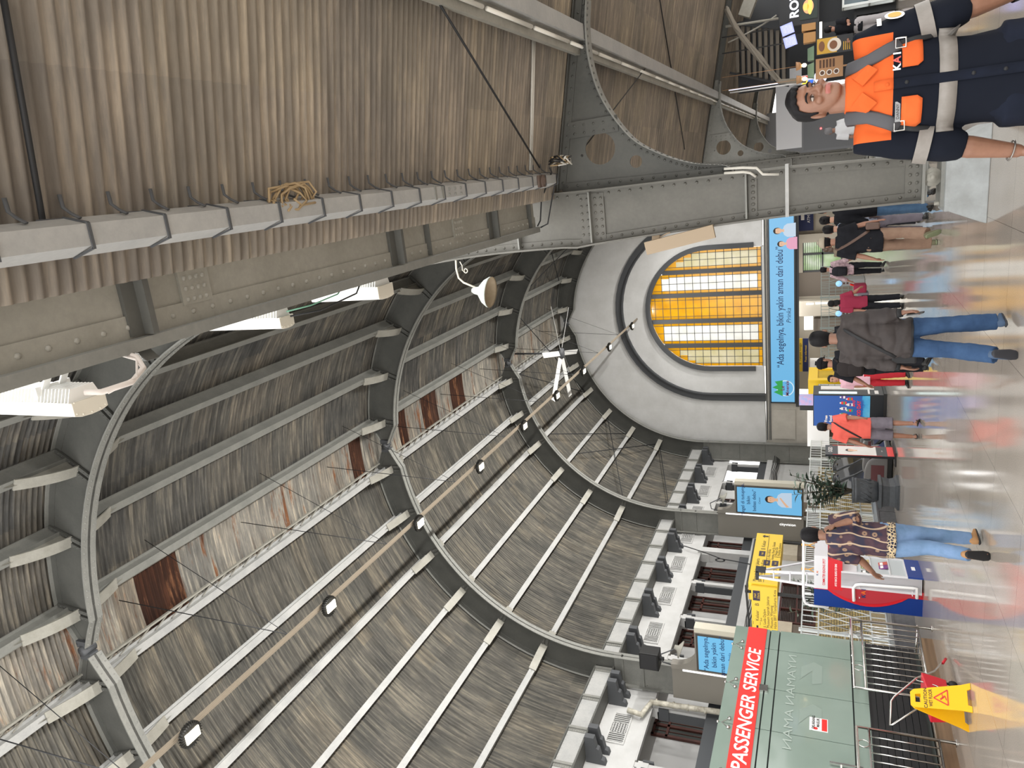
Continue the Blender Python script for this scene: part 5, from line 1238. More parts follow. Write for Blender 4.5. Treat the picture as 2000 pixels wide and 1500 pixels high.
t = thing('cooling_cabinet', 'white cabinet standing beyond the far gates', 'cabinet', (-13.9, 50.3, 0)); b = MB(); b.bb(-14.8, -13.1, 49.6, 50.4, .0, 2.5); b.build('body', WT, t, True); b = MB(); b.bb(-14.2, -13.7, 49.58, 49.6, .2, 2.3); b.build('door', CREAM, t, True)
for k, (x, z0, z1) in enumerate(((-9.7, 2.3, 2.75), (-9.68, .9, 2.2))):
    b = MB(); b.cyl((x, 51.3, z0), (x, 51.3, z1), .06, n=10); o = b.build('tube_light', mat('lit_tube', '#ffffff', .3, emit=.4)); tag(o, ['short upright lit tube above the far gates', 'long upright lit tube behind the far gates'][k], 'light')
b = MB(); b.bb(-11.6, -10.7, 52.1, 52.2, 2.35, 2.9)
o = b.build('wall_light', MATS['lit_tube']); tag(o, 'bright lit louvre panel beyond the far gates', 'light')

# ------------------------------------------------------------------ shops on the right, beyond the worker
DK = mat('shop_dark', '#25272b', .5); DG = mat('dark_green_panel', '#27342f', .5); TAN = mat('kraft_box', '#b98a55', .6); TANB = mat('tan_menu', '#b58a63', .5)
b = MB(); b.bb(2.0, 8, 27.5, 27.8, 0, 4.3); struct('wall_shops', b, DK, 'dark wall behind the food stalls')
b = MB(); b.bb(-.2, 2.0, 44, 44.2, 0, 4.6); struct('wall_shops', b, mat('far_grey_wall', '#77797d', .7), 'grey wall at the end of the right aisle')
t = thing('food_stall', 'dark roti stall with a lit letter sign and green logo panel', 'stall', (3.9, 22.6, 0))
b = MB(); b.bb(3.12, 6.5, 22.6, 22.75, 1.78, 2.75); b.bb(3.12, 6.5, 22.7, 24.2, 0, .95); b.bb(3.12, 6.5, 24.2, 24.3, .95, 2.75); b.build('body', DK, t, True)
b = MB(); text_mb(b, 'ROTI', .3, (3.3, 22.6, 2.28), X_, Z_, .03, 'LEFT', bold=.025); b.build('lit_lettering', mat('lit_letters', '#f4f6ff', .4, emit=0.48), t, True)
b = MB(); b.bb(3.22, 4.4, 22.58, 22.6, 1.82, 2.24); p_ = b.build('logo_panel', DG, t, True)
b = MB(); flat(b, blob(3.52, 2.04, .17, .13), (0, 22.58, 0), X_, Z_, .004, 0); flat(b, blob(3.52, 2.0, .2, .06), (0, 22.58, 0), X_, Z_, .006, 1); flat(b, blob(3.52, 2.1, .09, .07), (0, 22.58, 0), X_, Z_, .006, 1); b.build('logo', [mat('logo_peach', '#f0a878', .5, emit=0.12), mat('logo_yellow', '#f2d06a', .5, emit=0.12)], p_, True)
t = thing('display_case', 'white framed glass display case on the stall floor', 'case', (3.65, 22.4, 0))
b = MB()
for x in (3.3, 4.6):
    for y in (22.1, 22.55): b.bb(x-.03, x+.03, y-.03, y+.03, .05, 1.22)
for z in (.05, .6, 1.2): b.bb(3.27, 4.63, 22.07, 22.58, z, z+.04)
b.build('frame', FEN, t, True); b = MB(); b.bb(3.3, 4.6, 22.56, 22.57, .1, 1.2); b.build('back_glass', mat('case_glass', '#5d7480', .1), t, True)
for k in range(5):
    o = MB(); o.ell((3.5+.22*k, 22.32, .69), (.09, .12, .05)); q = o.build('bread_loaf', mat('bread', '#8a5a32', .6)); tag(q, 'bread loaf in the white display case, %s from the left' % fl_[k].split(' ')[0], 'bread', 'bread in the display case')
for k, (x0, x1, z0, z1, lab) in enumerate(((2.95, 3.2, 1.86, 2.2, 'brown carton stacked left of the roti sign, right one'), (2.66, 2.9, 1.86, 2.16, 'brown carton stacked left of the roti sign, left one'))):
    b = MB(); b.bb(x0, x1, 22.6, 22.95, z0, z1); o = b.build('carton', TAN); tag(o, lab, 'box', 'cartons on the stall shelf')
t = thing('stall_shelf', 'dark shelf with lit tubes below the cartons', 'shelf', (2.9, 22.7, 0)); b = MB(); b.bb(2.55, 3.12, 22.55, 23, 1.8, 1.85); b.bb(2.55, 3.12, 22.95, 23.0, 0, 1.85); b.bb(2.6, 3.1, 22.5, 22.95, .9, .96); b.build('shelf', DK, t, True)
b = MB(); b.cyl((2.62, 22.58, 1.74), (3.1, 22.58, 1.74), .035, n=10); b.build('lit_tube', mat('lit_warm_tube', '#fff4d8', .3, emit=0.64), t, True)
t = thing('menu_screen', 'tilted lit blue menu screens above the stall', 'screen', (2.85, 22.3, 2.35))
for s_ in (0, 1):
    b = MB(); M = Matrix.Rotation(R(-14), 3, 'Y'); b.box((2.72+.3*s_, 22.3, 2.47+.07*s_), (.28, .03, .32), M); b.box((2.72+.3*s_, 22.283, 2.47+.07*s_), (.26, .004, .3), M, 1)
    for q in range(7): b.box((2.72+.3*s_, 22.279, 2.36+.035*q+.07*s_), (.2, .003, .012), M, 2)
    b.build('display', [DK, mat('lit_menu', '#8f97f0', .3, emit=0.36), WT], t, True)
b = MB(); b.bar((2.7, 22.32, 2.6), (2.7, 22.4, 4.2), .03); b.bar((3.1, 22.32, 2.7), (3.1, 22.4, 4.2), .03); b.build('hanger', BLACK, t, True)
t = thing('menu_poster', 'black standing food poster with a yellow bowl panel', 'sign', (2.42, 21.8, 0))
b = MB(); b.bb(2.22, 2.62, 21.8, 21.83, 1.0, 1.84); b.bar((2.3, 21.85, 0), (2.35, 21.82, 1.0), .03); b.bar((2.55, 21.85, 0), (2.5, 21.82, 1.0), .03); b.build('board', DK, t, True)
b = MB(); b.bb(2.24, 2.6, 21.795, 21.8, 1.36, 1.82, 0); flat(b, blob(2.42, 1.42, .16, .16), (0, 21.795, 0), X_, Z_, .004, 1); flat(b, blob(2.42, 1.44, .1, .09), (0, 21.795, 0), X_, Z_, .006, 2); flat(b, blob(2.42, 1.71, .12, .07), (0, 21.795, 0), X_, Z_, .004, 2)
for q in range(4): b.bb(2.26, 2.46, 21.795, 21.8, 1.06+.045*q, 1.08+.045*q, 0)
b.build('print', [mat('poster_yellow', '#c79b34', .5), mat('poster_bowl', '#d8cdbf', .5), mat('poster_brown', '#7b4f32', .5)], t, True)
t = thing('menu_board', 'tan menu board with three round dishes', 'sign', (2.0, 22.6, 0))
b = MB(); b.bb(1.72, 2.22, 22.6, 22.63, 1.2, 1.86); b.bar((1.97, 22.65, 0), (1.97, 22.62, 1.2), .04); b.build('board', TANB, t, True)
b = MB()
for q in range(3): flat(b, blob(1.86, 1.36+.17*q, .07, .07), (0, 22.6, 0), X_, Z_, .004, 0); flat(b, blob(1.86, 1.36+.17*q, .05, .05), (0, 22.6, 0), X_, Z_, .006, 1)
for q in range(5): b.bb(1.98, 2.18, 22.595, 22.6, 1.4+.08*q, 1.45+.08*q, 1)
b.build('print', [BW, mat('dish_brown', '#5e4130', .5)], t, True)
for k, (x0, x1) in enumerate(((2.2, 2.55), (1.78, 2.15))):
    b = MB(); b.loft([[(x0, 22.5, 1.9), (x1, 22.5, 1.9), (x1, 23.0, 1.9), (x0, 23.0, 1.9)], [(x0+.03, 22.7, 2.06), (x1-.03, 22.7, 2.06), (x1-.03, 23.0, 2.06), (x0+.03, 23.0, 2.06)]], sm=False); o = b.build('stall_awning', mat('sage_awning', '#7f9a84', .6)); tag(o, ['small sage green awning over the food poster', 'small sage green awning over the tan menu board'][k], 'awning', 'sage green awnings')
for k, (x, z) in enumerate(((2.08, 2.13), (1.75, 2.12))):
    t = thing('warm_lamp', ['bare warm bulb lit above the sage awnings, right one', 'bare warm bulb lit above the sage awnings, left one'][k], 'lamp', (x, 22.2, z), group='warm bulbs at the stalls'); b = MB(); b.ell((x, 22.2, z), (.05, .05, .06)); b.build('bulb', mat('lit_bulb', '#ffe0a0', .3, emit=3.2), t, True); b = MB(); b.lathe([(.03, .06), (.09, .1), (.11, .2), (.1, .2), (.02, .1)], (x, 22.2, z), 14); b.cyl((x, 22.2, z+.18), (x, 22.2, 4.2), .006, n=6); b.build('shade', TANB, t, True)
t = thing('store_sign', 'small lit red blue and yellow square sign', 'sign', (1.75, 24, 1.9))
b = MB(); b.bb(1.6, 1.98, 24, 24.06, 1.92, 2.25, 4)
for i in range(3):
    for j in range(2): b.bb(1.62+.12*i+.0, 1.72+.12*i, 23.99, 24, 1.94+.15*j, 2.07+.15*j, (i+j) % 3)
b.cyl((1.8, 24.03, 2.25), (1.8, 24.03, 4.2), .02, n=6, mi=4); b.build('panel', [mat('lit_red', '#d8303a', .4, emit=0.32), mat('lit_blue', '#2f66e8', .4, emit=0.32), mat('lit_yellow', '#ecd03c', .4, emit=0.32), WT, WT], t, True)
t = thing('round_sign', 'round white and purple lit sign low in the right aisle', 'sign', (1.8, 23.6, 1.6)); b = MB(); b.cyl((1.85, 23.6, 1.75), (1.85, 23.66, 1.75), .17, n=24); b.cyl((1.85, 23.66, 1.75), (1.85, 23.72, 4.2), .015, n=6); b.build('disc', mat('lit_white_disc', '#eef0ff', .4, emit=0.24), t, True); b = MB(); flat(b, blob(1.85, 1.75, .09, .09), (0, 23.6, 0), X_, Z_, .006); b.build('purple_mark', mat('purple_mark', '#5a3fa8', .4, emit=0.12), t, True)
b = MB(); b.bb(.05, 2.4, 26, 26.1, 2.3, 3.05); o = b.build('white_fascia', mat('fascia_white', '#dadbdf', .6)); tag(o, 'pale white fascia board behind the worker\'s head', 'board')
t = thing('control_cabinet', 'grey control cabinet with a red light below the fascia', 'cabinet', (.7, 26, 0)); b = MB(); b.bb(-.05, 1.3, 26.1, 26.6, 0, 2.25); b.build('body', mat('cabinet_grey', '#6d6f73', .5), t, True); b = MB(); b.cyl((.55, 26.08, 1.75), (.55, 26.1, 1.75), .03, n=8); b.build('red_light', mat('lit_red_dot', '#ff5a5a', .4, emit=1.2), t, True)
t = thing('escalator', 'dark stair flight with pale treads above the shops', 'stairs', (3.0, 25, 2.6))
b = MB()
for k in range(9): b.bb(1.9+.06*k, 3.3+.05*k, 24.6, 24.9, 2.7+.16*k, 2.79+.16*k, k % 2 if k < 0 else 0)
b.build('treads', mat('pale_tread', '#6f675c', .6), t, True)
b = MB(); b.bar((1.8, 24.55, 2.6), (2.4, 24.55, 4.25), .06); b.bar((3.35, 24.55, 2.7), (3.7, 24.55, 4.05), .06); b.bb(1.9, 3.8, 24.9, 24.95, 2.6, 4.05); b.build('stringers', DK, t, True)
b = MB(); b.tube([(3.7, 21.8, 4.0), (3.4, 21.9, 3.88), (2.9, 22.1, 3.6), (2.3, 22.4, 3.15), (1.8, 22.6, 2.75), (1.75, 22.7, 2.1)], .07, 8); 
for k in range(4): b.tube([(3.7+rnd.uniform(-.1, .1), 21.7, 3.98), (3.2+rnd.uniform(-.1, .1), 21.9, 3.8), (2.4+rnd.uniform(-.1, .1), 22.3, 3.2), (1.85, 22.5, 2.8)], .03, 6)
o = b.build('cable_loom', mat('dusty_cable', '#8d877d', .8)); tag(o, 'thick dusty cable loom slanting down the right aisle', 'cable')
b = MB(); b.cyl((3.3, 22, 4.05), (3.3, 22.2, 2.75), .03, n=8); b.tube(sag((2.9, 22, 4.0), (3.4, 22.3, 2.8), .1), .02, 6); b.bar((3.5, 22.3, 3.6), (4.4, 22.3, 3.2), .3, .3); o = b.build('duct', STEEL_W); tag(o, 'grey ducts and conduits above the roti stall', 'duct')
# ------------------------------------------------------------------ people
from mathutils import noise as mnoise
TMP = bpy.data.scenes.new('remesh')
def remesh(mb, voxel, smooth_it=4):
    ob = mb.build('tmp', BLACK, None, recenter=False)
    r_ = ob.modifiers.new('r', 'REMESH'); r_.mode = 'VOXEL'; r_.voxel_size = voxel
    s_ = ob.modifiers.new('s', 'SMOOTH'); s_.factor = .5; s_.iterations = smooth_it
    COL.objects.unlink(ob); TMP.collection.objects.link(ob); vl = TMP.view_layers[0]; vl.update(); dg = vl.depsgraph
    me = bpy.data.meshes.new_from_object(ob.evaluated_get(dg)); old = ob.data
    bpy.data.objects.remove(ob); bpy.data.meshes.remove(old); me.materials.clear()
    return me
def finish(me, name, mats_, parent, rule=None, wrinkle=0, wscale=(9, 9, 4), seed=0, shape=None):
    for m_ in mats_: me.materials.append(m_)
    if wrinkle or shape:
        n_ = len(me.vertices); co = [0.]*(3*n_); no = [0.]*(3*n_)
        me.vertices.foreach_get('co', co); me.vertex_normals.foreach_get('vector', no)
        for i in range(n_):
            p = Vector(co[3*i:3*i+3])
            if wrinkle:
                q = Vector((p.x*wscale[0]+seed, p.y*wscale[1], p.z*wscale[2])); h = abs(mnoise.noise(q))*1.6-.5+.5*mnoise.noise(q*2.3)
                p = p+Vector(no[3*i:3*i+3])*wrinkle*h
            if shape: p = shape(p)
            co[3*i:3*i+3] = p
        me.vertices.foreach_set('co', co)
    me.polygons.foreach_set('use_smooth', [True]*len(me.polygons))
    me.polygons.foreach_set('material_index', [rule(f.center, f.normal) for f in me.polygons] if rule else [0]*len(me.polygons))
    me.update(); o = bpy.data.objects.new(name, me); COL.objects.link(o)
    if parent is not None: o.parent = parent
    return o
def ellring(c, rx, ry, n=20, tilt=None):
    r_ = []
    for j in range(n):
        p = Vector((rx*math.cos(2*PI*j/n), ry*math.sin(2*PI*j/n), 0))
        if tilt is not None: p = tilt @ p
        r_.append(Vector(c)+p)
    return r_
HEAD = [(0, .02, .018, -.056), (.008, .034, .034, -.045), (.022, .046, .052, -.03), (.045, .056, .07, -.014), (.07, .063, .082, -.004), (.1, .069, .09, .004), (.13, .0725, .0945, .008), (.16, .0715, .095, .01), (.185, .065, .087, .012), (.205, .049, .066, .012), (.219, .025, .034, .012), (.224, .006, .008, .012)]
def head_at(z):
    for a, b in zip(HEAD, HEAD[1:]):
        if a[0] <= z <= b[0]: t = (z-a[0])/(b[0]-a[0]); return [a[i]+(b[i]-a[i])*t for i in range(4)]
    return list(HEAD[-1])
SK = {'tan': ('#9a6e58', '#8e6450'), 'mid': ('#86604c', '#7a5644'), 'pale': ('#b68a72', '#aa7f68'), 'brown': ('#7c5242', '#704a3b')}
def skin_mat(k): return mat('skin_'+k, SK[k][0], .5, noise=SK[k][1], nscale=14)
HAIRM = mat('black_hair', '#0d0c0e', .6, spec=.2, noise='#151417', nscale=60); LIP = mat('lips', '#9a5a52', .45); EYEW = mat('eye_white', '#a89f97', .35); IRIS = mat('iris_brown', '#1b120f', .2)

def person(label, loc, rz, H=1.68, skin='tan', voxel=.009, arms=None, legs=None, shirt=None, pants=None, shoes=None, head=(0, 0, 0), hair='short', lean=0, girth=1., shirt_len=.80, clean=False, hairm=None, face=None, hs=1.08):
    if face is None: face = abs(rz) < 1
    s = H/1.70; P = lambda x, y, z: Vector((x*s, y*s, z*s))
    arms = arms or {}; legs = legs or {}
    root_z = 0
    J = {}
    low = 9
    for sd, sg in (('L', 1), ('R', -1)):
        f, kb, ab, fp = legs.get(sd, (0, 4, 2, 0)); f, kb, ab = R(f), R(kb), R(ab)
        hip = P(sg*.09, 0, .90); td = Vector((sg*math.sin(ab), -math.sin(f), -math.cos(f))); sdv = Vector((sg*math.sin(ab)*.6, -math.sin(f-kb), -math.cos(f-kb)))
        knee = hip+td.normalized()*.425*s; ank = knee+sdv.normalized()*.405*s
        a = R(fp); fd = Vector((sg*.16, -math.cos(a), math.sin(a))).normalized()      # toe direction; negative pitch = heel up
        up = (Vector((0, 0, 1))-fd*fd.z).normalized()
        J[sd] = (hip, knee, ank, fd, up)
        for u in (-.07, .05, .17): low = min(low, (ank+fd*u*s-up*.085*s).z)
    dz = Vector((0, 0, -low))
    for sd in 'LR': J[sd] = tuple(j+dz for j in J[sd][:3])+J[sd][3:]
    T = Matrix.Translation(dz) @ Matrix.Translation(P(0, 0, .93)) @ Matrix.Rotation(R(lean), 4, 'X') @ Matrix.Translation(P(0, 0, -.93))
    U = lambda x, y, z: T @ P(x, y, z)
    A = {}
    for sd, sg in (('L', 1), ('R', -1)):
        f, ab, eb, tw = (R(q) for q in arms.get(sd, (2, 8, 12, 0)))
        M = Matrix.Rotation(f, 3, 'X') @ Matrix.Rotation(-sg*ab, 3, 'Y')
        sh = U(sg*.175, .01, 1.395); d1 = M @ Vector((0, 0, -1)); el = sh+d1*.285*s
        M2 = M @ Matrix.Rotation(sg*tw, 3, 'Z') @ Matrix.Rotation(eb, 3, 'X'); d2 = M2 @ Vector((0, 0, -1)); wr = el+d2*.25*s
        A[sd] = (sh, el, wr, d1, d2, M2)
    HT = T @ Matrix.Translation(P(0, -.012, 1.455)) @ Matrix.Rotation(R(head[0]), 4, 'X') @ Matrix.Rotation(R(head[1]), 4, 'Y') @ Matrix.Rotation(R(head[2]), 4, 'Z')
    def HP(x, y, z): return HT @ Vector((x*s*hs, y*s*hs, (z+.022)*s*hs))
    # body: one surface
    b = MB()
    tor = [(.80, .13, .09, .005), (.90, .15, .105, .005), (1.0, .135, .095, 0), (1.1, .13, .09, 0), (1.22, .15, .1, 0), (1.33, .165, .098, 0), (1.39, .15, .08, .003), (1.43, .085, .065, .008), (1.455, .058, .058, .01)]
    b.loft([ellring(U(0, cy, z), rx*s*girth, ry*s*girth) for z, rx, ry, cy in tor])
    b.tube([U(0, .012, 1.41), HP(0, .02, .0), HP(0, .018, .06)], [.062*s, .056*s, .055*s], 16)
    b.loft([[HP(rx*math.cos(2*PI*j/24), cy+ry*math.sin(2*PI*j/24), z) for j in range(24)] for z, rx, ry, cy in HEAD])
    if face:
        b.tube([HP(0, -.084, .13), HP(0, -.092, .112), HP(0, -.104, .088), HP(0, -.100, .079), HP(0, -.085, .076)], [.008*s, .009*s, .012*s, .011*s, .007*s], 10)
        for q in (-1, 1): b.ell(HP(q*.014, -.09, .083), (.009*s, .01*s, .008*s), 10, 6)
        b.tube([HP(-.026, -.078, .048), HP(-.01, -.092, .053), HP(0, -.0935, .052), HP(.01, -.092, .053), HP(.026, -.078, .048)], [.004*s, .006*s, .006*s, .006*s, .004*s], 8)
        b.tube([HP(-.024, -.077, .044), HP(0, -.091, .041), HP(.024, -.077, .044)], [.004*s, .0075*s, .004*s], 8)
        b.tube([HP(-.052, -.068, .132), HP(-.025, -.087, .138), HP(0, -.088, .134), HP(.025, -.087, .138), HP(.052, -.068, .132)], [.005*s, .007*s, .006*s, .007*s, .005*s], 8)
        for q in (-1, 1): b.ell(HP(q*.04, -.066, .085), (.018*s, .018*s, .016*s), 10, 8)
    for q in (-1, 1): b.ell(HP(q*.075, .012, .1), (.009*s, .02*s, .032*s), 12, 8, M=Matrix.Rotation(q*R(18), 3, 'Z'))
    for sd, sg in (('L', 1), ('R', -1)):
        sh, el, wr, d1, d2, M2 = A[sd]
        b.tube([U(sg*.11, .01, 1.38), sh, sh+d1*.1*s, el-d1*.03*s, el+d2*.02*s, el+d2*.09*s, wr-d2*.05*s, wr+d2*.01*s], [.055*s, .052*s, .049*s, .041*s, .04*s, .042*s, .031*s, (.03*s, .024*s)], 14)
        hip, knee, ank, fd, up = J[sd]
        b.tube([hip+Vector((0, 0, .05*s)), hip, (hip+knee)/2, knee, knee+(ank-knee)*.3+Vector((0, .012*s, 0)), ank], [.074*s, .076*s, .064*s, .05*s, .051*s, .036*s], 14)
        b.tube([ank+fd*-.04*s-up*.04*s, ank+fd*.05*s-up*.05*s, ank+fd*.15*s-up*.068*s], [(.03*s, .035*s), (.038*s, .028*s), (.034*s, .015*s)], 12)
        # hand: thumb points to the body's front
        xh = M2 @ Vector((1, 0, 0)); fw = M2 @ Vector((0, -1, 0)); pn = xh*(-sg)                    # palm faces the thigh
        palm = [wr, wr+d2*.03*s, wr+d2*.06*s, wr+d2*.09*s]
        rings = []
        for c, w_, t_ in zip(palm, (.026, .034, .04, .037), (.02, .017, .016, .013)):
            rings.append([c+fw*w_*s*math.cos(2*PI*j/14)+pn*t_*s*math.sin(2*PI*j/14) for j in range(14)])
        b.loft(rings)
        curl = arms.get(sd+'curl', 14)
        for k, (o, L) in enumerate(((.028, .07), (.0095, .078), (-.0095, .073), (-.027, .058))):
            p = wr+d2*.085*s+fw*o*s; pts = [p-d2*.015*s]; a = R(curl*.5)
            for seg in (.42, .32, .26):
                p = p+(d2*math.cos(a)+pn*math.sin(a)+fw*o*.9)*L*seg*s; pts.append(p); a += R(curl*1.0)
            b.tube(pts, [.0098*s, .0095*s, .0088*s, .007*s], 10)
        p = wr+d2*.03*s+fw*.028*s; dth = (d2*.75+fw*.6+pn*.3).normalized(); b.tube([p-dth*.01*s, p+dth*.032*s, p+(dth*.6+d2*.4).normalized()*.068*s], [.013*s, .0115*s, .008*s], 10)
    me = remesh(b, voxel, 3)
    inv = HT.inverted(); S_ = skin_mat(skin)
    def shape(p):
        q = inv @ p/1; x, y, z = q.x/s/hs, q.y/s/hs, q.z/s/hs-.022
        if face and y < -.03 and .06 < z < .15:
            for e in (-1, 1):
                d2_ = ((x-e*.0315)/.017)**2+((z-.112)/.010)**2
                if d2_ < 4: p = p+(HT.to_3x3() @ Vector((0, 1, 0)))*.008*s*math.exp(-d2_)
        return p
    def rule(c, n):
        q = inv @ c; x, y, z = q.x/s/hs, q.y/s/hs, q.z/s/hs-.022
        if face and y < -.07 and abs(x) < .027-.2*abs(z-.047) and .0375 < z < .0575: return 1
        return 0
    o = finish(me, 'person', [S_, LIP], None, rule if face else None, shape=shape if face else None)
    o.location = loc; o.rotation_euler = (0, 0, rz); tag(o, label, 'person')
    if face:
        for e in (-1, 1):
            h = MB(); c = HP(e*.0315, -.073, .112); fwd = (HT.to_3x3() @ Vector((0, -1, 0))); R3 = HT.to_3x3()
            h.ell(c, (.0135*s, .0115*s, .0056*s), 16, 10, 0, R3); h.ell(c+fwd*.0082*s, (.0056*s, .004*s, .0053*s), 14, 8, 1, R3); h.build('eye', [EYEW, IRIS], o)
            h = MB(); h.tube([HP(e*.014, -.0925, .133), HP(e*.03, -.0915, .138), HP(e*.046, -.08, .137), HP(e*.053, -.07, .132)], [(.002*s, .0036*s), (.003*s, .0045*s), (.003*s, .0035*s), .0015*s], 8); h.tube([HP(e*.017, -.0805, .116), HP(e*.0315, -.086, .1205), HP(e*.047, -.074, .117)], [.001*s, .0016*s, .001*s], 6); h.build('eyebrow', HAIRM, o)
    hm = hairm or HAIRM
    if hair:
        h = MB(); NZ = 16; NA = 96
        KN = [(-1, .03), (-.5, .032), (-.3, .05), (-.2, .078), (0, .1), (.1, .094), (.17, .092), (.24, .12), (.34, .15), (.5, .166), (.75, .172), (1, .173)]
        if hair == 'long': KN = [(-1, .0), (.1, .01), (.2, .05), (.3, .13), (.5, .168), (1, .174)]
        def lim_(fr):
            for (a_, x), (b_, y) in zip(KN, KN[1:]):
                if a_ <= fr <= b_+1e-6: return x+(y-x)*(fr-a_)/(b_-a_)
            return KN[-1][1]
        for i in range(NZ+1):
            for j in range(NA):
                a = 2*PI*j/NA; fr = -math.sin(a); l0 = lim_(fr)+.002*math.sin(j*5.3); z = l0+(.2235-l0)*i/NZ; _, rx, ry, cy = head_at(z)
                qf = (max(0, fr)*min(1, i/3) if hair == 'quiff' else 0)
                th = 1.035+.05*min(1, i/2.5)+.018*mnoise.noise(Vector((math.cos(a)*9, math.sin(a)*9, z*25)))*(0 if hair == 'buzz' else 1)+.08*qf
                h.v.append(tuple(HP(rx*math.cos(a)*th, cy+ry*math.sin(a)*th, z+(.014 if z > .19 else .014*max(0, (z-.15)/.04))+.012*qf)))
        for i in range(NZ):
            for j in range(NA):
                k = i*NA+j; k2 = i*NA+(j+1) % NA; h.f.append([k, k2, k2+NA, k+NA]); h.m.append(0); h.sm.append(True)
        h.add([HP(0, .012, .24)]+[], []); top = len(h.v)-1
        for j in range(NA): h.f.append([NZ*NA+j, NZ*NA+(j+1) % NA, top]); h.m.append(0); h.sm.append(True)
        if hair in ('long', 'bun'):
            if hair == 'bun': h.ell(HP(0, .115, .17), (.04*s, .035*s, .04*s), 14, 10)
            else: h.tube([HP(0, .06, .1), HP(0, .075, .02), HP(0, .08, -.08)], [(.07*s, .035*s), (.075*s, .035*s), (.05*s, .02*s)], 14)
        ho = h.build('hair', hm, o)
        sm_ = ho.modifiers.new('s', 'SOLIDIFY'); sm_.thickness = .008*s; sm_.offset = -1
    if shirt:
        g_ = shirt.get('loose', .018); b = MB(); zl = shirt_len
        tr = [(z, rx+g_, ry+g_, cy) for z, rx, ry, cy in ((zl, .15, .108, .004), (.90, .152, .108, .004), (1.0, .142, .1, 0), (1.1, .14, .098, 0), (1.22, .155, .103, 0), (1.33, .168, .1, 0), (1.40, .14, .075, .003), (1.44, .068, .06, .01), (1.47, .05, .05, .014))]
        b.loft([ellring(U(0, cy, z), rx*s*girth, ry*s*girth, 28) for z, rx, ry, cy in tr])
        for sd, sg in (('L', 1), ('R', -1)):
            sh, el, wr, d1, d2, M2 = A[sd]; sl = shirt.get('sleeve', .75); r0 = .06+g_*.6
            if sl <= 1: end = sh+(el-sh)*sl; pts = [U(sg*.1, .01, 1.375), sh, (sh+end)/2, end]; rs = [.06*s, r0*s, (r0+.002)*s, (r0+.004)*s]
            else: end = el+(wr-el)*(sl-1); pts = [U(sg*.1, .01, 1.375), sh, (sh+el)/2, el, el+(end-el)*.5, end]; rs = [.06*s, r0*s, r0*.97*s, r0*.93*s, r0*.86*s, r0*.72*s]
            b.tube(pts, rs, 16)
        me = remesh(b, max(voxel*1.15, .01), 5)
        so = finish(me, shirt.get('name', 'shirt'), shirt['mats'], o, shirt.get('rule'), shirt.get('wrinkle', .006), shirt.get('ws', (7, 7, 5)), seed=loc[0]*3)
        J['shirt'] = so
    if pants:
        g_ = pants.get('loose', .014); b = MB()
        b.loft([ellring(P(0, .005, z)+dz, (rx+g_)*s*girth, (ry+g_)*s*girth, 24) for z, rx, ry in ((.80, .12, .09), (.86, .152, .108), (.94, .155, .11), (1.02, .142, .1))])
        for sd in 'LR':
            hip, knee, ank, fd, up = J[sd]; end = ank+(knee-ank)*pants.get('cut', -.02); k = pants.get('hem', .06)
            pts = [hip+Vector((0, 0, .04*s)), hip-Vector((0, 0, .03*s)), (hip+knee)/2, knee]; rs = [.09, .093, .082, .068]
            if pants.get('cut', 0) > .75: pts = [pts[0], pts[1], (hip+knee)/2, end]; rs = [.09, .097, .095, .094]
            else: pts += [(knee+end)/2, end]; rs += [k+.004, k]
            b.tube(pts, [(q+g_)*s*.97 for q in rs], 16)
        me = remesh(b, max(voxel*1.15, .01), 5)
        finish(me, pants.get('name', 'trousers'), [pants['mat']], o, None, .006, (8, 8, 10), seed=loc[1])
    if shoes:
        for sd, sg in (('L', 1), ('R', -1)):
            hip, knee, ank, fd, up = J[sd]; rt = fd.cross(up); b = MB()
            def ring_(u, w, h0, h1, n=14): 
                c = ank+fd*u*s; return [c+rt*w*s*math.cos(2*PI*j/n)+up*((h0+h1)/2+(h1-h0)/2*math.sin(2*PI*j/n))*s for j in range(n)]
            if shoes.get('sandal'):
                b.loft([ring_(-.07, .025, -.085, -.065), ring_(-.05, .038, -.085, -.065), ring_(.03, .042, -.085, -.067), ring_(.12, .05, -.085, -.067), ring_(.17, .04, -.085, -.067), ring_(.19, .015, -.083, -.069)], mi=1)
                for q in (-1, 1): b.tube([ank+fd*.16*s-up*.06*s, ank+fd*.1*s+rt*q*.03*s-up*.03*s, ank+fd*.03*s+rt*q*.045*s-up*.065*s], .008*s, 6)
            else:
                b.loft([ring_(-.085, .012, -.07, -.02), ring_(-.075, .03, -.075, .015), ring_(-.04, .04, -.078, .025), ring_(.02, .042, -.078, .012), ring_(.08, .046, -.078, -.02), ring_(.13, .046, -.078, -.035), ring_(.17, .036, -.076, -.045), ring_(.19, .012, -.072, -.055)])
                b.loft([ring_(-.09, .02, -.085, -.062), ring_(-.07, .037, -.085, -.062), ring_(-.02, .04, -.085, -.062), ring_(.1, .05, -.085, -.062), ring_(.16, .042, -.085, -.062), ring_(.195, .015, -.083, -.064)], mi=1)
            b.build('sandal' if shoes.get('sandal') else 'shoe', [shoes['mat'], shoes.get('sole', BLACK)], o)
    J['A'] = A; J['U'] = U; J['HP'] = HP; J['s'] = s; J['o'] = o; J['T'] = T
    return J
def cloth(name, c, c2=None, rough=.85): return mat(name, c, rough, spec=.15, noise=c2, nscale=6 if c2 else 8)
NAVY = cloth('navy_cloth', '#11151f', '#161b28'); ORA = cloth('orange_cloth', '#c9592a', '#d06534'); JEAN = cloth('blue_denim', '#3d5678', '#2f4565'); JEANL = cloth('light_denim', '#7690b4', '#64809f')
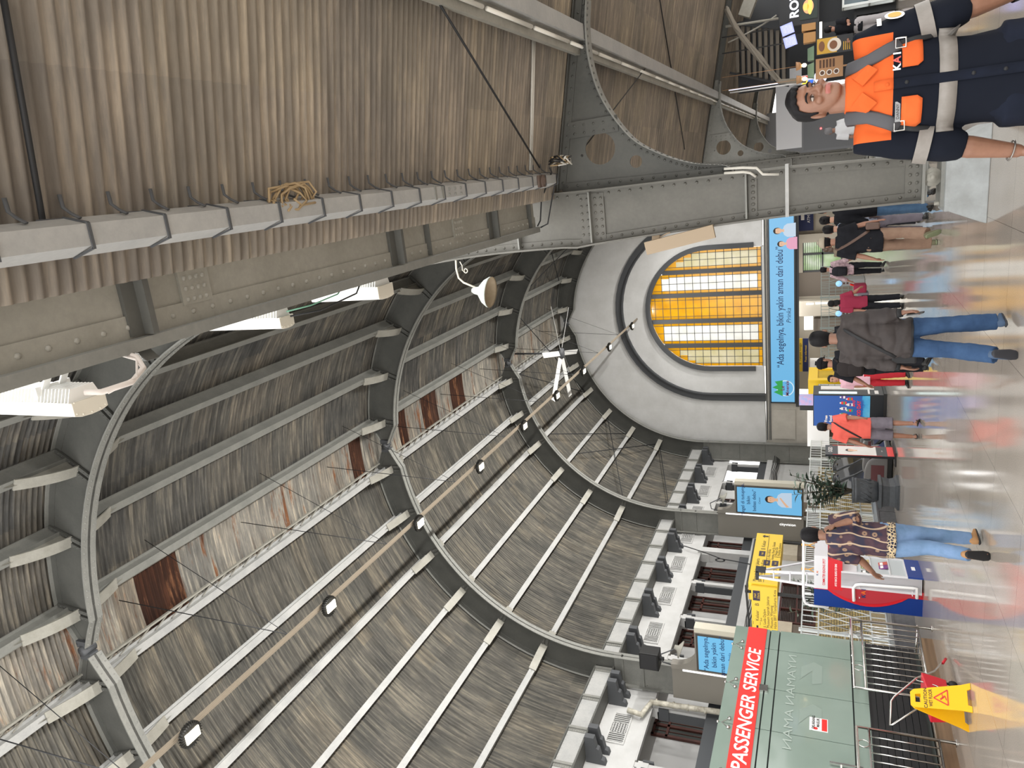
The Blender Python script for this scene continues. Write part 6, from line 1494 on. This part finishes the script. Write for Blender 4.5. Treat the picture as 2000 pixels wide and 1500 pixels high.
JACK = cloth('brown_black_jacket', '#45403f', '#3a3636', .6); BLK = cloth('black_cloth', '#202126', '#191a1e'); KHAKI = cloth('khaki_cloth', '#8f7766', '#82695a'); CORAL = cloth('coral_cloth', '#e0685c', '#d85f54'); GREYC = cloth('grey_cloth', '#77717a', '#6a656d')
REFL = mat('grey_reflective_tape', '#827d78', .5, noise='#75706a', nscale=20); TAPEB = mat('black_webbing', '#191a1d', .7); STRAPG = mat('grey_webbing', '#4b4b4f', .8)
def belt(mb, J, pts, w, th=.008, mi=0, up=(0, 0, 1)):
    P = [J['U'](*p) if not isinstance(p, Vector) else p for p in pts]
    mb.tube(P, [(w*.5, th)]*len(P), 8, mi, up=up)

g = NT('two_tone_work_shirt'); tc = g.n('TexCoord'); sp = g.n('SeparateXYZ'); g.l(tc.outputs['Object'], sp.inputs[0])
gt = g.n('Math', operation='GREATER_THAN'); g.l(sp.outputs[2], gt.inputs[0]); gt.inputs[1].default_value = 1.345
ab = g.n('Math', operation='ABSOLUTE'); g.l(sp.outputs[0], ab.inputs[0]); lt = g.n('Math', operation='LESS_THAN'); g.l(ab.outputs[0], lt.inputs[0]); lt.inputs[1].default_value = .2
mu = g.n('Math', operation='MULTIPLY'); g.l(gt.outputs[0], mu.inputs[0]); g.l(lt.outputs[0], mu.inputs[1])
g.l(g.mix(mu.outputs[0], '#11151f', '#cb5c2c'), g.b.inputs['Base Color']); g.b.inputs['Roughness'].default_value = .85; g.b.inputs['Specular IOR Level'].default_value = .15; WORK = g.M
# the worker in the orange and navy shirt
def gr(c, n): return 1 if c.z > 1.345+.0*abs(c.x) and abs(c.x) < .215 else 0
G = person('person in orange and navy work shirt with reflective bands, facing us, close by', (.19, 3.52, 0), R(6), 1.735, 'mid', .0045, dict(L=(-6, 13, 16, 0), R=(-2, 11, 8, 0), Rcurl=16, Lcurl=18), dict(L=(2, 4, 3, 0), R=(-2, 4, 3, 0)), dict(mats=[WORK], sleeve=1.28, loose=.02, wrinkle=.006, name='work_shirt'), dict(mat=NAVY), dict(mat=BLACK), (-11, 0, 22), 'quiff', shirt_len=.80, hs=.9)
so = G['shirt']; s = G['s']; U = G['U']
def on_front(x, z, d=.004, J=G, side=-1):               # a point on the shirt front
    o = J['shirt']; hit, p, n, i = o.ray_cast(Vector((x, side*.6, z)), Vector((0, -side, 0)))
    return (p+n*d, n) if hit else (Vector((x, side*.14, z)), Vector((0, side, 0)))
def patch(name, J, x0, x1, z0, z1, material, d=.005, nx=10, nz=4, taper=0, parent=None, side=-1):
    b = MB(); 
    for i in range(nx+1):
        for k in range(nz+1):
            x = x0+(x1-x0)*i/nx; z = z0+(z1-z0)*k/nz
            if taper and k == 0: x = x0+(x1-x0)*(.5+(i/nx-.5)*(1-taper))
            b.v.append(tuple(on_front(x, z, d, J, side)[0]))
    for i in range(nx):
        for k in range(nz): q = i*(nz+1)+k; b.f.append([q, q+nz+1, q+nz+2, q+1]); b.m.append(0); b.sm.append(True)
    o = b.build(name, material, parent or J['shirt']); m_ = o.modifiers.new('s', 'SOLIDIFY'); m_.thickness = .004; m_.offset = 0
    return o
patch('reflective_band', G, -.19, .19, 1.13, 1.19, REFL, .004, 26, 2)
for x0, x1 in ((-.155, -.05), (.055, .165)): patch('pocket_flap', G, x0, x1, 1.245, 1.315, ORA, .007, 6, 4, .25)
patch('shirt_placket', G, -.018, .018, .86, 1.345, NAVY, .005, 2, 16); patch('shirt_placket', G, -.018, .018, 1.345, 1.41, ORA, .006, 2, 4)
b = MB()
for z in (1.365, 1.30, 1.08, .98): p, n = on_front(0, z, .008); b.cyl(p, p+n*.003, .007, n=12, mi=0 if z > 1.34 else 1)
b.build('buttons', [ORA, TAPEB], so)
b = MB(); p, n = on_front(.083, 1.322, .012); text_mb(b, 'K', .036, p-X_*.027, X_, Z_, .002, bold=.03); text_mb(b, 'A', .036, p, X_, Z_, .002, mi=1, bold=.03); text_mb(b, 'I', .036, p+X_*.024, X_, Z_, .002, bold=.03); b.build('chest_lettering', [WT, mat('embroidery_red', '#c2504a', .6)], so)
b = MB(); p, n = on_front(-.1, 1.327, .007); b.box(p, (.075, .003, .018)); text_mb(b, 'DANNY', .016, p-Y_*.003-Z_*.005, X_, Z_, .001, mi=1); b.build('name_tape', [mat('tape_pale', '#8f9092', .6), BLACK], so)
b = MB()                                                # collar
for q in (-1, 1):
    A0_ = [U(q*.062, .03, 1.455), U(q*.066, -.02, 1.452), U(q*.045, -.062, 1.435), U(q*.012, -.092, 1.405)]; B0_ = [U(q*.085, .035, 1.425), U(q*.1, -.03, 1.42), U(q*.085, -.095, 1.385), U(q*.06, -.118, 1.355)]
    b.strip(A0_, B0_, Vector((0, -.006, .004)))
b.strip([U(.062, .03, 1.455), U(0, .08, 1.465), U(-.062, .03, 1.455)], [U(.085, .035, 1.425), U(0, .11, 1.43), U(-.085, .035, 1.425)], Vector((0, .006, .004))); b.build('collar', ORA, so)
for sd in 'LR':                                          # sleeve bands
    sh, el, wr, d1, d2, M2 = G['A'][sd]; c = sh+d1*.19; b = MB(); b.tube([c, c+d1*.05], [.0795, .0795], 24, cap=False); b.build('sleeve_band', REFL, so)
    b = MB(); 
    if sd == 'L':
        out = (c-U(0, .0, 1.2)); out.z = 0; out.normalize(); nn = Vector((.75, -.62, 0)).normalized(); rt = Vector((0, 0, 1)).cross(nn)
        flat(b, blob(0, 0, .03, .035), sh+d1*.1+nn*.084, rt, Z_, 0); flat(b, blob(0, 0, .02, .024), sh+d1*.1+nn*.086, rt, Z_, 0, 1); b.box(sh+d1*.045+nn*.08, (.05, .004, .016), Matrix((rt, nn, Z_)).transposed()); b.build('sleeve_badge', [WT, mat('badge_gold', '#c9a24a', .5)], so)
t = thing('backpack', 'grey backpack worn by the worker, only its shoulder straps showing', 'bag', (.19, 3.52, 0), R(6))
b = MB(); b.loft([ellring(U(0, .19, z), rx, ry, 20) for z, rx, ry in ((.98, .1, .05), (1.0, .14, .075), (1.2, .15, .08), (1.36, .13, .07), (1.41, .08, .04))]); b.build('pack', STRAPG, t)
for q in (-1, 1):
    pts = []
    for x, z in ((q*.1, 1.43), (q*.112, 1.40), (q*.13, 1.36), (q*.146, 1.32), (q*.16, 1.27), (q*.172, 1.22)):
        p, n = on_front(x, z, .01); pts.append(p)
    b = MB(); b.tube([U(q*.08, .13, 1.40), U(q*.09, .05, 1.462), U(q*.093, -.02, 1.462)]+pts[:4], [(.026, .007)]*7, 8, up=(0, -1, 0)); b.build('shoulder_strap', STRAPG, t)
    b = MB(); b.tube(pts[3:]+[U(q*.19, .02, 1.12)], [(.013, .004)]*4, 8, up=(0, -1, 0)); b.tube([pts[3]+Vector((dx, -.012, dz)) for dx, dz in ((-.018, .018), (.018, .018), (.018, -.018), (-.018, -.018))], .004, 6, closed=True, mi=1); b.build('strap_buckle', [TAPEB, CHROME], t)
sh, el, wr, d1, d2, M2 = G['A']['L']
t = thing('wrist_watch', 'black watch on the left wrist of the worker', 'watch', (.19, 3.52, 0), R(6)); b = MB(); b.tube([wr-d2*.035, wr-d2*.005], [.036, .034], 20, cap=False); b.build('watch_strap', TAPEB, t); b = MB(); c = wr-d2*.02; n = (M2 @ Vector((1, 0, 0))); b.cyl(c+n*.034, c+n*.045, .02, n=20); b.build('watch_case', BLACK, t)
sh, el, wr, d1, d2, M2 = G['A']['R']
b = MB(); b.tube([wr-d2*.02+(M2 @ Vector((math.cos(q), math.sin(q), 0)))*.037 for q in [2*PI*i/18 for i in range(18)]], .0035, 6, closed=True); q = b.build('bracelet', mat('silver_chain', '#8d8884', .35, metal=.8), None, recenter=False); q.location = (.19, 3.52, 0); q.rotation_euler = (0, 0, R(6)); tag(q, 'thin bracelet on the right wrist of the worker', 'bracelet')

BACK = PI
def crossbag(J, label, side, material, loc, rz, bagpos, size, parent_name='shoulder_bag', w=.035):
    t = thing(parent_name, label, 'bag', loc, rz); o = J['shirt']; b = MB(); pts = []
    s = J['s']
    for u in range(9):
        f = u/8; x = side*(.10-.27*f)*s; z = (1.44-.46*f)*s
        hit, p, n, i = o.ray_cast(Vector((x, .6, z)), Vector((0, -1, 0)))
        if hit: pts.append(p+n*.008)
    if pts:
        b.tube([J['U'](side*.09, 0, 1.47)]+pts, [(w/2, .005)]*(len(pts)+1), 8, up=(0, 1, 0)); b.build('strap', material, t)
    b = MB(); b.box(J['U'](*bagpos), size); b.build('bag_body', material, t, bevel=.02)
# man in the dark jacket walking away
J1 = person('person seen from behind in dark brown jacket and blue jeans, walking with one sole raised', (-1.85, 7.86, 0), BACK+R(4), 1.66, 'mid', .0055, dict(R=(4, 10, 14, 0), L=(-6, 13, 10, 0), Rcurl=30), dict(R=(10, 6, 3, 0), L=(-8, 26, 3, -58)), dict(mats=[JACK, TAPEB], rule=lambda c, n: 1 if c.z < .84 and abs(c.x) < .24 else 0, sleeve=1.82, loose=.042, wrinkle=.02, ws=(5, 5, 8), name='jacket'), dict(mat=JEAN, hem=.07), dict(mat=cloth('blue_canvas', '#4e6079'), sole=mat('dark_sole', '#33343a', .7)), (6, 0, 8), shirt_len=.78, girth=1.06)
crossbag(J1, 'black sling bag across the dark jacket', -1, TAPEB, (-1.85, 7.86, 0), BACK+R(4), (.2, -.05, .86), (.1, .2, .22))
for sd in 'LR':
    sh, el, wr, d1, d2, M2 = J1['A'][sd]; b = MB(); b.tube([wr-d2*.075, wr-d2*.01], [.048, .04], 18); b.build('cuff', TAPEB, J1['shirt'])
sh, el, wr, d1, d2, M2 = J1['A']['R']; b = MB(); b.box(wr+d2*.1+(M2 @ Vector((.025, 0, 0))), (.012, .07, .14), M2); q = b.build('phone', BLACK, None, recenter=False); q.location = (-1.85, 7.86, 0); q.rotation_euler = (0, 0, BACK+R(4)); tag(q, 'dark phone held in the hand of the jacketed walker', 'phone')
# man in cap and black tee
J2 = person('person from behind in beige cap, black tee and khaki trousers', (-1.5, 13.15, 0), BACK+R(-4), 1.66, 'tan', .008, dict(L=(6, 12, 14, 0), R=(-10, 14, 20, 0)), dict(L=(8, 5, 2, 0), R=(-12, 28, 2, -55)), dict(mats=[BLK], sleeve=.9, loose=.03, wrinkle=.008), dict(mat=KHAKI, hem=.075, loose=.02), dict(mat=cloth('olive_shoe', '#6d6a55'), sole=mat('green_sole', '#7b8365', .7)), (4, 0, 30), 'short', shirt_len=.76, girth=1.1)
crossbag(J2, 'brown sling bag with a wide strap on the black tee', 1, mat('brown_leather', '#5d483f', .6), (-1.5, 13.15, 0), BACK+R(-4), (-.24, -.02, .92), (.1, .26, .2), w=.05)
def cap(J, loc, rz, label, col):
    HP = J['HP']; s = J['s']; t = thing('cap', label, 'hat', loc, rz); b = MB(); rings = []
    for z in (.125, .15, .175, .2, .22, .236, .24):
        _, rx, ry, cy = head_at(min(z, .2235)); k = 1.2 if z < .21 else (1.35 if z < .23 else 1.)
        if z >= .236: rx, ry = .03, .04
        if z >= .24: rx, ry = .004, .004
        rings.append([HP(rx*k*math.cos(2*PI*j/28), cy+ry*k*math.sin(2*PI*j/28), z+.012) for j in range(28)])
    b.loft(rings); b.build('crown', cloth('cap_'+col[1:], col), t)
    b = MB(); b.loft([[HP(x*.075, -.085-yy, .142-.012*x*x), HP(x*.075, -.085-yy, .136-.012*x*x)][0:2]+[HP(x*.07, -.16+.05*x*x, .128-.018*x*x), HP(x*.07, -.16+.05*x*x, .134-.018*x*x)] for x, yy in ((-1, -.03), (-.6, -.01), (0, 0), (.6, -.01), (1, -.03))], sm=False); b.build('peak', cloth('cap_'+col[1:], col), t)
cap(J2, (-1.5, 13.15, 0), BACK+R(-4), 'beige cap on the walker in the black tee', '#a59c8b')
# man in the batik shirt
g = NT('batik_print'); tc = g.n('TexCoord'); vo = g.n('TexVoronoi', Vector=tc.outputs['Object'], Scale=11.); n_ = g.n('TexNoise', Vector=tc.outputs['Object'], Scale=7., Detail=3.)
wv = g.n('TexWave', Vector=tc.outputs['Object'], Scale=2.6, Distortion=7.); wv.inputs['Detail'].default_value = 1.
c1 = g.ramp(n_.outputs[0], [(.42, '#262338'), (.5, '#3d2733'), (.6, '#45303a')]); c2 = g.mix(g.ramp(vo.outputs['Distance'], [(.26, '#ffffff'), (.34, '#000000')]), c1, '#8a705c'); c2 = g.mix(g.ramp(vo.outputs['Distance'], [(.1, '#ffffff'), (.14, '#000000')]), c2, '#3a2b35')
c3 = g.mix(g.ramp(wv.outputs['Fac'], [(.0, '#000000'), (.94, '#000000'), (.975, '#ffffff')]), c2, '#b09a82')
vo2 = g.n('TexVoronoi', Vector=tc.outputs['Object'], Scale=34.); vo2.feature = 'DISTANCE_TO_EDGE'; sp = g.n('SeparateXYZ'); g.l(tc.outputs['Object'], sp.inputs[0])
low_ = g.mix(g.ramp(vo2.outputs['Distance'], [(.08, '#c7b390'), (.16, '#1f2136')]), '#000000', '#000000'); lowc = g.ramp(vo2.outputs['Distance'], [(.09, '#c7b390'), (.17, '#1f2136')])
mz = g.n('MapRange', Value=sp.outputs[2]); mz.inputs[1].default_value = .93; mz.inputs[2].default_value = .95
g.l(g.mix(mz.outputs[0], lowc, c3), g.b.inputs['Base Color']); g.b.inputs['Roughness'].default_value = .8; BATIK = g.M
J3 = person('person from behind in patterned batik shirt and light jeans, phone at the ear', (-4.3, 8.42, 0), BACK+R(10), 1.79, 'mid', .0055, dict(R=(22, 16, 146, 10), L=(-14, 16, 72, -10), Rcurl=34), dict(L=(-9, 30, -9, -60), R=(14, 8, -4, 0)), dict(mats=[BATIK], sleeve=.95, loose=.03, wrinkle=.008), dict(mat=JEANL, hem=.055), dict(mat=cloth('tan_shoe', '#a9825c'), sole=mat('black_sole', '#1c1c1e', .7)), (8, 6, 14), 'short', shirt_len=.79, girth=1.06)
sh, el, wr, d1, d2, M2 = J3['A']['R']; b = MB(); b.box(wr+d2*.08+(M2 @ Vector((.03, 0, 0))), (.012, .07, .14), M2); q = b.build('phone', BLACK, None, recenter=False); q.location = (-4.3, 8.42, 0); q.rotation_euler = (0, 0, BACK+R(10)); tag(q, 'phone held to the ear of the batik shirted walker', 'phone')
# man in the coral tee
J4 = person('person from behind in coral tee, grey shorts and sandals', (-5.1, 14.42, 0), BACK+R(6), 1.66, 'tan', .008, dict(R=(20, 10, 30, 0), L=(2, 16, 12, 0)), dict(L=(4, 4, 5, 0), R=(-4, 8, 4, -12)), dict(mats=[CORAL], sleeve=.8, loose=.034, wrinkle=.008), dict(mat=GREYC, cut=.82, loose=.02, name='shorts'), dict(mat=BLACK, sandal=True), (6, 0, 0), 'buzz', shirt_len=.78, girth=1.12)
crossbag(J4, 'black sling strap and pouch across the coral tee', -1, TAPEB, (-5.1, 14.42, 0), BACK+R(6), (.2, -.04, .84), (.08, .16, .12))
# others, farther down the hall
def bag_on_back(J, loc, rz, label, col, w=.3, h=.42):
    U = J['U']; t = thing('backpack', label, 'bag', loc, rz); c = cloth('pack_'+col[1:], col); b = MB(); b.loft([ellring(U(0, .2, z), rx, ry, 18) for z, rx, ry in ((1.40-h, w*.3, .04), (1.42-h, w*.45, .08), (1.25, w*.5, .09), (1.36, w*.42, .07), (1.4, w*.2, .03))]); b.build('pack', c, t)
    b = MB(); b.loft([ellring(U(0, .28, z), rx, ry, 14) for z, rx, ry in ((1.43-h, w*.3, .02), (1.45-h, w*.36, .03), (1.2, w*.36, .03), (1.23, w*.25, .015))]); b.build('front_pocket', c, t)
    for q in (-1, 1): b = MB(); b.tube([U(q*.1, .15, 1.38), U(q*.1, .03, 1.45), U(q*.1, -.06, 1.42), U(q*.12, -.11, 1.3), U(q*.16, -.02, 1.12)], [(.02, .006)]*5, 8, up=(0, 1, 0)); b.build('shoulder_strap', c, t)
J5 = person('person in black cap and dark jacket with a backpack, half hidden behind the jacketed walker', (-3.55, 13.25, 0), BACK+R(-8), 1.66, 'tan', .009, dict(L=(10, 14, 30, 0)), dict(L=(8, 4, 2, 0), R=(-8, 12, 2, -20)), dict(mats=[BLK], sleeve=1.0, loose=.04, wrinkle=.008), dict(mat=BLK), dict(mat=BLACK), (8, 0, -20), 'short'); cap(J5, (-3.55, 13.25, 0), BACK+R(-8), 'black cap on the walker with the backpack', '#1b1b1f'); bag_on_back(J5, (-3.55, 13.25, 0), BACK+R(-8), 'dark brown backpack with a round badge', '#2f2b2b')
J6 = person('person in pink checked shirt with a black backpack, far down the hall', (-3.5, 23.8, 0), BACK+R(-10), 1.68, 'tan', .01, dict(R=(-4, 12, 10, 0), L=(4, 20, 14, 0)), dict(L=(6, 4, 3, 0), R=(-5, 10, 3, -15)), dict(mats=[mat('pink_check', '#c9aeb4', .8, noise='#8a727c', nscale=16)], sleeve=1.7, loose=.03), dict(mat=BLK), dict(mat=BLACK), (6, 0, 0), 'short'); bag_on_back(J6, (-3.5, 23.8, 0), BACK+R(-10), 'black backpack on the pink checked shirt', '#26262b')
t = thing('duffel_bag', 'maroon and grey bag hanging from the hand of the checked shirt walker', 'bag', (-4.05, 23.8, .4)); b = MB(); b.box((-4.08, 23.8, .66), (.26, .4, .34)); b.build('body', cloth('maroon_cloth', '#8c2f45'), t, True, bevel=.05); b = MB(); b.box((-4.24, 23.8, .58), (.1, .42, .3)); b.build('grey_side', GREYC, t, True, bevel=.03); b = MB(); b.tube([(-4.0, 23.7, .8), (-3.96, 23.7, .92), (-3.96, 23.9, .92), (-4.0, 23.9, .8)], .015, 6); b.build('handle', RED, t, True)
J7 = person('person in brown camouflage top beside the pink checked shirt', (-2.75, 22.6, 0), BACK+R(-20), 1.62, 'tan', .01, None, dict(L=(6, 6, 2, 0), R=(-4, 6, 2, 0)), dict(mats=[mat('camouflage', '#6d6658', .8, noise='#8f7f6c', nscale=12)], sleeve=1.5, loose=.035), dict(mat=BLK), dict(mat=BLACK), (6, 0, 0), 'long', hairm=mat('brown_hair', '#4d3a2e', .5))
J8 = person('person in black jacket and jeans, half hidden by the near steel column', (-.98, 13.6, 0), BACK+R(6), 1.68, 'pale', .009, dict(L=(8, 14, 16, 0), R=(0, 10, 10, 0)), dict(L=(8, 4, 2, 0), R=(-8, 8, 2, -15)), dict(mats=[BLK], sleeve=1.8, loose=.045, wrinkle=.01), dict(mat=cloth('worn_denim', '#46617f', '#567392')), dict(mat=BLACK), (6, 0, 0), 'short')
J9 = person('person in black top with hair in a bun, left of the near column', (-1.35, 15.6, 0), BACK+R(4), 1.66, 'pale', .01, None, None, dict(mats=[BLK], sleeve=1.6, loose=.03), dict(mat=BLK), dict(mat=BLACK), (4, 0, 0), 'bun')
J10 = person('person in pale blue and black top, right of the beige cap', (-1.42, 14.5, 0), BACK+R(0), 1.6, 'pale', .01, dict(R=(10, 24, 60, 0)), None, dict(mats=[cloth('pale_blue_cloth', '#b9c6dc'), BLK], rule=lambda c, n: 1 if abs(c.x) < .1 and n.y > .3 else 0, sleeve=1.5, loose=.03), dict(mat=GREYC), dict(mat=BLACK), (4, 0, 0), 'short'); 
t = thing('tote_bag', 'brown tote bag at the side of the pale blue top', 'bag', (-1.15, 14.35, .7)); b = MB(); b.box((-1.13, 14.32, .86), (.2, .3, .26)); b.build('body', mat('tote_brown', '#6e5446', .6), t, True, bevel=.04); b = MB(); b.tube([(-1.13, 14.22, .98), (-1.16, 14.25, 1.25), (-1.16, 14.4, 1.25), (-1.13, 14.42, .98)], .01, 6); b.build('handles', MATS['tote_brown'], t, True)
J11 = person('person in pink top facing us beside the backpack walker', (-4.75, 16.5, 0), R(-14), 1.5, 'pale', .009, dict(L=(14, 10, 40, 0)), None, dict(mats=[cloth('pink_cloth', '#d9aebb')], sleeve=.9, loose=.03), dict(mat=cloth('red_cloth', '#b5303a')), dict(mat=BLACK), (-4, 0, 0), 'long')
J12 = person('person in maroon top in front of the far brick pier', (-3.45, 18.2, 0), BACK+R(30), 1.5, 'tan', .01, dict(R=(10, 14, 50, 0)), None, dict(mats=[MATS['maroon_cloth']], sleeve=.95, loose=.03), dict(mat=BLK), dict(mat=BLACK), (4, 0, 0), 'long')
J13 = person('person in black beyond the jacketed walker, only head and shoulder showing', (-4.5, 19.5, 0), BACK, 1.62, 'tan', .01, None, None, dict(mats=[BLK], sleeve=1.5, loose=.03), dict(mat=BLK), dict(mat=BLACK), (4, 0, 0), 'short')
J14 = person('person in black tee and grey trousers standing at the food stall', (2.8, 22.0, 0), BACK+R(-25), 1.62, 'tan', .01, dict(L=(30, 6, 60, 0), R=(30, 6, 60, 0)), None, dict(mats=[BLK], sleeve=.9, loose=.035), dict(mat=cloth('pale_grey_cloth', '#a19d9f'), loose=.03, hem=.08), dict(mat=BLACK), (14, 0, 0), 'short')
J15 = person('person with grey hair under the control cabinet, behind the worker', (.35, 20.5, 0), BACK+R(15), 1.6, 'mid', .01, None, None, dict(mats=[cloth('white_cloth', '#c9cacd')], sleeve=.9, loose=.03), dict(mat=BLK), dict(mat=BLACK), (0, 0, 0), 'short', hairm=mat('grey_hair', '#6e6d70', .6))

bpy.data.scenes.remove(TMP)
